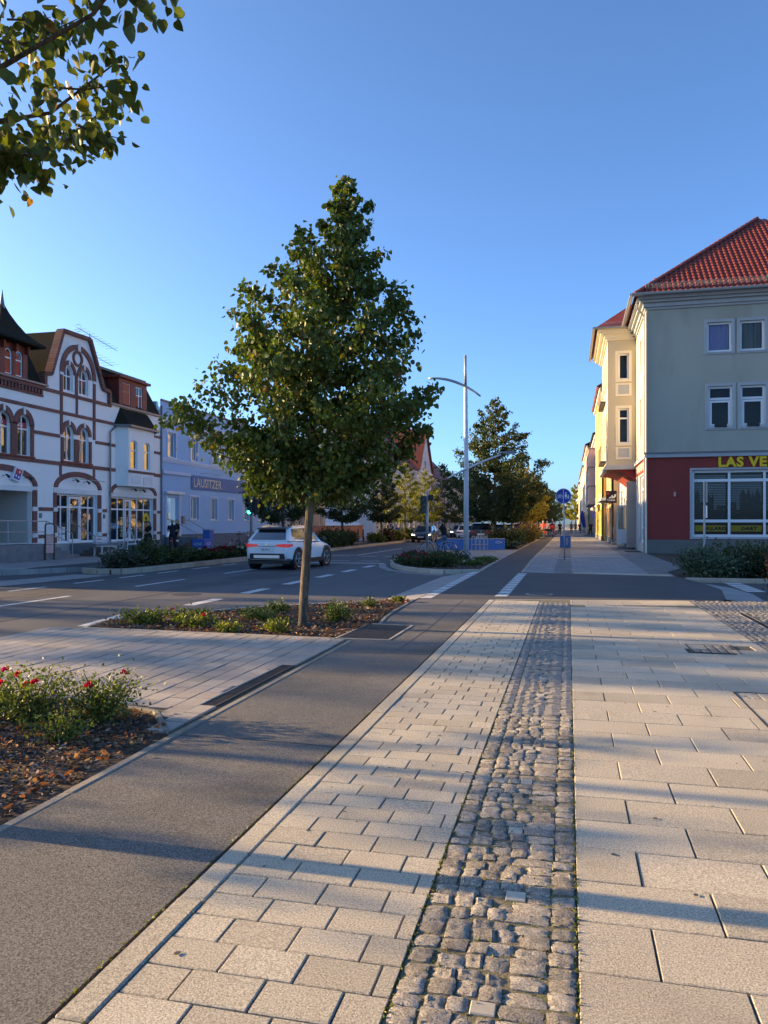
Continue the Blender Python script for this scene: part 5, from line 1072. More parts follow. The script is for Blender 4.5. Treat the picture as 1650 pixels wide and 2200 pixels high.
def make_tree(name, label, x, y, H_, z0, prof, tr, nbr, nleaf, ls, pal, seed, lean=(0, 0), group=None, zb=0.0, tipup=.35, cut=None, mass=.0, trunk_n=10, near=False, hang=.8, irr=(.74, 1.1), clump=1.0, leanpow=1.0, tw=(3, 5)):
    rs = np.random.RandomState(seed); r = random.Random(seed); t = thing(name, label, 'tree', (x, y, zb), group)
    ax = lambda z: Vector((x + lean[0] * (z / H_) ** leanpow + .03 * math.sin(z * 1.7 + seed), y + lean[1] * (z / H_) ** leanpow + .03 * math.cos(z * 1.3 + seed), zb + z))
    b = MB(); zs = [0, .04, .12, .3, .6, 1.0] + [1.0 + (H_ - 1.05) * k / 9 for k in range(1, 10)]
    zs = [q for q in zs if q < H_ - .04]; b.tube([ax(q) for q in zs], [tr * (1.32 if q < .02 else 1.16 if q < .1 else 1.05 if q < .2 else 1.0) * max(.1, 1 - .92 * max(0, q - z0 * .6) / (H_ - z0 * .6)) for q in zs], trunk_n)
    pr = lambda z: np.interp((z - z0) / (H_ - z0), [p[0] for p in prof], [p[1] for p in prof])
    PL, DL = [], []; wsum = []
    segs = []
    for i in range(nbr):
        f = (i + r.uniform(.1, .9)) / nbr; f = f ** 1.08; ze_ = z0 + (H_ - z0) * (f * .97 + .01); a = i * 2.399963 + r.uniform(-.4, .4)
        rad = float(pr(ze_)) * r.uniform(*irr); rise = min(rad * r.uniform(.28, .75), ze_ - z0 * .86 if ze_ > z0 * .9 else .05); rise = max(rise, -.2)
        zs_ = max(z0 * .82, ze_ - rise); p0 = ax(min(zs_, H_ * .96)); d = Vector((math.cos(a), math.sin(a), 0)); c0 = ax(ze_)
        p3 = Vector((c0.x + d.x * rad, c0.y + d.y * rad, zb + ze_)); p1 = p0.lerp(p3, .4) + Vector((0, 0, -.02 * rad)); p2 = p0.lerp(p3, .75) + Vector((0, 0, -.05 * rad)); p3 = p3 + Vector((0, 0, tipup * rad * .25))
        pts = [p0, p1, p2, p3]; segs.append((pts, rad))
        rb = max(.006, tr * .33 * min(1, rad / 1.5) * (1 - .5 * f)); b.tube(pts, [rb, rb * .75, rb * .45, rb * .14], 5, cap=False)
        for k in range(r.randint(*tw)):
            s_ = r.uniform(.3, .92); q0 = p0.lerp(p3, s_) if s_ > .6 else p0.lerp(p1, s_ / .6 * .8); aa = a + r.uniform(-1.15, 1.15); ln = rad * r.uniform(.2, .45) * (1.15 - s_ * .4)
            q1 = q0 + Vector((math.cos(aa) * ln, math.sin(aa) * ln, r.uniform(-.12, .5) * ln)); q2 = q0.lerp(q1, .55) + Vector((0, 0, -.05 * ln)); b.tube([q0, q2, q1], [rb * .4, rb * .28, rb * .08], 4, cap=False); segs.append(([q0, q2, q1], ln * 1.3))
    b.build('trunk', 'bark', t, smooth=True)
    tot = sum(s_[1] for s_ in segs)
    for pts, wgt in segs:
        m = max(3, int(nleaf * wgt / tot)); s_ = rs.uniform(.16 if len(pts) == 4 else .05, 1.04, m) ** .8; P3 = np.array([tuple(p) for p in pts]); k = np.clip(s_ * (len(pts) - 1), 0, len(pts) - 1.001); i0 = k.astype(int); fr = (k - i0)[:, None]
        base = P3[i0] * (1 - fr) + P3[i0 + 1] * fr; sd = clump * (.055 + .11 * min(1.2, wgt)) * (1.15 - .55 * s_)[:, None]
        off = rs.normal(size=(m, 3)) * sd * np.array([1, 1, .75]); PL.append(base + off); dv = P3[-1] - P3[0]; dv = dv / (np.linalg.norm(dv) + 1e-6)
        DL.append(rs.normal(size=(m, 3)) * .55 + dv * .35 + np.array([0, 0, -hang]))
    P = np.concatenate(PL); D = np.concatenate(DL)
    if cut is not None: k = cut(P); P, D = P[k], D[k]
    V, F, T_ = leaf_cloud(P, D, ls * rs.uniform(.55, 1.25, len(P)), palette(len(P), *pal, rs), seed=seed, fine=near)
    mesh_np('crown', V, F, 'leaf', t, T_); return t
LIN = [(0, .62), (.1, .86), (.22, 1.0), (.38, .86), (.5, .74), (.62, .60), (.74, .42), (.85, .26), (.94, .12), (1, .02)]
sc = lambda k: [(a, c * k) for a, c in LIN]
# the young lime in the bed
make_tree('lime_tree', 'young dark green lime tree standing in the mulched bed in front', -3.80, 10.78, 6.62, 2.16, [(0, .95), (.07, 1.5), (.15, 1.78), (.25, 1.9), (.36, 1.66), (.48, 1.36), (.58, 1.16), (.68, .82), (.78, .56), (.88, .34), (.95, .17), (1, .02)],
          .066, 84, 36000, .072, GREEN, 11, lean=(.72, -.1), leanpow=2.1, trunk_n=14, near=True, tipup=.85, irr=(.68, 1.1), clump=.82, tw=(5, 7))
# the lime over the camera's left shoulder; only its branches reach into view
make_tree('overhanging_lime_tree', 'lime branches with yellowing leaves hanging into the top left corner', -3.95, 3.30, 7.8, 3.95, [(0, 1.35), (.05, 1.9), (.10, 2.2), (.17, 1.9), (.3, 1.4), (.5, 1.15), (.7, 1.2), (.9, .5), (1, .05)],
          .07, 72, 14000, .072, ([(.13, .15, .03), (.11, .13, .028), (.075, .092, .023), (.27, .23, .03), (.34, .17, .04)], [36, 30, 20, 8, 3]), 23, lean=(.1, .1), hang=1.2, near=True, irr=(.7, 1.06), clump=.75)  # greens brightened in the leaf colour to look sunlit while shaded
# left row
LT = 'street trees in the beds along the left kerb'
for (yy, hh, rad, pal, sd, lb) in ((38.2, 6.6, 2.3, DARK, 31, 'dark street tree behind the white car'), (49.2, 6.0, 2.4, DARK, 32, 'dark round street tree before the brick wall'), (60.3, 6.4, 1.9, DARK, 33, 'dull green street tree before the pale blue shed'),
                               (69.4, 7.4, 2.2, LIME, 34, 'sunlit yellow-green tree standing before the cream shop house'), (79.5, 7.4, 2.3, LIME, 35, 'second sunlit tree, right of the brighter one'), (92.5, 8.8, 2.6, DARK, 36, 'tall dark tree beyond the sunlit pair'), (106, 8.5, 2.6, DARK, 37, 'dark tree far down the left kerb'), (122, 8.5, 2.8, DARK, 38, 'farthest dark tree of the left row')):
    make_tree('street_tree', lb, -14.7, yy, hh, 1.9, sc(rad), .09, 34, 9000 if yy < 85 else 6500, .13, pal, sd, group=LT, zb=.03, trunk_n=8)
# centre row
CT = 'street trees between the parked cars and the bike path'
for (yy, xx, hh, rad, pal, sd, lb, nl) in ((48.0, -4.45, 9.5, 3.2, DARK, 41, 'tall dark pyramid-shaped tree behind the lamp post', 27000), (60, -4.3, 6.6, 2.2, DARK, 42, 'smaller dark green tree behind the tall pyramid tree', 8000), (69, -4.2, 6.8, 2.4, GOLD, 43, 'golden green tree overhanging the bike path', 9000), (80, -4.1, 7.6, 2.5, GOLD, 44, 'second golden tree along the bike path', 9000),
                                       (93, -4.1, 8.2, 2.7, DARK, 45, 'dark tree beyond the golden ones', 8000), (108, -4.0, 8.2, 2.8, GREEN, 46, 'green tree over the distant bike path', 7000), (126, -4.0, 8.2, 2.8, DARK, 47, 'far dark tree over the cycle track', 6500), (146, -4.0, 8.5, 3.0, GREEN, 48, 'farther green tree near the street end', 6000), (170, -4.0, 9, 3.2, DARK, 49, 'last dark tree before the vanishing point', 5000)):
    make_tree('street_tree', lb, xx, yy, hh, 2.0, sc(rad), .10, 74 if yy < 50 else 40, nl, .13, pal, sd, group=CT, trunk_n=8, tipup=1.0 if yy < 50 else .6)
make_tree('far_right_tree', 'sunlit tree closing the street on the right-hand pavement', 1.6, 200, 11.5, 3.0, sc(4.2), .2, 34, 7000, .34, LIME, 61, trunk_n=8)
make_tree('far_end_tree', 'greyish tree closing the far end of the street', -6, 260, 13, 3.0, sc(7), .25, 34, 6000, .5, DARK, 62, trunk_n=8)
make_tree('far_end_tree', 'broad tree at the street end, left of the road', -13, 240, 12, 3.0, sc(7), .25, 34, 6000, .5, DARK, 63, trunk_n=8)
# trees left of the picture: a sparse young one across the road and unseen tall ones added farther left to half-shade the paving
make_tree('street_tree', 'sparse young street tree across the road, left of the picture', -14.7, 5.0, 6.2, 2.1, sc(1.9), .085, 12, 420, .13, DARK, 72, group=LT, zb=.03, trunk_n=8)
for i, (xx, yy, nl, rr_) in enumerate(((-44, 10.2, 1500, 3.6), (-46, 14.2, 1300, 2.8), (-46, -2.6, 1500, 3.6), (-48, -9.5, 1800, 4.2))):
    make_tree('sun_filter_tree', ('unseen tall tree added to filter the sun, level with the lime tree', 'unseen tall tree added to filter the sun beside the white house', 'unseen tall tree added to filter the sun level with the camera', 'unseen broad tree added to filter the sun behind the camera')[i], xx, yy, 18, 5.0, [(0, rr_ * .7), (.15, rr_), (.7, rr_), (.88, rr_ * .65), (1, .1)], .25, 40, nl, .34, DARK, 80 + i, group='unseen trees added on the left to filter the sun', zb=.06, trunk_n=8)

# ---- bushes
def bush(name, label, x, y, rx, ry, h, n, ls, pal, seed, cat='shrub', group=None, z=0.0, mat_='leaf', flowers=None, stems=9, wr=.4, up=.2, shell=.45, droop=-.2, spread=1.0):
    rs = np.random.RandomState(seed); r = random.Random(seed); t = thing(name, label, cat, (x, y, z), group); b = MB(); tips = []
    for k in range(stems):
        a = r.uniform(0, 6.283); q = r.uniform(.25, .95); hh = h * r.uniform(.55, 1.08) * (1.1 - .35 * q); p = [(x + r.uniform(-.1, .1) * rx, y + r.uniform(-.1, .1) * ry, z - .02), (x + math.cos(a) * rx * q * .5, y + math.sin(a) * ry * q * .5, z + hh * .55), (x + math.cos(a) * rx * q, y + math.sin(a) * ry * q, z + hh)]
        b.tube(p, [.008 * (1 + h), .006, .003], 4, cap=False); tips.append(p)
    b.build('stems', 'stem', t, kind='stuff'); per = n // stems; PL, DL = [], []
    for p in tips:
        P3 = np.array(p); k = rs.uniform(.25, 2.0, per); i0 = np.clip(k.astype(int), 0, 1); fr = (k - i0)[:, None]; base = P3[i0] * (1 - fr) + P3[i0 + 1] * fr
        off = rs.normal(size=(per, 3)) * np.array([rx * .26, ry * .26, h * .13]) * spread; q = base + off; q[:, 2] = np.maximum(q[:, 2], z + .01); PL.append(q); DL.append(rs.normal(size=(per, 3)) * .7 + (q - np.array([x, y, z])) / max(rx, h) * .5 + np.array([0, 0, up]))
    P, D = np.concatenate(PL), np.concatenate(DL); V, F, T_ = leaf_cloud(P, D, ls * rs.uniform(.6, 1.25, len(P)), palette(len(P), *pal, rs), wr=wr, seed=seed); mesh_np('foliage', V, F, mat_, t, T_)
    if flowers:
        nfl, col, fr_ = flowers
        for k in range(nfl):
            p = r.choice(tips); c = np.array(p[2]) + np.array([r.gauss(0, rx * .18), r.gauss(0, ry * .18), r.uniform(-.02, .06)]); m = 16
            u = rs.normal(size=(m, 3)); u[:, 2] = np.abs(u[:, 2]) * .8; u /= np.linalg.norm(u, axis=1, keepdims=True); Vf, Ff, Tf = leaf_cloud(c + u * fr_ * .2, u + rs.normal(size=(m, 3)) * .3, np.full(m, fr_), palette(m, [col], [1], rs, .25), wr=.45, fold=.3, seed=seed + k); mesh_np('blossom', Vf, Ff, 'petal', t, Tf)
    return t
RL = ([(.18, .19, .03), (.13, .15, .027), (.09, .115, .025), (.26, .23, .04)], [30, 35, 20, 10]); RED = (.62, .012, .03); PNK = (.60, .03, .12); WHT = (.72, .70, .66)
NB = 'rose bushes in the near bed'
for i, (x, y, rx, ry, h, n, fl, lb) in enumerate(((-3.55, 5.35, .30, .24, .50, 750, (2, RED, .034), 'rose bush with two red blooms at the near bed corner'), (-4.05, 5.15, .36, .28, .52, 900, (4, RED, .032), 'full rose bush with a cluster of red blooms in the near bed'), (-4.55, 5.3, .30, .26, .42, 600, (3, PNK, .034), 'rose bush with pink-red blooms further left in the near bed'),
                                        (-3.5, 4.75, .20, .18, .26, 260, None, 'small leafy rose shoot in the bark mulch'), (-4.0, 4.35, .20, .2, .24, 260, None, 'sparse yellowish rose shoot in the bark mulch'), (-3.7, 3.85, .2, .2, .22, 240, None, 'low rose shoot near the bike path edge'), (-4.9, 5.0, .4, .4, .45, 600, None, 'rose bush cut by the left picture edge'))):
    bush('rose_bush', lb, x, y, rx * 1.12, ry * 1.12, h * .78, int(n * 2.1), .029, RL, 100 + i, 'rose bush', NB, -.02, flowers=fl, stems=16 if n > 400 else 8, wr=.34)
TG = 'low plants around the lime tree'
for i, (x, y, rx, ry, h, n, fl, pal, lb) in enumerate(((-6.3, 10.5, .45, .3, .34, 800, None, RL, 'rose bush at the pointed left end of the tree bed'), (-5.75, 10.9, .45, .35, .36, 800, (1, PNK, .04), RL, 'rose bush with one pink bloom in the tree bed'), (-5.35, 10.4, .35, .3, .28, 600, (1, RED, .05), RL, 'low rose with one red bloom at the tree bed front'), (-4.75, 11.4, .4, .3, .28, 600, None, RL, 'spreading low rose behind the tree bed middle'), (-4.65, 10.05, .22, .2, .2, 300, None, LIME, 'pale yellow-green clump at the tree bed front'),
                                              (-3.95, 10.15, .24, .2, .26, 380, None, RL, 'grey-green clump just left of the lime trunk'), (-4.85, 12.4, .25, .2, .3, 400, None, RL, 'small green clump behind the tree bed left half'), (-3.55, 11.5, .26, .24, .40, 700, None, GREEN, 'dense green clump right of the lime trunk'), (-3.55, 13.6, .2, .18, .22, 240, None, RL, 'tiny clump near the tip of the tree bed'), (-3.25, 14.6, .16, .14, .18, 200, None, RL, 'smallest clump at the tip by the crossing'))):
    bush('bed_plant', lb, x, y, rx, ry, h * .72, n, .042, pal, 130 + i, 'plant', TG, -.012, flowers=fl)
IG = 'roses on the kerbed island'
for i, (x, y, rx, h, fl, pal, lb) in enumerate(((-6.1, 29.6, .6, .6, (7, PNK, .09), DARK, 'magenta rose bush at the island tip'), (-5.6, 27.8, .6, .45, (7, (.30, .01, .03), .08), DARK, 'dark red rose bush at the island kerb'), (-4.9, 27.0, .65, .5, (8, (.35, .01, .03), .09), DARK, 'red rose bush in the middle of the island'), (-5.3, 30.5, .6, .6, (8, (.38, .01, .03), .09), DARK, 'tall dark red rose before the bicycle wheel'), (-4.3, 27.0, .6, .65, None, DARK, 'rounded dark green shrub on the island'), (-4.5, 29.5, .65, .7, (2, (.6, .2, .1), .07), DARK, 'shrub with orange buds left of the lamp foot'), (-3.6, 28.5, .6, .28, (2, WHT, .07), GREEN, 'low green planting right of the lamp foot'), (-3.3, 31.0, .5, .25, (1, WHT, .07), GREEN, 'low green planting by the bike path edge'))):
    bush('island_rose', lb, x, y, rx, rx, h * .72, 1100, .085, pal, 150 + i, 'rose bush', IG, -.02, flowers=fl, stems=12)
LB = 'planting in the left kerbed bed'
for i, (x, y, rx, h, fl, pal, lb) in enumerate(((-14.75, 23.2, .75, .75, None, ([(.07, .075, .05), (.05, .06, .035)], [1, 1]), 'grey-green shrub at the near end of the left bed'), (-14.6, 24.7, .7, 1.05, None, DARK, 'tallest dark shrub of the left bed'), (-14.5, 26.2, .7, .8, None, DARK, 'dark shrub in the middle of the left bed'), (-14.5, 27.6, .65, .65, (3, WHT, .09), DARK, 'dark shrub with white blooms in the left bed'), (-14.5, 29.0, .65, .6, (11, (.32, .008, .03), .11), DARK, 'deep red rose bush in the left bed'), (-14.5, 30.4, .65, .65, (12, (.36, .01, .03), .11), DARK, 'fuller deep red rose bush in the left bed'), (-14.5, 31.8, .65, .7, (8, WHT, .10), DARK, 'white rose bush behind the red ones'), (-14.6, 33.0, .6, .6, (6, WHT, .10), DARK, 'white rose bush by the parked bicycle'))):
    bush('bed_shrub', lb, x, y, rx, rx * 1.1, h * .72, 1500, .10, pal, 170 + i, 'shrub', LB, .03, flowers=fl, stems=14)
FL = 'shrubs in the far left bed'
for i, (x, y, rx, h, pal, lb) in enumerate(((-14.7, 46.2, 1.0, 1.0, DARK, 'clipped dark hedge left of the white car bonnet'), (-14.7, 48.3, 1.0, 1.0, DARK, 'clipped dark hedge under the round tree'), (-14.7, 50.4, 1.0, .9, DARK, 'hedge end below the glowing brick wall'), (-14.7, 58.5, .9, .7, GREEN, 'grey-green shrub with white flowers near the far kerb'), (-14.7, 62.5, 1.1, 1.1, ([(.09, .04, .02), (.06, .05, .02)], [1, 1]), 'reddish brown shrub before the shop window'), (-14.7, 66.2, 1.0, .8, GOLD, 'yellowish shrub beside the blue litter column'), (-14.7, 70.5, 1.1, 1.1, DARK, 'dark shrub before the oncoming car'))):
    bush('kerb_shrub', lb, x, y, rx * .75, rx, h, 1400, .16, pal, 190 + i, 'shrub', FL, .03, stems=14)
CS = 'shrubs beside the far bike path'
for i, (x, y, rx, h, pal, lb) in enumerate(((-3.5, 46.3, .6, .45, ([(.10, .12, .08), (.08, .10, .06)], [1, 1]), 'silvery low shrub at the end of the blue wall'), (-3.9, 48.5, 1.0, 1.2, DARK, 'dark shrub behind the blue wall end'), (-3.6, 51.5, .9, 1.1, DARK, 'dark shrub second along the far bike path'), (-3.6, 55, .9, 1.0, GREEN, 'green shrub third along the far bike path'), (-3.5, 59, 1.0, 1.1, ([(.10, .05, .02), (.07, .06, .02)], [1, 1]), 'reddish shrub under the trees by the bike path'), (-3.5, 64, 1.0, 1.0, DARK, 'dark shrub farther under the trees'), (-3.3, 74, 1.0, 1.0, GREEN, 'green shrub left of the cyclists'))):
    bush('path_shrub', lb, x, y, rx, rx, h, 1400, .13, pal, 210 + i, 'shrub', CS, .0, stems=14)
bush('ornamental_grass', 'pale straw-coloured ornamental grass in the sun beside the cyclists', -3.4, 69, .8, .8, 1.3, 1500, .5, ([(.55, .38, .18), (.45, .33, .16)], [1, 1]), 230, 'grass', stems=16, wr=.05, up=1.2)
HR = 'hedge planting in front of the corner pub'
SPR = ([(.065, .105, .06), (.085, .13, .075), (.045, .075, .042)], [1, 1, 1])
for i, (x, y, rx, ry, h, pal, lb, ls, wr) in enumerate(((2.95 + .75, 24.2, .55, .6, 1.0, SPR, 'blue-green juniper with upright tip at the hedge corner', .10, .2), (4.2, 23.7, .8, .7, .80, SPR, 'spreading blue-green juniper in front of the pub', .10, .2), (5.2, 24.1, .8, .8, .95, ([(.03, .045, .02), (.04, .055, .022)], [1, 1]), 'dark hedge right of the juniper', .07, .35), (6.2, 24.0, .8, .8, 1.0, ([(.03, .045, .02), (.04, .055, .022)], [1, 1]), 'dark hedge at the picture edge', .07, .35), (5.2, 26, 1.2, .9, 1.1, DARK, 'dark shrub behind the hedge under the pub window', .09, .35), (6.9, 26.5, 1.2, .9, 1.15, DARK, 'dark shrub behind the hedge near the right edge', .09, .35))):
    bush('hedge_shrub', lb, x, y, rx, ry, h * .82, 4200, ls, pal, 240 + i, 'shrub', HR, -.03, mat_='needle' if i < 2 else 'leaf', stems=26, wr=wr)
bush('copper_shrub', 'copper-red leaved shrub at the right picture edge', 4.25, 16.9, .42, .5, 1.0, 1600, .06, ([(.16, .05, .02), (.10, .035, .018), (.20, .09, .03)], [1, 1, 1]), 250, stems=16)

# ---- loose bark, dead leaves and moss
def in_poly(px_, py_, poly):
    ins = np.zeros(len(px_), bool); j = len(poly) - 1
    for i in range(len(poly)):
        xi, yi = poly[i]; xj, yj = poly[j]; c_ = ((yi > py_) != (yj > py_)) & (px_ < (xj - xi) * (py_ - yi) / (yj - yi + 1e-12) + xi); ins ^= c_; j = i
    return ins
def chips(name, label, poly, n, ls, pal, z, seed, m='mulch', wr=.17, lift=.25, cat='bark mulch'):
    rs = np.random.RandomState(seed); xs = np.array([p[0] for p in poly]); ys = np.array([p[1] for p in poly]); P = np.stack([rs.uniform(xs.min(), xs.max(), n * 3), rs.uniform(ys.min(), ys.max(), n * 3)], 1); P = P[in_poly(P[:, 0], P[:, 1], poly)][:n]
    k = len(P); a = rs.uniform(0, 6.283, k); D = np.stack([np.cos(a), np.sin(a), rs.normal(0, lift, k)], 1); P3 = np.column_stack([P, z + rs.uniform(0, .02, k)]); S = ls * rs.uniform(.4, 1.4, k)
    D /= np.linalg.norm(D, axis=1, keepdims=True); up = np.column_stack([rs.normal(0, .35, (k, 2)), np.ones(k)]); Q = np.cross(D, up); Q /= np.linalg.norm(Q, axis=1, keepdims=True); N_ = np.cross(Q, D); S_ = S[:, None]
    if m == 'leaf_litter':
        Qf = D.copy(); Qf[:, 2] *= .5; V, F, T_ = leaf_cloud(P3, Qf, S * .9, palette(k, *pal, rs, .3), wr=.40, fold=.35, seed=seed, fine=True); V[:, 2] = np.clip(V[:, 2], z, z + .035); o = mesh_np(name, V, F, m, None, T_); o['kind'] = 'stuff'; o['label'] = label; return o
    pts = [P3, P3 + D * S_ * .5 + Q * S_ * wr + N_ * S_ * .08, P3 + D * S_, P3 + D * S_ * .5 - Q * S_ * wr + N_ * S_ * .06]; V = np.stack(pts, 1).reshape(-1, 3); V[:, 2] = np.maximum(V[:, 2], z); F = np.arange(4 * k).reshape(-1, 4)
    o = mesh_np(name, V, F, m, None, np.repeat(palette(k, *pal, rs, .35), 4, axis=0)); o['kind'] = 'stuff'; o['label'] = label; return o
B1 = [(-6.2, 3.0), (-2.86, 3.0), (-2.86, 5.0), (-3.0, 5.3), (-3.5, 5.7), (-4.4, 5.8), (-6.2, 5.8)]
BK = ([(.16, .095, .06), (.10, .065, .045), (.24, .17, .125), (.33, .26, .21)], [35, 35, 18, 8]); DL_ = ([(.33, .125, .04), (.24, .085, .03), (.42, .22, .07), (.38, .27, .15)], [35, 30, 15, 12])
chips('bark_mulch', 'dark bark mulch covering the near rose bed', B1, 15000, .045, BK, -.02, 1); chips('dead_leaves', 'orange-brown dead leaves lying on the near rose bed', B1, 1700, .042, DL_, -.005, 2, 'leaf_litter', .42, .4)
chips('bark_mulch', 'grey-brown bark mulch covering the tree bed', TB, 14000, .06, BK, -.012, 3); chips('dead_leaves', 'brown dead leaves lying around the lime tree', TB, 900, .05, DL_, .004, 4, 'leaf_litter', .42, .4)
chips('bark_mulch', 'dark bark mulch on the island bed', isl, 3500, .09, BK, -.02, 5)
rs = np.random.RandomState(9); n = 2200; side_ = rs.choice(4, n); xx = np.where(side_ == 0, -.555, np.where(side_ == 1, .028, rs.uniform(-.54, .02, n))); yy = 2.1 + rs.gamma(1.6, 1.3, n); xx = xx + rs.normal(0, .006, n)
k = yy < 8; xx, yy = xx[k], yy[k]; n = len(xx); D = rs.normal(size=(n, 3)) * .6 + np.array([0, 0, .7]); V, F, T_ = leaf_cloud(np.column_stack([xx, yy, np.full(n, -.008)]), D, rs.uniform(.007, .02, n), palette(n, [(.13, .16, .03), (.20, .20, .05), (.10, .13, .025), (.22, .15, .06)], [4, 3, 3, 2], rs), wr=.3, seed=9)
o = mesh_np('joint_weeds', V, F, 'leaf', None, T_); o['kind'] = 'stuff'; o['label'] = 'tiny weeds and moss growing between the cobbles'
n = 420; xx = np.concatenate([np.full(n // 2, -1.436), np.full(n - n // 2, -1.565)]) + rs.normal(0, .004, n); yy = 1.9 + rs.gamma(1.5, 1.2, n); V, F, T_ = leaf_cloud(np.column_stack([xx, yy, np.full(n, -.008)]), rs.normal(size=(n, 3)) * .6 + np.array([0, 0, .6]), rs.uniform(.006, .018, n), palette(n, [(.14, .17, .03), (.20, .19, .06)], [1, 1], rs), wr=.3, seed=10)
o = mesh_np('kerb_weeds', V, F, 'leaf', None, T_); o['kind'] = 'stuff'; o['label'] = 'thin line of moss and weeds along the bike path kerb'
# ================================================================ STREET FURNITURE
def disc(c, r_, axis, th, n=24):
    """flat cylinder pts for MB.tube"""
    c = Vector(c); a = Vector(axis).normalized(); return [c - a * th / 2, c + a * th / 2], [r_, r_]
t = thing('street_lamp', 'tall white lamp post with a curved upper arm and a flat lamp head', 'street lamp', (-4.31, 33.1, 0))
b = MB(); b.tube([(-4.31, 33.1, 0), (-4.31, 33.1, 4.0), (-4.33, 33.1, 7.0), (-4.34, 33.1, 7.45)], [.115, .105, .08, .075], 16); b.build('pole', 'lamp_white', t, smooth=True)
b = MB(); b.tube([(-4.34, 33.1, 7.45), (-4.35, 33.1, 8.78)], [.058, .055], 12); b.build('pole_top', 'galv', t, smooth=True); b = MB(); b.tube([(-4.31, 33.1, -.02), (-4.31, 33.1, .16)], .135, 16); b.build('foot', 'black_plastic', t)
b = MB(); b.tube([(-5.95 + 2.27 * s, 33.02, 7.84 + .12 * s - .98 * s * s) for s in [k / 12 for k in range(13)]], [.038 + .022 * math.sin(math.pi * k / 12) for k in range(13)], 8); b.build('upper_arm', 'galv', t, smooth=True)
b = MB(); b.tube([(-5.11 + 2.3 * s, 33.0, 3.47 + 1.2 * s - .22 * s * s) for s in [k / 10 for k in range(11)]], [.034 + .016 * math.sin(math.pi * k / 10) for k in range(11)], 8); b.build('lower_arm', 'lamp_white', t, smooth=True)
b = MB(); b.ball((-2.5, 33.0, 4.53), (.42, .12, .055), 14, 8); o = b.build('lamp_head', 'zinc', t, smooth=True); MB().ball((-2.45, 33.0, 4.495), (.3, .09, .035), 12, 6).build('lens', 'sign_white', o, smooth=True)
b = MB()
for z in (.55, .95): b.box(-4.33, -4.29, 32.975, 32.99, z, z + .06)
b.build('service_hatch', 'zinc', t)
def signal(name, label, x, y, zb, ztop, zheads, lit, dx):
    t = thing(name, label, 'traffic light', (x, y, zb)); b = MB(); b.tube([(x, y, zb), (x, y, ztop)], .07, 12); b.build('pole', 'galv', t, smooth=True)
    for (ox, zc, face) in zheads:
        b = MB(); b.box(x + ox - .13, x + ox + .13, y - .22, y - .06, zc - .42, zc + .42); h = b.build('head', 'signal_green' if face else 'black_plastic', t, bevel=.02)
        for k in range(3):
            zz = zc + .27 - .27 * k; q = MB(); p_, r_ = disc((x + ox, y - .225, zz), .09, (0, 1, 0), .02); q.tube(p_, r_, 16); q.build('lens', 'green_lit' if (lit and k == 2 and face) else 'lens_dark', h)
            q = MB(); n = 10; V = []
            for j in range(n + 1): a = math.pi * (j / n) * 1.1 - .16; V += [(x + ox + .11 * math.cos(a), y - .221, zz + .11 * math.sin(a)), (x + ox + .11 * math.cos(a), y - .40, zz - .02 + .11 * math.sin(a))]
            q.add(V, [(2 * j, 2 * j + 2, 2 * j + 3, 2 * j + 1) for j in range(n)]); q.build('visor', 'black_plastic', h)
    return t
t = signal('traffic_light', 'traffic light showing green behind the white car', -15.1, 35.0, .06, 4.2, [(-.02, 2.34, True)], True, 0)
b = MB(); b.box(-14.96, -14.72, 34.9, 35.1, 2.0, 2.75); b.build('side_head', 'black_plastic', t, bevel=.02); MB().extrude([(-15.09, 3.5), (-14.85, 3.74), (-15.09, 3.98), (-15.33, 3.74)], fy(34.9, -1), 0, .02).build('priority_sign', 'sign_white', t)
MB().extrude([(-15.09, 3.57), (-14.92, 3.74), (-15.09, 3.91), (-15.26, 3.74)], fy(34.879, -1), 0, .006).build('priority_mark', 'yellow_sign', t)
t = signal('traffic_light', 'unlit traffic light on the kerbed island beside the cyclist', -6.66, 36.6, 0, 3.08, [(-.16, 2.42, True)], False, 0)
b = MB(); b.box(-6.58, -6.34, 36.5, 36.7, 2.62, 2.9); b.build('side_head', 'black_plastic', t, bevel=.02)
# shared-path sign
t = thing('path_sign', 'round blue shared cycle and foot path sign on a grey post', 'sign', (-.17, 33.24, 0)); mp = fy(33.2, -1); cz, cx_ = 2.67, -.22
MB().tube([(-.17, 33.24, 0), (-.19, 33.24, 1.3), (-.22, 33.24, 3.0)], .032, 10).build('post', 'galv', t, smooth=True)
circ = lambda r_, n=32: [(cx_ + r_ * math.cos(6.2832 * k / n), cz + r_ * math.sin(6.2832 * k / n)) for k in range(n)]
pl = MB().extrude(circ(.325), mp, 0, .012).build('plate', 'sign_white', t); MB().extrude(circ(.305), mp, .0125, .016).build('blue_field', 'sign_blue', pl)
MB().extrude(rect(cx_ - .010, cx_ + .010, cz - .3, cz + .3), mp, .0165, .02).build('divider', 'sign_white', pl)
b = MB(); m3 = lambda u, v: mp(u, v, .02)
for wx in (-.225, -.075): b.torus(m3(cx_ + wx, cz - .035), (0, 1, 0), .055, .008, 18, 4)
for p, q in (((-.225, -.035), (-.17, .05)), ((-.17, .05), (-.095, .045)), ((-.095, .045), (-.145, -.04)), ((-.145, -.04), (-.17, .05)), ((-.075, -.035), (-.1, .085)), ((-.145, -.04), (-.225, -.035)), ((-.1, .085), (-.13, .085)), ((-.19, .065), (-.15, .065))): b.tube([m3(cx_ + p[0], cz + p[1]), m3(cx_ + q[0], cz + q[1])], .007, 4)
b.build('bicycle_symbol', 'sign_white', pl); b = MB()
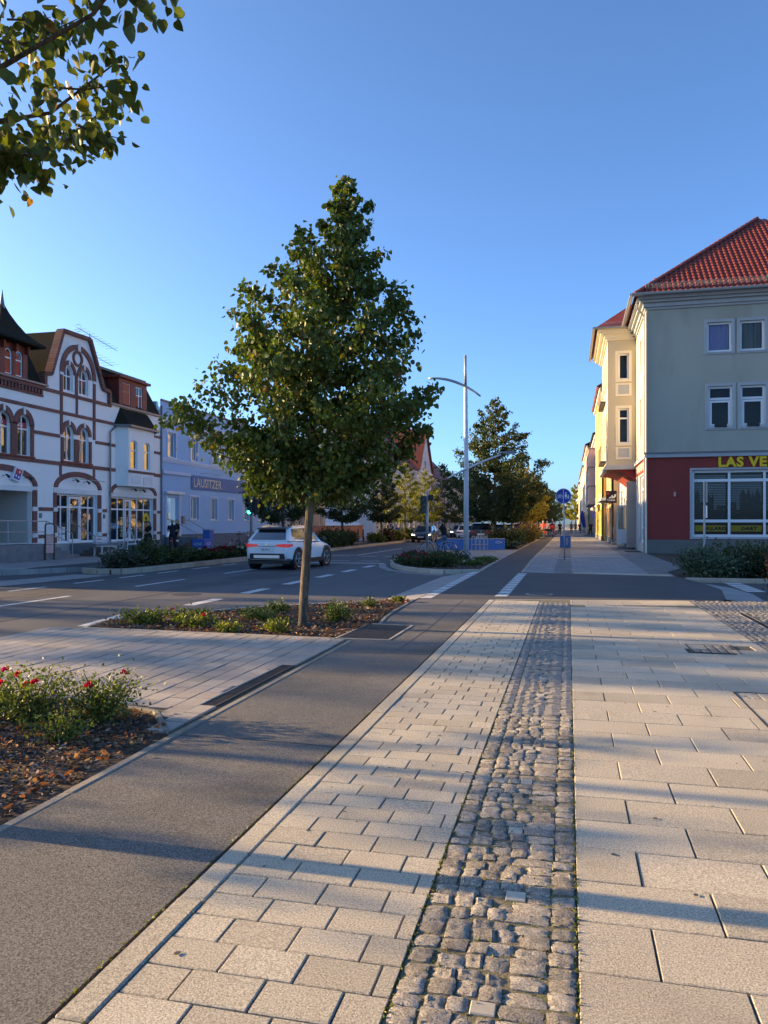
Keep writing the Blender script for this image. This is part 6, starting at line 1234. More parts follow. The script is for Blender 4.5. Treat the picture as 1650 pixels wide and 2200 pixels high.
b.extrude([(cx_ + .10 + .03 * math.cos(k * .785), cz + .14 + .03 * math.sin(k * .785)) for k in range(8)], mp, .0165, .021); b.extrude([(cx_ + .07, cz + .1), (cx_ + .13, cz + .1), (cx_ + .155, cz - .03), (cx_ + .045, cz - .03)], mp, .0165, .021); b.extrude(rect(cx_ + .07, cx_ + .09, cz - .12, cz - .03), mp, .0165, .021); b.extrude(rect(cx_ + .105, cx_ + .125, cz - .12, cz - .03), mp, .0165, .021)
b.extrude([(cx_ + .2 + .022 * math.cos(k * .785), cz + .03 + .022 * math.sin(k * .785)) for k in range(8)], mp, .0165, .021); b.extrude([(cx_ + .18, cz + .005), (cx_ + .22, cz + .005), (cx_ + .235, cz - .07), (cx_ + .165, cz - .07)], mp, .0165, .021); b.extrude(rect(cx_ + .18, cx_ + .22, cz - .12, cz - .07), mp, .0165, .021); b.build('pedestrian_symbol', 'sign_white', pl)
# parking signs
t = thing('parking_sign', 'post with blue parking sign and white text plate by the trees', 'sign', (-4.95, 52, 0)); mp = fy(51.95, -1); MB().tube([(-4.93, 52, 0), (-4.93, 52, 3.6)], .035, 8).build('post', 'galv', t)
pl = MB().extrude(rect(-5.27, -4.87, 3.08, 3.6), mp, 0, .02).build('plate', 'sign_blue', t); text_mesh('lettering', 'P', .42, lambda u, v, d: mp(-5.16 + u, 3.2 + v, .021 + d), 'sign_white', pl, .006, bold=.01)
MB().extrude(rect(-5.27, -4.87, 2.72, 3.04), mp, 0, .02).build('plate', 'sign_white', t); MB().extrude(rect(-5.2, -5.05, 2.76, 3.0), mp, .021, .026).build('plate_mark', 'sign_blue', t)
pl = MB().extrude(rect(-5.3, -4.76, 2.3, 2.68), mp, 0, .02).build('plate', 'sign_white', t); text_mesh('lettering', 'werktags', .13, lambda u, v, d: mp(-5.25 + u, 2.53 + v, .021 + d), 'dark_print', pl, .004); text_mesh('lettering', '8-18 h', .13, lambda u, v, d: mp(-5.15 + u, 2.36 + v, .021 + d), 'dark_print', pl, .004)
t = thing('edge_on_sign_post', 'grey post with its sign seen edge-on before the pub window', 'sign', (4.33, 27, 0)); MB().tube([(4.33, 27, -.03), (4.33, 27, 2.92)], .035, 10).build('post', 'galv', t); MB().box(4.37, 4.385, 26.75, 27.25, 1.7, 2.1).build('plate', 'sign_white', t); MB().box(4.365, 4.38, 26.7, 27.3, 2.2, 2.85).build('plate', 'galv', t)
# blue wall, boxes, racks, bollards
def fish(o3, ux, uz, s, parent, m='sign_white'):
    b = MB(); P = lambda a, c: tuple(o3[i] + ux[i] * a * s + uz[i] * c * s for i in range(3))
    b.tube([P(-.5 + k / 10 * 1.15, .16 * math.sin(math.pi * min(1, k / 8.7)) - (.14 if k > 9 else .0)) for k in range(11)], .018 * s / .6, 5); b.tube([P(-.5 + k / 10 * 1.15, -.14 * math.sin(math.pi * min(1, k / 8.7)) + (.22 if k > 9 else .0)) for k in range(11)], .018 * s / .6, 5); return b.build('fish_mark', m, parent)
t = thing('blue_wall', 'long low bright blue wall with a white fish outline', 'wall', (-5.4, 44, 0)); b = MB(); b.add([(-7.25, 43.1, -.01), (-3.58, 44.75, -.01), (-3.68, 45.05, -.01), (-7.35, 43.4, -.01), (-7.25, 43.1, .62), (-3.58, 44.75, .62), (-3.68, 45.05, .62), (-7.35, 43.4, .62)], [(4, 5, 6, 7), (0, 1, 5, 4), (1, 2, 6, 5), (2, 3, 7, 6), (3, 0, 4, 7)]); b.build('wall', 'blue_paint', t)
b = MB(); b.bar((-7.3, 43.25, .635), (-3.63, 44.9, .635), .34, .03); b.build('coping', 'pale_stone', t); fish((-3.95, 44.55, .42), (.912, .41, 0), (0, 0, 1), .36, t)
def blue_box(label, x, y, w_, d_, h_, z, mark):
    t = thing('blue_box', label, 'planter box', (x, y, z)); b = MB(); b.box(x - w_ / 2, x + w_ / 2, y - d_ / 2, y + d_ / 2, z, z + h_); b.build('body', 'blue_paint', t, bevel=.012)
    if mark == 'v': fish((x + .1, y - d_ / 2 - .01, z + h_ * .5), (0, 0, 1), (1, 0, 0), .36, t)
    else: fish((x + w_ / 2 + .01, y, z + h_ * .62), (0, 1, 0), (0, 0, 1), .36, t, 'sign_white'); fish((x - .05, y - d_ / 2 - .01, z + h_ * .6), (1, 0, 0), (0, 0, 1), .36, t)
    return t
blue_box('bright blue box with upright fish mark behind the round sign', -.21, 49.8, .66, .6, .74, 0, 'v')
t = blue_box('bright blue box with white fish mark before the blue house', -18.45, 36.4, .7, .8, .66, .06, 'h'); b = MB(); b.box(-18.95, -18.55, 37.5, 38.0, .06, 1.15); q = thing('blue_column', 'slim blue column just behind the blue fish box', 'column', (-18.75, 37.75, .06)); b.build('body', 'blue_paint', q, bevel=.012); MB().box(-18.98, -18.52, 37.47, 38.03, 1.152, 1.2).build('cap', 'steel_blue', q)
t = thing('litter_column', 'blue litter column on the far left kerb before the shop window', 'bin', (-15.3, 69, .03)); MB().box(-15.55, -15.05, 68.75, 69.25, .03, 1.1).build('body', 'blue_paint', t, bevel=.02); MB().box(-15.58, -15.02, 68.72, 69.28, 1.102, 1.16).build('lid', 'steel_blue', t)
for i in range(4):
    t = thing('bike_rack', 'grey steel bicycle stand before the blue wall, ' + ('leftmost', 'second from left', 'third from left', 'rightmost')[i] + ' of four', 'bike rack', (-5.2 + i * .22, 42.4, 0), 'bicycle stands before the blue wall'); x = -5.2 + i * .22; y = 42.3 + i * .1
    b = MB(); b.tube([(x, y, 0), (x, y, .75), (x + .02, y + .06, .8), (x + .1, y + .5, .8), (x + .12, y + .55, .75), (x + .12, y + .55, 0)], .024, 6); b.build('hoop', 'galv', t); MB().tube([(x, y, .35), (x + .12, y + .55, .35)], .018, 6).build('crossbar', 'galv', t)
for i, (x, y) in enumerate(((-18.25, 32.9), (-18.15, 33.3))):
    t = thing('bollard', ('front', 'rear')[i] + ' one of two dark bollards on the left pavement', 'bollard', (x, y, .06), 'dark bollards by the two people'); b = MB(); b.tube([(x, y, .06), (x, y, .84)], .06, 10); b.build('post', 'black_plastic', t); MB().tube([(x, y, .66), (x, y, .74)], .0625, 10).build('band', 'sign_white' if i else 'logo_red', t); MB().ball((x, y, .84), (.06, .06, .03), 10, 5).build('cap', 'black_plastic', t)
for i, (x, y) in enumerate(((-15.9, 57.5), (-15.9, 59.0))):
    t = thing('far_bollard', ('nearer', 'farther') [i] + ' thin post on the left pavement by the brown shrub', 'bollard', (x, y, .06), 'thin posts far left'); MB().tube([(x, y, .06), (x, y, 1.0)], .06, 8).build('post', 'iron', t); MB().ball((x, y, 1.0), .06, 8, 5).build('cap', 'iron', t)
# things before the white house
t = thing('garden_bench', 'small white slatted bench beside the shop steps', 'bench', (-20.3, 30.4, .06)); x0, y0 = -20.35, 29.9
for k in range(4): MB().box(x0 + k * .1, x0 + .085 + k * .1, y0, y0 + 1.2, .48, .51).build('seat_slat', 'wood_white', t)
for k in range(3): MB().box(x0 - .05, x0 - .02, y0, y0 + 1.2, .58 + k * .13, .67 + k * .13).build('back_slat', 'wood_white', t)
for y in (y0 + .05, y0 + 1.1):
    for x in (x0 - .04, x0 + .34): MB().box(x, x + .05, y, y + .05, .06, .92 if x < x0 else .478).build('leg', 'wood_white', t)
    MB().box(x0 - .02, x0 + .4, y, y + .05, .66, .7).build('armrest', 'wood_white', t)
t = thing('easel', 'white wooden easel standing before the second shop window', 'easel', (-20.2, 32.5, .06))
for a, c in (((-20.0, 31.95), (-20.2, 32.46)), ((-20.0, 33.05), (-20.2, 32.54)), ((-20.7, 32.5), (-20.25, 32.5))): MB().bar((*a, .06), (*c, 1.3), .05, .03).build('leg', 'wood_white', t)
MB().bar((-20.08, 32.15, .55), (-20.08, 32.85, .55), .05, .06).build('ledge', 'wood_white', t)
t = thing('display_frame', 'upright advertising frame at the foot of the passage steps', 'sign', (-20.1, 26.6, .06)); MB().tube([(-20.1, 26.35, .06), (-20.1, 26.35, 1.45), (-20.1, 26.4, 1.5), (-20.1, 26.85, 1.5), (-20.1, 26.9, 1.45), (-20.1, 26.9, .06)], .025, 8).build('frame', 'iron', t)
for z, m_ in ((1.1, 'paper_white'), (.72, 'cloth_pink'), (.34, 'cloth_pink')): MB().box(-20.11, -20.09, 26.4, 26.85, z, z + .33).build('poster', m_, t)
t = thing('flower_pot', 'potted plant beside the second shop steps', 'plant pot', (-20.15, 33.9, .06)); MB().tube([(-20.15, 33.9, .06), (-20.15, 33.9, .4)], [.14, .2], 12).build('pot', 'wood_white', t); rs = np.random.RandomState(5); V, F, T_ = leaf_cloud(np.array([-20.15, 33.9, .55]) + rs.normal(size=(160, 3)) * .16, rs.normal(size=(160, 3)) + np.array([0, 0, .5]), rs.uniform(.08, .16, 160), palette(160, *DARK, rs), seed=5); mesh_np('foliage', V, F, 'leaf', t, T_)

# ================================================================ VEHICLES
def car(name, label, x, y, z, rz, paint, L_=4.1, W_=1.78, H_=1.46, two_tone=None, group=None, estate=False, lights='tail', suv=False, plate=None, cat='car'):
    """local frame: +y forward, origin under the car's middle"""
    t = thing(name, label, cat, (0, 0, 0), group); s = L_ / 4.1; k = W_ / 1.78; h = H_ / 1.46; b = MB(); Y0 = -L_ / 2
    S = [(0, .72, .44, .90), (.07, .83, .34, .965), (.3, .885, .28, .99), (.9, .895, .26, .97), (2.0, .895, .26, .945), (2.95, .885, .26, .925), (3.5, .865, .28, .855), (3.86, .81, .31, .75), (4.03, .70, .36, .65), (4.1, .54, .42, .58)]
    V, F, n = [], [], 12
    for (yy, w_, zb, zt) in S:
        w_ *= k; zb *= h; zt *= h; yy = Y0 + yy * s; zm = (zb + zt) / 2
        half = [(w_ * .80, zb), (w_ * .97, zb + .07), (w_ * 1.0, zm - .04), (w_ * .985, zm + .14), (w_ * .955, zt - .05), (w_ * .86, zt)]
        V += [(a, yy, c) for a, c in half] + [(-a, yy, c) for a, c in reversed(half)]
    for i in range(len(S) - 1):
        for j in range(n): F.append((i * n + j, i * n + (j + 1) % n, (i + 1) * n + (j + 1) % n, (i + 1) * n + j))
    F += [tuple(range(n)), tuple(range((len(S) - 1) * n + n - 1, (len(S) - 1) * n - 1, -1))]
    V += [(0, Y0 + .9 * s, .99 * h)]
    b.add(V, F); body = b.build('body', paint, t, auto=True)
    bm = bmesh.new(); bm.from_mesh(body.data); bmesh.ops.recalc_face_normals(bm, faces=bm.faces); bm.to_mesh(body.data); bm.free()
    # greenhouse
    rb = .18 if estate else .10; lo = [(rb, .80, .975), (.55, .835, .97), (1.5, .84, .955), (2.5, .83, .94), (3.08, .74, .915)]; rt = .30 if estate else .48; hi = [(rt, .60, 1.385), (rt + .25, .635, 1.43), (1.35, .65, 1.455), (1.95, .635, 1.44), (2.3, .60, 1.395)]
    G2 = lambda q, sg: (sg * q[1] * k, Y0 + q[0] * s, q[2] * h); m = len(lo); V = [G2(q, 1) for q in lo] + [G2(q, 1) for q in hi] + [G2(q, -1) for q in lo] + [G2(q, -1) for q in hi]; F = []
    for i in range(m - 1): F += [(i, i + 1, m + i + 1, m + i), (2 * m + i + 1, 2 * m + i, 3 * m + i, 3 * m + i + 1)]
    F += [(0, m, 3 * m, 2 * m), (m - 1, 3 * m - 1, 4 * m - 1, 2 * m - 1)]; F2 = [(m + i, m + i + 1, 3 * m + i + 1, 3 * m + i) for i in range(m - 1)]
    MB().add(V, F).build('cabin', paint, t); MB().add(V, F2).build('roof', two_tone or paint, t, smooth=True)
    lp = lambda p, q, f_: tuple(p[i] + (q[i] - p[i]) * f_ for i in range(3)); off = lambda p, d: tuple(p[i] + d[i] for i in range(3))
    def quad(p00, p10, p11, p01, d, u0, u1, v0, v1):
        f_ = lambda u, v: off(lp(lp(p00, p10, u), lp(p01, p11, u), v), d); return [f_(u0, v0), f_(u1, v0), f_(u1, v1), f_(u0, v1)]
    rear = [G2(lo[0], 1), G2(lo[0], -1), G2(hi[0], -1), G2(hi[0], 1)]; MB().poly(quad(*rear, (0, -.012, .006), .07, .93, .08, .92)).build('rear_window', 'car_glass', t)
    fr = [G2(lo[-1], 1), G2(lo[-1], -1), G2(hi[-1], -1), G2(hi[-1], 1)]; MB().poly(quad(*fr, (0, .012, .008), .05, .95, .07, .95)).build('windscreen', 'car_glass', t)
    for sg in (1, -1):
        for (i0, i1, u0, u1) in ((0, 1, .55, 1), (1, 2, .0, .97), (2, 3, .05, 1), (3, 4, .0, .78)):
            q = [G2(lo[i0], sg), G2(lo[i1], sg), G2(hi[i1], sg), G2(hi[i0], sg)]; v0 = .30 if (i0 == 0) else .12; MB().poly(quad(*q, (sg * .012, 0, .003), u0, u1, v0 if not i0 else .10, .9)).build('side_window', 'car_glass', t)
        MB().tube([(sg * .87 * k, Y0 + 2.85 * s, .98 * h), (sg * 1.0 * k, Y0 + 2.8 * s, 1.03 * h)], [.05, .10], 8).build('mirror', 'black_plastic', t)
        for yy in (.72, 3.28):
            yc = Y0 + yy * s; xo = sg * (W_ / 2 - .02); r_ = .335 * h
            q = MB(); pts, rr = disc((sg * (W_ / 2 - .06), yc, r_ + .02), r_ + .075, (1, 0, 0), .135); q.tube(pts, rr, 28); q.build('wheel_arch', 'black_plastic', t, auto=True)
            wh = MB(); pts, _ = disc((sg * (W_ / 2 - .10), yc, r_), r_, (1, 0, 0), .22); a_, b_ = pts; d_ = (b_ - a_).normalized(); wh.tube([a_, a_ + d_ * .025, b_ - d_ * .025, b_], [r_ * .92, r_, r_, r_ * .92], 28); wo_ = wh.build('wheel', 'rubber', t, auto=True)
            xr = sg * (W_ / 2 + .012); q = MB()
            for a in range(5):
                an = a * 1.2566 + .3
                for da in (-.16, .16): q.bar((xr, yc + .05 * math.cos(an), r_ + .05 * math.sin(an)), (xr, yc + r_ * .7 * math.cos(an + da), r_ + r_ * .7 * math.sin(an + da)), .02, .035, up=(1, 0, 0))
            q.torus((xr - sg * .004, yc, r_), (1, 0, 0), r_ * .72, .012, 24, 5); pts, rr = disc((xr, yc, r_), .06, (1, 0, 0), .03); q.tube(pts, rr, 10); q.build('rim', 'alloy', wo_)
            q = MB(); pts, rr = disc((sg * (W_ / 2 + .003), yc, r_), r_ * .70, (1, 0, 0), .01); q.tube(pts, rr, 20); q.build('rim_shadow', 'black_plastic', wo_)
        MB().box(sg * (W_ / 2 - .03), sg * (W_ / 2 + .008), Y0 + 1.12 * s, Y0 + 2.88 * s, .22, .36 * h).build('sill_trim', 'black_plastic' if suv else paint, t)
        mt = 'tail_red' if plate else 'tail_off'
        q = MB(); e = Y0 + .055 * s; q.add([(sg * .34 * k, Y0 - .012, .80 * h), (sg * .36 * k, Y0 - .012, .855 * h), (sg * .72 * k, Y0 - .006, .885 * h), (sg * .74 * k, Y0 - .006, .755 * h), (sg * .845 * k, e - .012, .87 * h), (sg * .84 * k, e - .012, .78 * h), (sg * .90 * k, Y0 + .26 * s, .865 * h), (sg * .905 * k, Y0 + .2 * s, .80 * h)], [(0, 1, 2, 3), (3, 2, 4, 5), (5, 4, 6, 7)]); q.build('tail_light', mt, t)
        q = MB(); yf = Y0 + 4.0 * s; q.add([(sg * .50 * k, Y0 + 4.08 * s, .60 * h), (sg * .52 * k, Y0 + 4.06 * s, .68 * h), (sg * .74 * k, Y0 + 3.98 * s, .72 * h), (sg * .73 * k, yf + .04, .61 * h), (sg * .83 * k, Y0 + 3.82 * s, .74 * h), (sg * .83 * k, Y0 + 3.86 * s, .64 * h)], [(0, 1, 2, 3), (3, 2, 4, 5)]); q.build('headlight', 'head_lamp' if lights == 'head' else 'chrome', t)
    MB().box(-.68 * k, .68 * k, Y0 - .02, Y0 + .08, .36 * h, .56 * h).build('rear_bumper', 'black_plastic', t, bevel=.025); MB().box(-.5 * k, .5 * k, Y0 - .035, Y0 - .0202, .40 * h, .50 * h).build('skid_plate', 'alloy', t)
    MB().box(-.80 * k, .80 * k, Y0 + .12, Y0 + 3.95 * s, .2 * h, .3 * h).build('underbody', 'black_plastic', t)
    q = MB(); q.add([G2((hi[0][0] - .16, .56, 1.40), 1), G2((hi[0][0] + .1, .6, 1.415), 1), G2((hi[0][0] + .1, .6, 1.415), -1), G2((hi[0][0] - .16, .56, 1.40), -1), G2((hi[0][0] - .16, .56, 1.36), 1), G2((hi[0][0] - .16, .56, 1.36), -1)], [(0, 1, 2, 3), (0, 3, 5, 4)]); q.build('roof_spoiler', 'black_plastic', t)
    pb = MB().box(-.26, .26, Y0 - .022, Y0 - .004, .63 * h, .75 * h).build('number_plate', 'sign_white', t)
    if plate: text_mesh('lettering', plate, .095, lambda u, v, d: (-.215 + u, Y0 - .023 - d, .657 * h + v), 'dark_print', pb, .004, .82)
    MB().box(-.34 * k, .34 * k, Y0 - .012, Y0 + .01, .785 * h, .80 * h).build('tail_strip', 'black_plastic', t); MB().box(-.045, .045, Y0 - .02, Y0 + .01, .83 * h, .88 * h).build('badge', 'chrome', t)
    MB().box(-.4 * k, .4 * k, Y0 + 4.02 * s, Y0 + 4.115 * s, .40 * h, .57 * h).build('grille', 'black_plastic', t, bevel=.02); MB().box(-.26, .26, Y0 + 4.11 * s, Y0 + 4.13 * s, .42 * h, .52 * h).build('front_plate', 'sign_white', t)
    for sg in (1, -1): MB().tube([(sg * .60 * k, Y0 + .75 * s, 1.455 * h), (sg * .62 * k, Y0 + 1.4 * s, 1.475 * h), (sg * .60 * k, Y0 + 2.1 * s, 1.45 * h)], .018, 6).build('roof_rail', 'chrome' if suv else 'black_plastic', t)
    MB().tube([(0, Y0 + .75 * s, 1.43 * h), (0, Y0 + .55 * s, 1.62 * h)], .006, 4).build('antenna', 'black_plastic', t)
    t.location = (x, y, z); t.rotation_euler = (0, 0, rz); return t
car('white_car', 'white compact SUV with dark roof driving away past the lime tree', -10.15, 27.35, -.12, R(-5), 'car_white', two_tone='car_dark', suv=True, H_=1.53, plate='SFB HP 62')
PC = 'cars further down the street'
car('dark_car', 'black car coming towards the junction with its lights on', -12.3, 66.5, -.12, R(180), 'car_dark', lights='head', group=PC)
car('green_car', 'grey-green car following the black one with lights on', -12.4, 89.5, -.12, R(180), 'car_green', lights='head', group=PC)
car('brown_car', 'dark brown estate car seen from behind near the blue wall', -6.1, 57.0, -.02, R(0), 'car_brown', H_=1.6, estate=True, group=PC)
car('waiting_car', 'black hatchback parked beyond the brown estate car', -5.9, 66.5, -.02, R(0), 'car_dark', H_=1.5, group=PC)
car('silver_car', 'silver car parked beyond the black hatchback', -5.9, 77.0, -.02, R(0), 'car_silver', H_=1.5, group=PC)
car('white_estate', 'white car driving away left of the brown estate', -8.9, 70, -.12, R(0), 'car_white', H_=1.5, estate=True, group=PC)
car('red_car', 'red car parked far down the row', -5.9, 88, -.02, R(0), 'cloth_red', H_=1.5, group=PC)
car('blue_car', 'blue car parked at the far end of the row', -5.9, 100, -.02, R(0), 'car_blue', H_=1.6, estate=True, group=PC)
car('white_van', 'pale grey van standing beyond the cyclists', -3.2, 125, -.0, R(0), 'car_white', L_=5.2, W_=2.0, H_=2.3, estate=True, group=PC, cat='van')

def bicycle(name, label, x, y, z, rz, frame_m, basket=False, group=None, steer=0.0):
    t = thing(name, label, 'bicycle', (0, 0, 0), group); WB, r_ = 1.06, .335
    for yy in (-WB / 2, WB / 2):
        q = MB(); q.torus((0, yy, r_), (1, 0, 0), r_ - .018, .018, 36, 8); wo_ = q.build('wheel', 'rubber', t, smooth=True); q = MB(); q.torus((0, yy, r_), (1, 0, 0), r_ - .042, .009, 32, 6); q.build('rim', 'alloy', wo_)
        q = MB()
        for a in range(18): an = a * math.pi / 9; q.tube([((.02 if a % 2 else -.02), yy, r_), (0, yy + (r_ - .045) * math.cos(an), r_ + (r_ - .045) * math.sin(an))], .0016, 3, cap=False)
        q.tube([(-.045, yy, r_), (.045, yy, r_)], .018, 8); q.build('spokes', 'chrome', wo_, kind='stuff')
        q = MB(); V = []; n = 14
        for j in range(n + 1): a = R(15) + R(150) * j / n if yy > 0 else R(5) + R(165) * j / n; V += [(-.026, yy + (r_ + .025) * math.cos(a), r_ + (r_ + .025) * math.sin(a)), (.026, yy + (r_ + .025) * math.cos(a), r_ + (r_ + .025) * math.sin(a))]
        q.add(V, [(2 * j, 2 * j + 1, 2 * j + 3, 2 * j + 2) for j in range(n)]); q.build('mudguard', 'chrome', t, smooth=True)
    bb, st, hd, hb = (0, -.08, .29), (0, -.24, .80), (0, .33, .86), (0, .36, .70); q = MB()
    for a, c, r0 in ((bb, st, .017), (st, (0, -.27, .92), .013), (bb, hb, .019), (st, hd, .0), (hb, hd, .018), (bb, (.05, -WB / 2, r_), .011), (bb, (-.05, -WB / 2, r_), .011), (st, (.05, -WB / 2, r_), .009), (st, (-.05, -WB / 2, r_), .009), ((0, -.15, .5), hb, .015)):
        if r0: q.tube([a, c], r0, 7)
    q.build('frame', frame_m, t); q = MB(); q.tube([hb, (.055, .38, .66), (.055, WB / 2, r_)], .012, 6); q.tube([hb, (-.055, .38, .66), (-.055, WB / 2, r_)], .012, 6); q.build('fork', 'chrome', t)
    q = MB(); q.tube([hd, (0, .31, 1.02)], .014, 6); q.tube([(-.29, .12, 1.06), (-.27, .24, 1.07), (-.1, .31, 1.04), (.1, .31, 1.04), (.27, .24, 1.07), (.29, .12, 1.06)], .012, 6); q.build('handlebar', 'chrome', t)
    for sg in (1, -1): MB().tube([(sg * .285, .15, 1.062), (sg * .295, .03, 1.055)], .017, 6).build('grip', 'black_plastic', t)
    q = MB(); q.ball((0, -.30, .945), (.085, .11, .035), 10, 6); q.ball((0, -.17, .94), (.035, .12, .028), 8, 6); q.build('saddle', 'leather', t, smooth=True)
    q = MB(); q.torus((.055, -.08, .29), (1, 0, 0), .085, .006, 20, 5); q.tube([(.07, -.08, .29), (.07, -.05, .125)], .01, 5); q.tube([(-.07, -.08, .29), (-.07, -.11, .455)], .01, 5); q.build('crank', 'chrome', t)
    for sg, dy, dz in ((1, .03, -.165), (-1, -.03, .165)): MB().box(sg * .08, sg * .16, -.08 + dy - .04, -.08 + dy + .04, .29 + dz - .012, .29 + dz + .012).build('pedal', 'black_plastic', t)
    q = MB(); q.box(-.06, .06, -.72, -.30, .70, .715); q.tube([(.05, -.68, .7), (.05, -WB / 2, r_)], .006, 4); q.tube([(-.05, -.68, .7), (-.05, -WB / 2, r_)], .006, 4); q.build('rack', 'galv', t)
    MB().ball((0, .42, .88), (.045, .05, .045), 8, 6).build('headlamp', 'chrome', t); MB().box(-.03, .03, -.75, -.72, .66, .72).build('rear_lamp', 'logo_red', t)
    if basket:
        q = MB()
        for zz, w_ in ((.86, .13), (.96, .15), (1.06, .165)): q.tube([(-w_, .40, zz), (w_, .40, zz), (w_, .62, zz), (-w_, .62, zz), (-w_, .40, zz)], .006, 4)
        for k in range(7): u = -.13 + k * .0433; q.tube([(u, .62, .86), (u * 1.27, .62, 1.06)], .004, 3); q.tube([(u, .40, .86), (u * 1.27, .40, 1.06)], .004, 3)
        q.box(-.13, .13, .40, .62, .852, .862); q.build('basket', 'iron', t)
    t.location = (x, y, z); t.rotation_euler = (0, 0, rz); return t
bicycle('bicycle', 'city bicycle with basket held by the man at the crossing', -5.82, 34.7, 0, R(84), 'galv', basket=True)
bicycle('parked_bicycle', 'black bicycle leaning behind the left traffic light', -15.3, 34.4, .06, R(-18), 'black_plastic')

# ================================================================ PEOPLE
def person(name, label, x, y, z, rz, J, fit, voxel=.02, scale=1.0, hair='hair_brown', group=None, dress=None, longhair=False, hands=True, bag=None):
    """one remeshed body; materials follow the clothes"""
    j = dict(head=(0, .01, 1.615), neck=(0, 0, 1.46), chest=(0, 0, 1.27), waist=(0, 0, 1.05), pelvis=(0, 0, .95), ls=(-.18, 0, 1.40), rs=(.18, 0, 1.40), le=(-.24, -.02, 1.12), re=(.24, -.02, 1.12), lw=(-.25, .08, .87), rw=(.25, .08, .87), lh=(-.095, 0, .91), rh=(.095, 0, .91), lk=(-.11, .02, .49), rk=(.11, .02, .49), la=(-.115, -.03, .09), ra=(.115, -.03, .09), lt=(-.13, .15, .035), rt=(.13, .15, .035)); j.update(J)
    V_ = {k: Vector(v) for k, v in j.items()}; b = MB(); regs = []
    def lim(a, c, r0, r1, m, n=10): a, c = V_[a] if isinstance(a, str) else a, V_[c] if isinstance(c, str) else c; b.tube([a, a.lerp(c, .5), c], [r0, (r0 + r1) / 2 * 1.03, r1], n); b.ball(a, r0, 8, 6); b.ball(c, r1, 8, 6); regs.append((a, c, (r0 + r1) / 2, m))
    top, low, sk, shoe, slv = fit['top'], fit['low'], 'skin', fit.get('shoe', 'leather'), fit.get('sleeve', 'skin')
    b.ball(V_['chest'], (.165, .11, .2), 14, 10); regs.append((V_['chest'] + Vector((-.08, 0, .08)), V_['chest'] + Vector((.08, 0, .08)), .12, top)); lim('chest', 'waist', .135, .125, top, 14); lim('waist', 'pelvis', .128, .14, top, 14); b.ball(V_['pelvis'], (.165, .125, .13), 14, 8); regs.append((V_['pelvis'] + Vector((-.06, 0, -.04)), V_['pelvis'] + Vector((.06, 0, -.04)), .125, low))
    lim('neck', 'head', .055, .055, sk); lim('chest', 'neck', .10, .062, top)
    for s in 'lr':
        lim(s + 's', s + 'e', .058, .045, top); regs[-1] = (V_[s + 's'], V_[s + 's'].lerp(V_[s + 'e'], .62), .055, top); regs.append((V_[s + 's'].lerp(V_[s + 'e'], .75), V_[s + 'e'], .045, slv)); lim(s + 'e', s + 'w', .043, .030, slv); lim('chest', s + 's', .09, .06, top)
        lim(s + 'h', s + 'k', .088, .058, low); lim(s + 'k', s + 'a', .056, .038, fit.get('shin', low)); lim(s + 'a', s + 't', .042, .034, shoe)
        hd = (V_[s + 'w'] - V_[s + 'e']).normalized(); lim(V_[s + 'w'], V_[s + 'w'] + hd * .075, .028, .034, sk)
    b.ball(V_['head'], (.074, .094, .115), 16, 12); regs.append((V_['head'] + Vector((0, 0, -.04)), V_['head'] + Vector((0, 0, .05)), .08, sk)); fw_ = V_['head'] - V_['neck']; b.ball(V_['head'] + Vector((0, .095, -.012)), (.013, .018, .02), 8, 6); b.ball(V_['head'] + Vector((0, .06, -.085)), (.04, .035, .03), 8, 6)
    for sg in (-1, 1): b.ball(V_['head'] + Vector((sg * .075, -.005, -.01)), (.012, .022, .03), 8, 6)
    if dress: p = V_['pelvis']; b.tube([V_['waist'], p, p + Vector((0, .02, -dress))], [.14, .19, .22], 14); regs.append((p, p + Vector((0, .02, -dress)), .2, low))
    me = bpy.data.meshes.new('raw'); me.from_pydata(b.v, [], b.f); ob = bpy.data.objects.new('raw', me); C.objects.link(ob); md = ob.modifiers.new('r', 'REMESH'); md.mode = 'VOXEL'; md.voxel_size = voxel; sm = ob.modifiers.new('s', 'SMOOTH'); sm.iterations = 4; sm.factor = .5
    dg = bpy.context.evaluated_depsgraph_get(); out = bpy.data.meshes.new_from_object(ob.evaluated_get(dg)); C.objects.unlink(ob); bpy.data.objects.remove(ob)
    keys = []; [keys.append(r_[3]) for r_ in regs if r_[3] not in keys]; out.materials.clear(); [out.materials.append(MATS[k]) for k in keys]
    nP = len(out.polygons); cen = np.empty(nP * 3); out.polygons.foreach_get('center', cen); cen = cen.reshape(-1, 3); best = np.full(nP, 9.0); idx = np.zeros(nP, np.int32)
    for a, c, r_, m in regs:
        a, c = np.array(a), np.array(c); ab = c - a; tt = np.clip(((cen - a) @ ab) / max(1e-9, ab @ ab), 0, 1)[:, None]; d = np.linalg.norm(cen - (a + tt * ab), axis=1) - r_; k = d < best; best[k] = d[k]; idx[k] = keys.index(m)
    out.polygons.foreach_set('material_index', idx); out.polygons.foreach_set('use_smooth', np.ones(nP, bool))
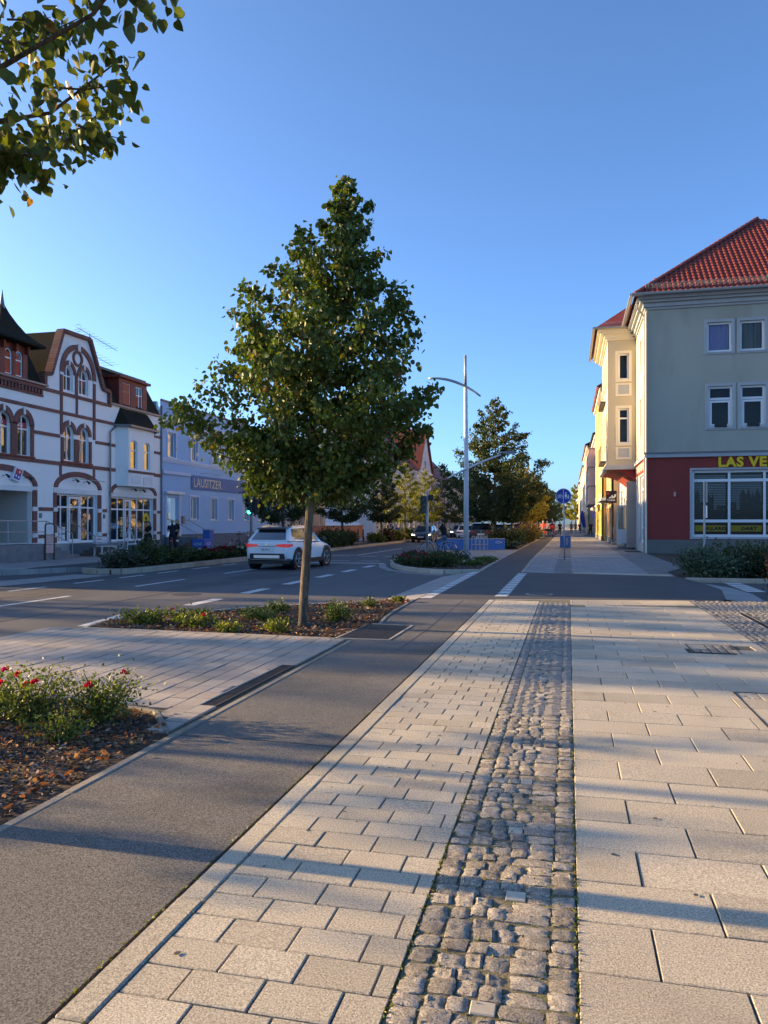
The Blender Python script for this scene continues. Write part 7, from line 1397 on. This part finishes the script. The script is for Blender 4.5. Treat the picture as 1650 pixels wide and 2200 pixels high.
    if hands:
        fb = MB()
        for s in 'lr':
            w0, e0 = V_[s + 'w'], V_[s + 'e']; hd = (w0 - e0).normalized(); sd = hd.cross(Vector((0, 0, 1) if abs(hd.z) < .8 else (0, 1, 0))).normalized(); nn = sd.cross(hd); p = w0 + hd * .09
            for q, ln in ((-.03, .055), (-.011, .07), (.009, .066), (.028, .05)): fb.tube([p + sd * q - hd * .02, p + sd * q + hd * ln * .5 - nn * .004, p + sd * q * .95 + hd * ln * .75 - nn * .03, p + sd * q * .9 + hd * ln * .7 - nn * .05], [.009, .009, .008, .006], 5)
            fb.tube([w0 + hd * .03 + sd * .03, w0 + hd * .07 + sd * .058 - nn * .012, w0 + hd * .1 + sd * .05 - nn * .03], [.011, .010, .007], 5)
        bm = bmesh.new(); bm.from_mesh(out); si = keys.index('skin'); vs = [bm.verts.new(v) for v in fb.v]
        for f_ in fb.f:
            ff = bm.faces.new([vs[i] for i in f_]); ff.material_index = si; ff.smooth = True
        bm.to_mesh(out); bm.free()
    o = bpy.data.objects.new(name, out); C.objects.link(o); tag(o, label, 'person', group)
    q = MB(); hc = V_['head']; q.ball(hc + Vector((0, -.018, .022)), (.082, .096, .107), 14, 9); q.v = [(vx, vy + (-.0), vz) for vx, vy, vz in q.v]
    if longhair: q.tube([hc + Vector((0, -.06, .04)), hc + Vector((0, -.085, -.12)), hc + Vector((0, -.07, -.25))], [.075, .075, .03], 10)
    q.v = [(vx, min(vy, hc.y + .055) if vz < hc.z + .05 else vy, vz) for vx, vy, vz in q.v]; ho = q.build('hair', hair, o, smooth=True)
    f2 = MB()
    for sg in (-1, 1): f2.ball(hc + Vector((sg * .03, .088, .012)), (.011, .006, .007), 6, 4)
    f2.build('eyes', 'cloth_black', o); MB().ball(hc + Vector((0, .092, -.055)), (.022, .006, .006), 8, 4).build('mouth', 'cloth_pink', o)
    if bag: bm_, bc, bs = bag; q = MB(); q.box(bc[0] - bs[0], bc[0] + bs[0], bc[1] - bs[1], bc[1] + bs[1], bc[2] - bs[2], bc[2] + bs[2]); bo = q.build('backpack', bm_, o, bevel=min(bs) * .4)
    o.location = (x, y, z); o.rotation_euler = (0, 0, rz); o.scale = (scale,) * 3; return o
# the man with the bicycle: astride, one foot on the ground, looking left along the road
person('person', 'man in black polo and jeans standing astride a bicycle at the crossing', -5.62, 34.72, 0, R(84), dict(pelvis=(0, -.12, .92), waist=(0, -.10, 1.05), chest=(0, -.05, 1.27), neck=(0, -.01, 1.46), head=(0, .03, 1.61), ls=(-.18, -.03, 1.40), rs=(.18, -.03, 1.40), le=(-.27, .12, 1.18), re=(.27, -.16, 1.16), lw=(-.27, .30, 1.08), rw=(.24, -.10, .93), lh=(-.10, -.12, .89), rh=(.10, -.12, .89), lk=(-.16, .20, .66), rk=(.17, -.06, .47), la=(-.14, .10, .22), ra=(.2, -.10, .08), lt=(-.15, .26, .17), rt=(.22, .07, .035)),
       dict(top='cloth_black', low='cloth_jean', shoe='cloth_grey'), voxel=.016)
person('person', 'woman in a black dress standing by the second shop window', -20.2, 34.2, .06, R(160), dict(le=(-.22, .08, 1.14), lw=(-.08, .22, 1.1), re=(.22, .06, 1.14), rw=(.05, .24, 1.1), rk=(.06, .06, .5), ra=(.02, -.03, .1)), dict(top='cloth_black', low='cloth_black', shin='cloth_black', shoe='cloth_black'), dress=.38, longhair=True, scale=.9)
person('person', 'dark-clad person with folded arms, left one of the talking pair', -19.3, 34.9, .06, R(20), dict(le=(-.24, .05, 1.14), lw=(-.06, .2, 1.12), re=(.24, .05, 1.14), rw=(.06, .2, 1.1)), dict(top='cloth_navy', low='cloth_black', shoe='cloth_white'), hair='hair_blonde', scale=.95)
person('person', 'person in black tee, right one of the talking pair', -19.6, 35.9, .06, R(150), dict(re=(.26, -.04, 1.12)), dict(top='cloth_black', low='cloth_black', shoe='cloth_black'), hair='hair_blonde', longhair=True, scale=.97)
person('person', 'man in white shirt with dark shoulder bag walking before the far shop', -19.5, 85, .06, R(-30), dict(la=(-.1, -.2, .12), lt=(-.1, -.05, .05), ra=(.1, .2, .1), rt=(.1, .36, .05)), dict(top='cloth_white', low='cloth_navy', sleeve='cloth_white'), voxel=.03, hands=False, bag=('cloth_navy', (.2, -.1, 1.0), (.09, .12, .18)))
person('person', 'person in pale yellow top crossing far behind the black car', -12.6, 100, -.1, R(180), {}, dict(top='awning', low='cloth_jean'), voxel=.03, hands=False, hair='hair_blonde')
RID = dict(pelvis=(0, -.28, 1.0), waist=(0, -.22, 1.13), chest=(0, -.08, 1.33), neck=(0, .02, 1.50), head=(0, .08, 1.66), ls=(-.18, -.02, 1.45), rs=(.18, -.02, 1.45), le=(-.27, .08, 1.22), re=(.27, .08, 1.22), lw=(-.28, .13, 1.09), rw=(.28, .13, 1.09), lh=(-.1, -.27, .96), rh=(.1, -.27, .96), lk=(-.12, .12, .78), rk=(.12, -.02, .56), la=(-.12, .0, .48), ra=(.12, -.08, .17), lt=(-.12, .15, .46), rt=(.12, .08, .13))
CY = 'cyclists riding away on the far bike path'
for i, (x, y, fit, lb, hr, bag) in enumerate(((-2.42, 76, dict(top='cloth_coral', low='cloth_grey'), 'cyclist in a coral vest riding away, leftmost on the path', 'hair_grey', ('cloth_red', (.22, -.75, .6), (.09, .18, .16))), (-2.15, 79, dict(top='cloth_pink', low='cloth_black', sleeve='cloth_pink'), 'cyclist in a pale pink top riding beside the coral vest', 'hair_grey', None), (-1.78, 88, dict(top='cloth_black', low='cloth_red', sleeve='cloth_black'), 'cyclist in black with a red bag riding furthest right', 'hair_brown', ('cloth_red', (0, -.42, 1.12), (.22, .13, .2))))):
    bicycle('far_bicycle', ('bicycle under the cyclist in the coral vest', 'bicycle under the cyclist in the pale pink top', 'bicycle under the black-clad cyclist with the red bag')[i], x, y, 0, 0, 'chrome', group='bicycles being ridden away'); person('person', lb, x, y, 0, 0, RID, fit, voxel=.026, hands=False, hair=hr, group=CY, bag=bag)
PG = 'people walking far down the right pavement'
WALK = dict(la=(-.1, -.22, .13), lt=(-.1, -.08, .05), lk=(-.1, .0, .5), ra=(.1, .2, .1), rt=(.1, .36, .05), rk=(.1, .12, .5))
for i, (x, y, fit, lb, bag, rz) in enumerate(((-1.1, 100, dict(top='cloth_black', low='cloth_black'), 'dark figure walking at the edge of the bike path', None, 0), (.35, 112, dict(top='cloth_grey', low='cloth_black'), 'walker in grey left of the maroon backpack', None, 0), (.95, 116, dict(top='cloth_khaki', low='cloth_khaki'), 'walker in khaki before the market awning', None, 0), (1.45, 108, dict(top='cloth_white', low='cloth_jean', sleeve='cloth_white'), 'walker in light jeans with a maroon backpack', ('cloth_maroon', (0, -.2, 1.22), (.16, .1, .22)), 0), (2.35, 88, dict(top='cloth_black', low='cloth_black'), 'dark figure standing by the right-hand shop fronts', None, 170))):
    person('person', lb, x, y, 0, R(rz), WALK if rz == 0 else {}, fit, voxel=.03, hands=False, group=PG, bag=bag)
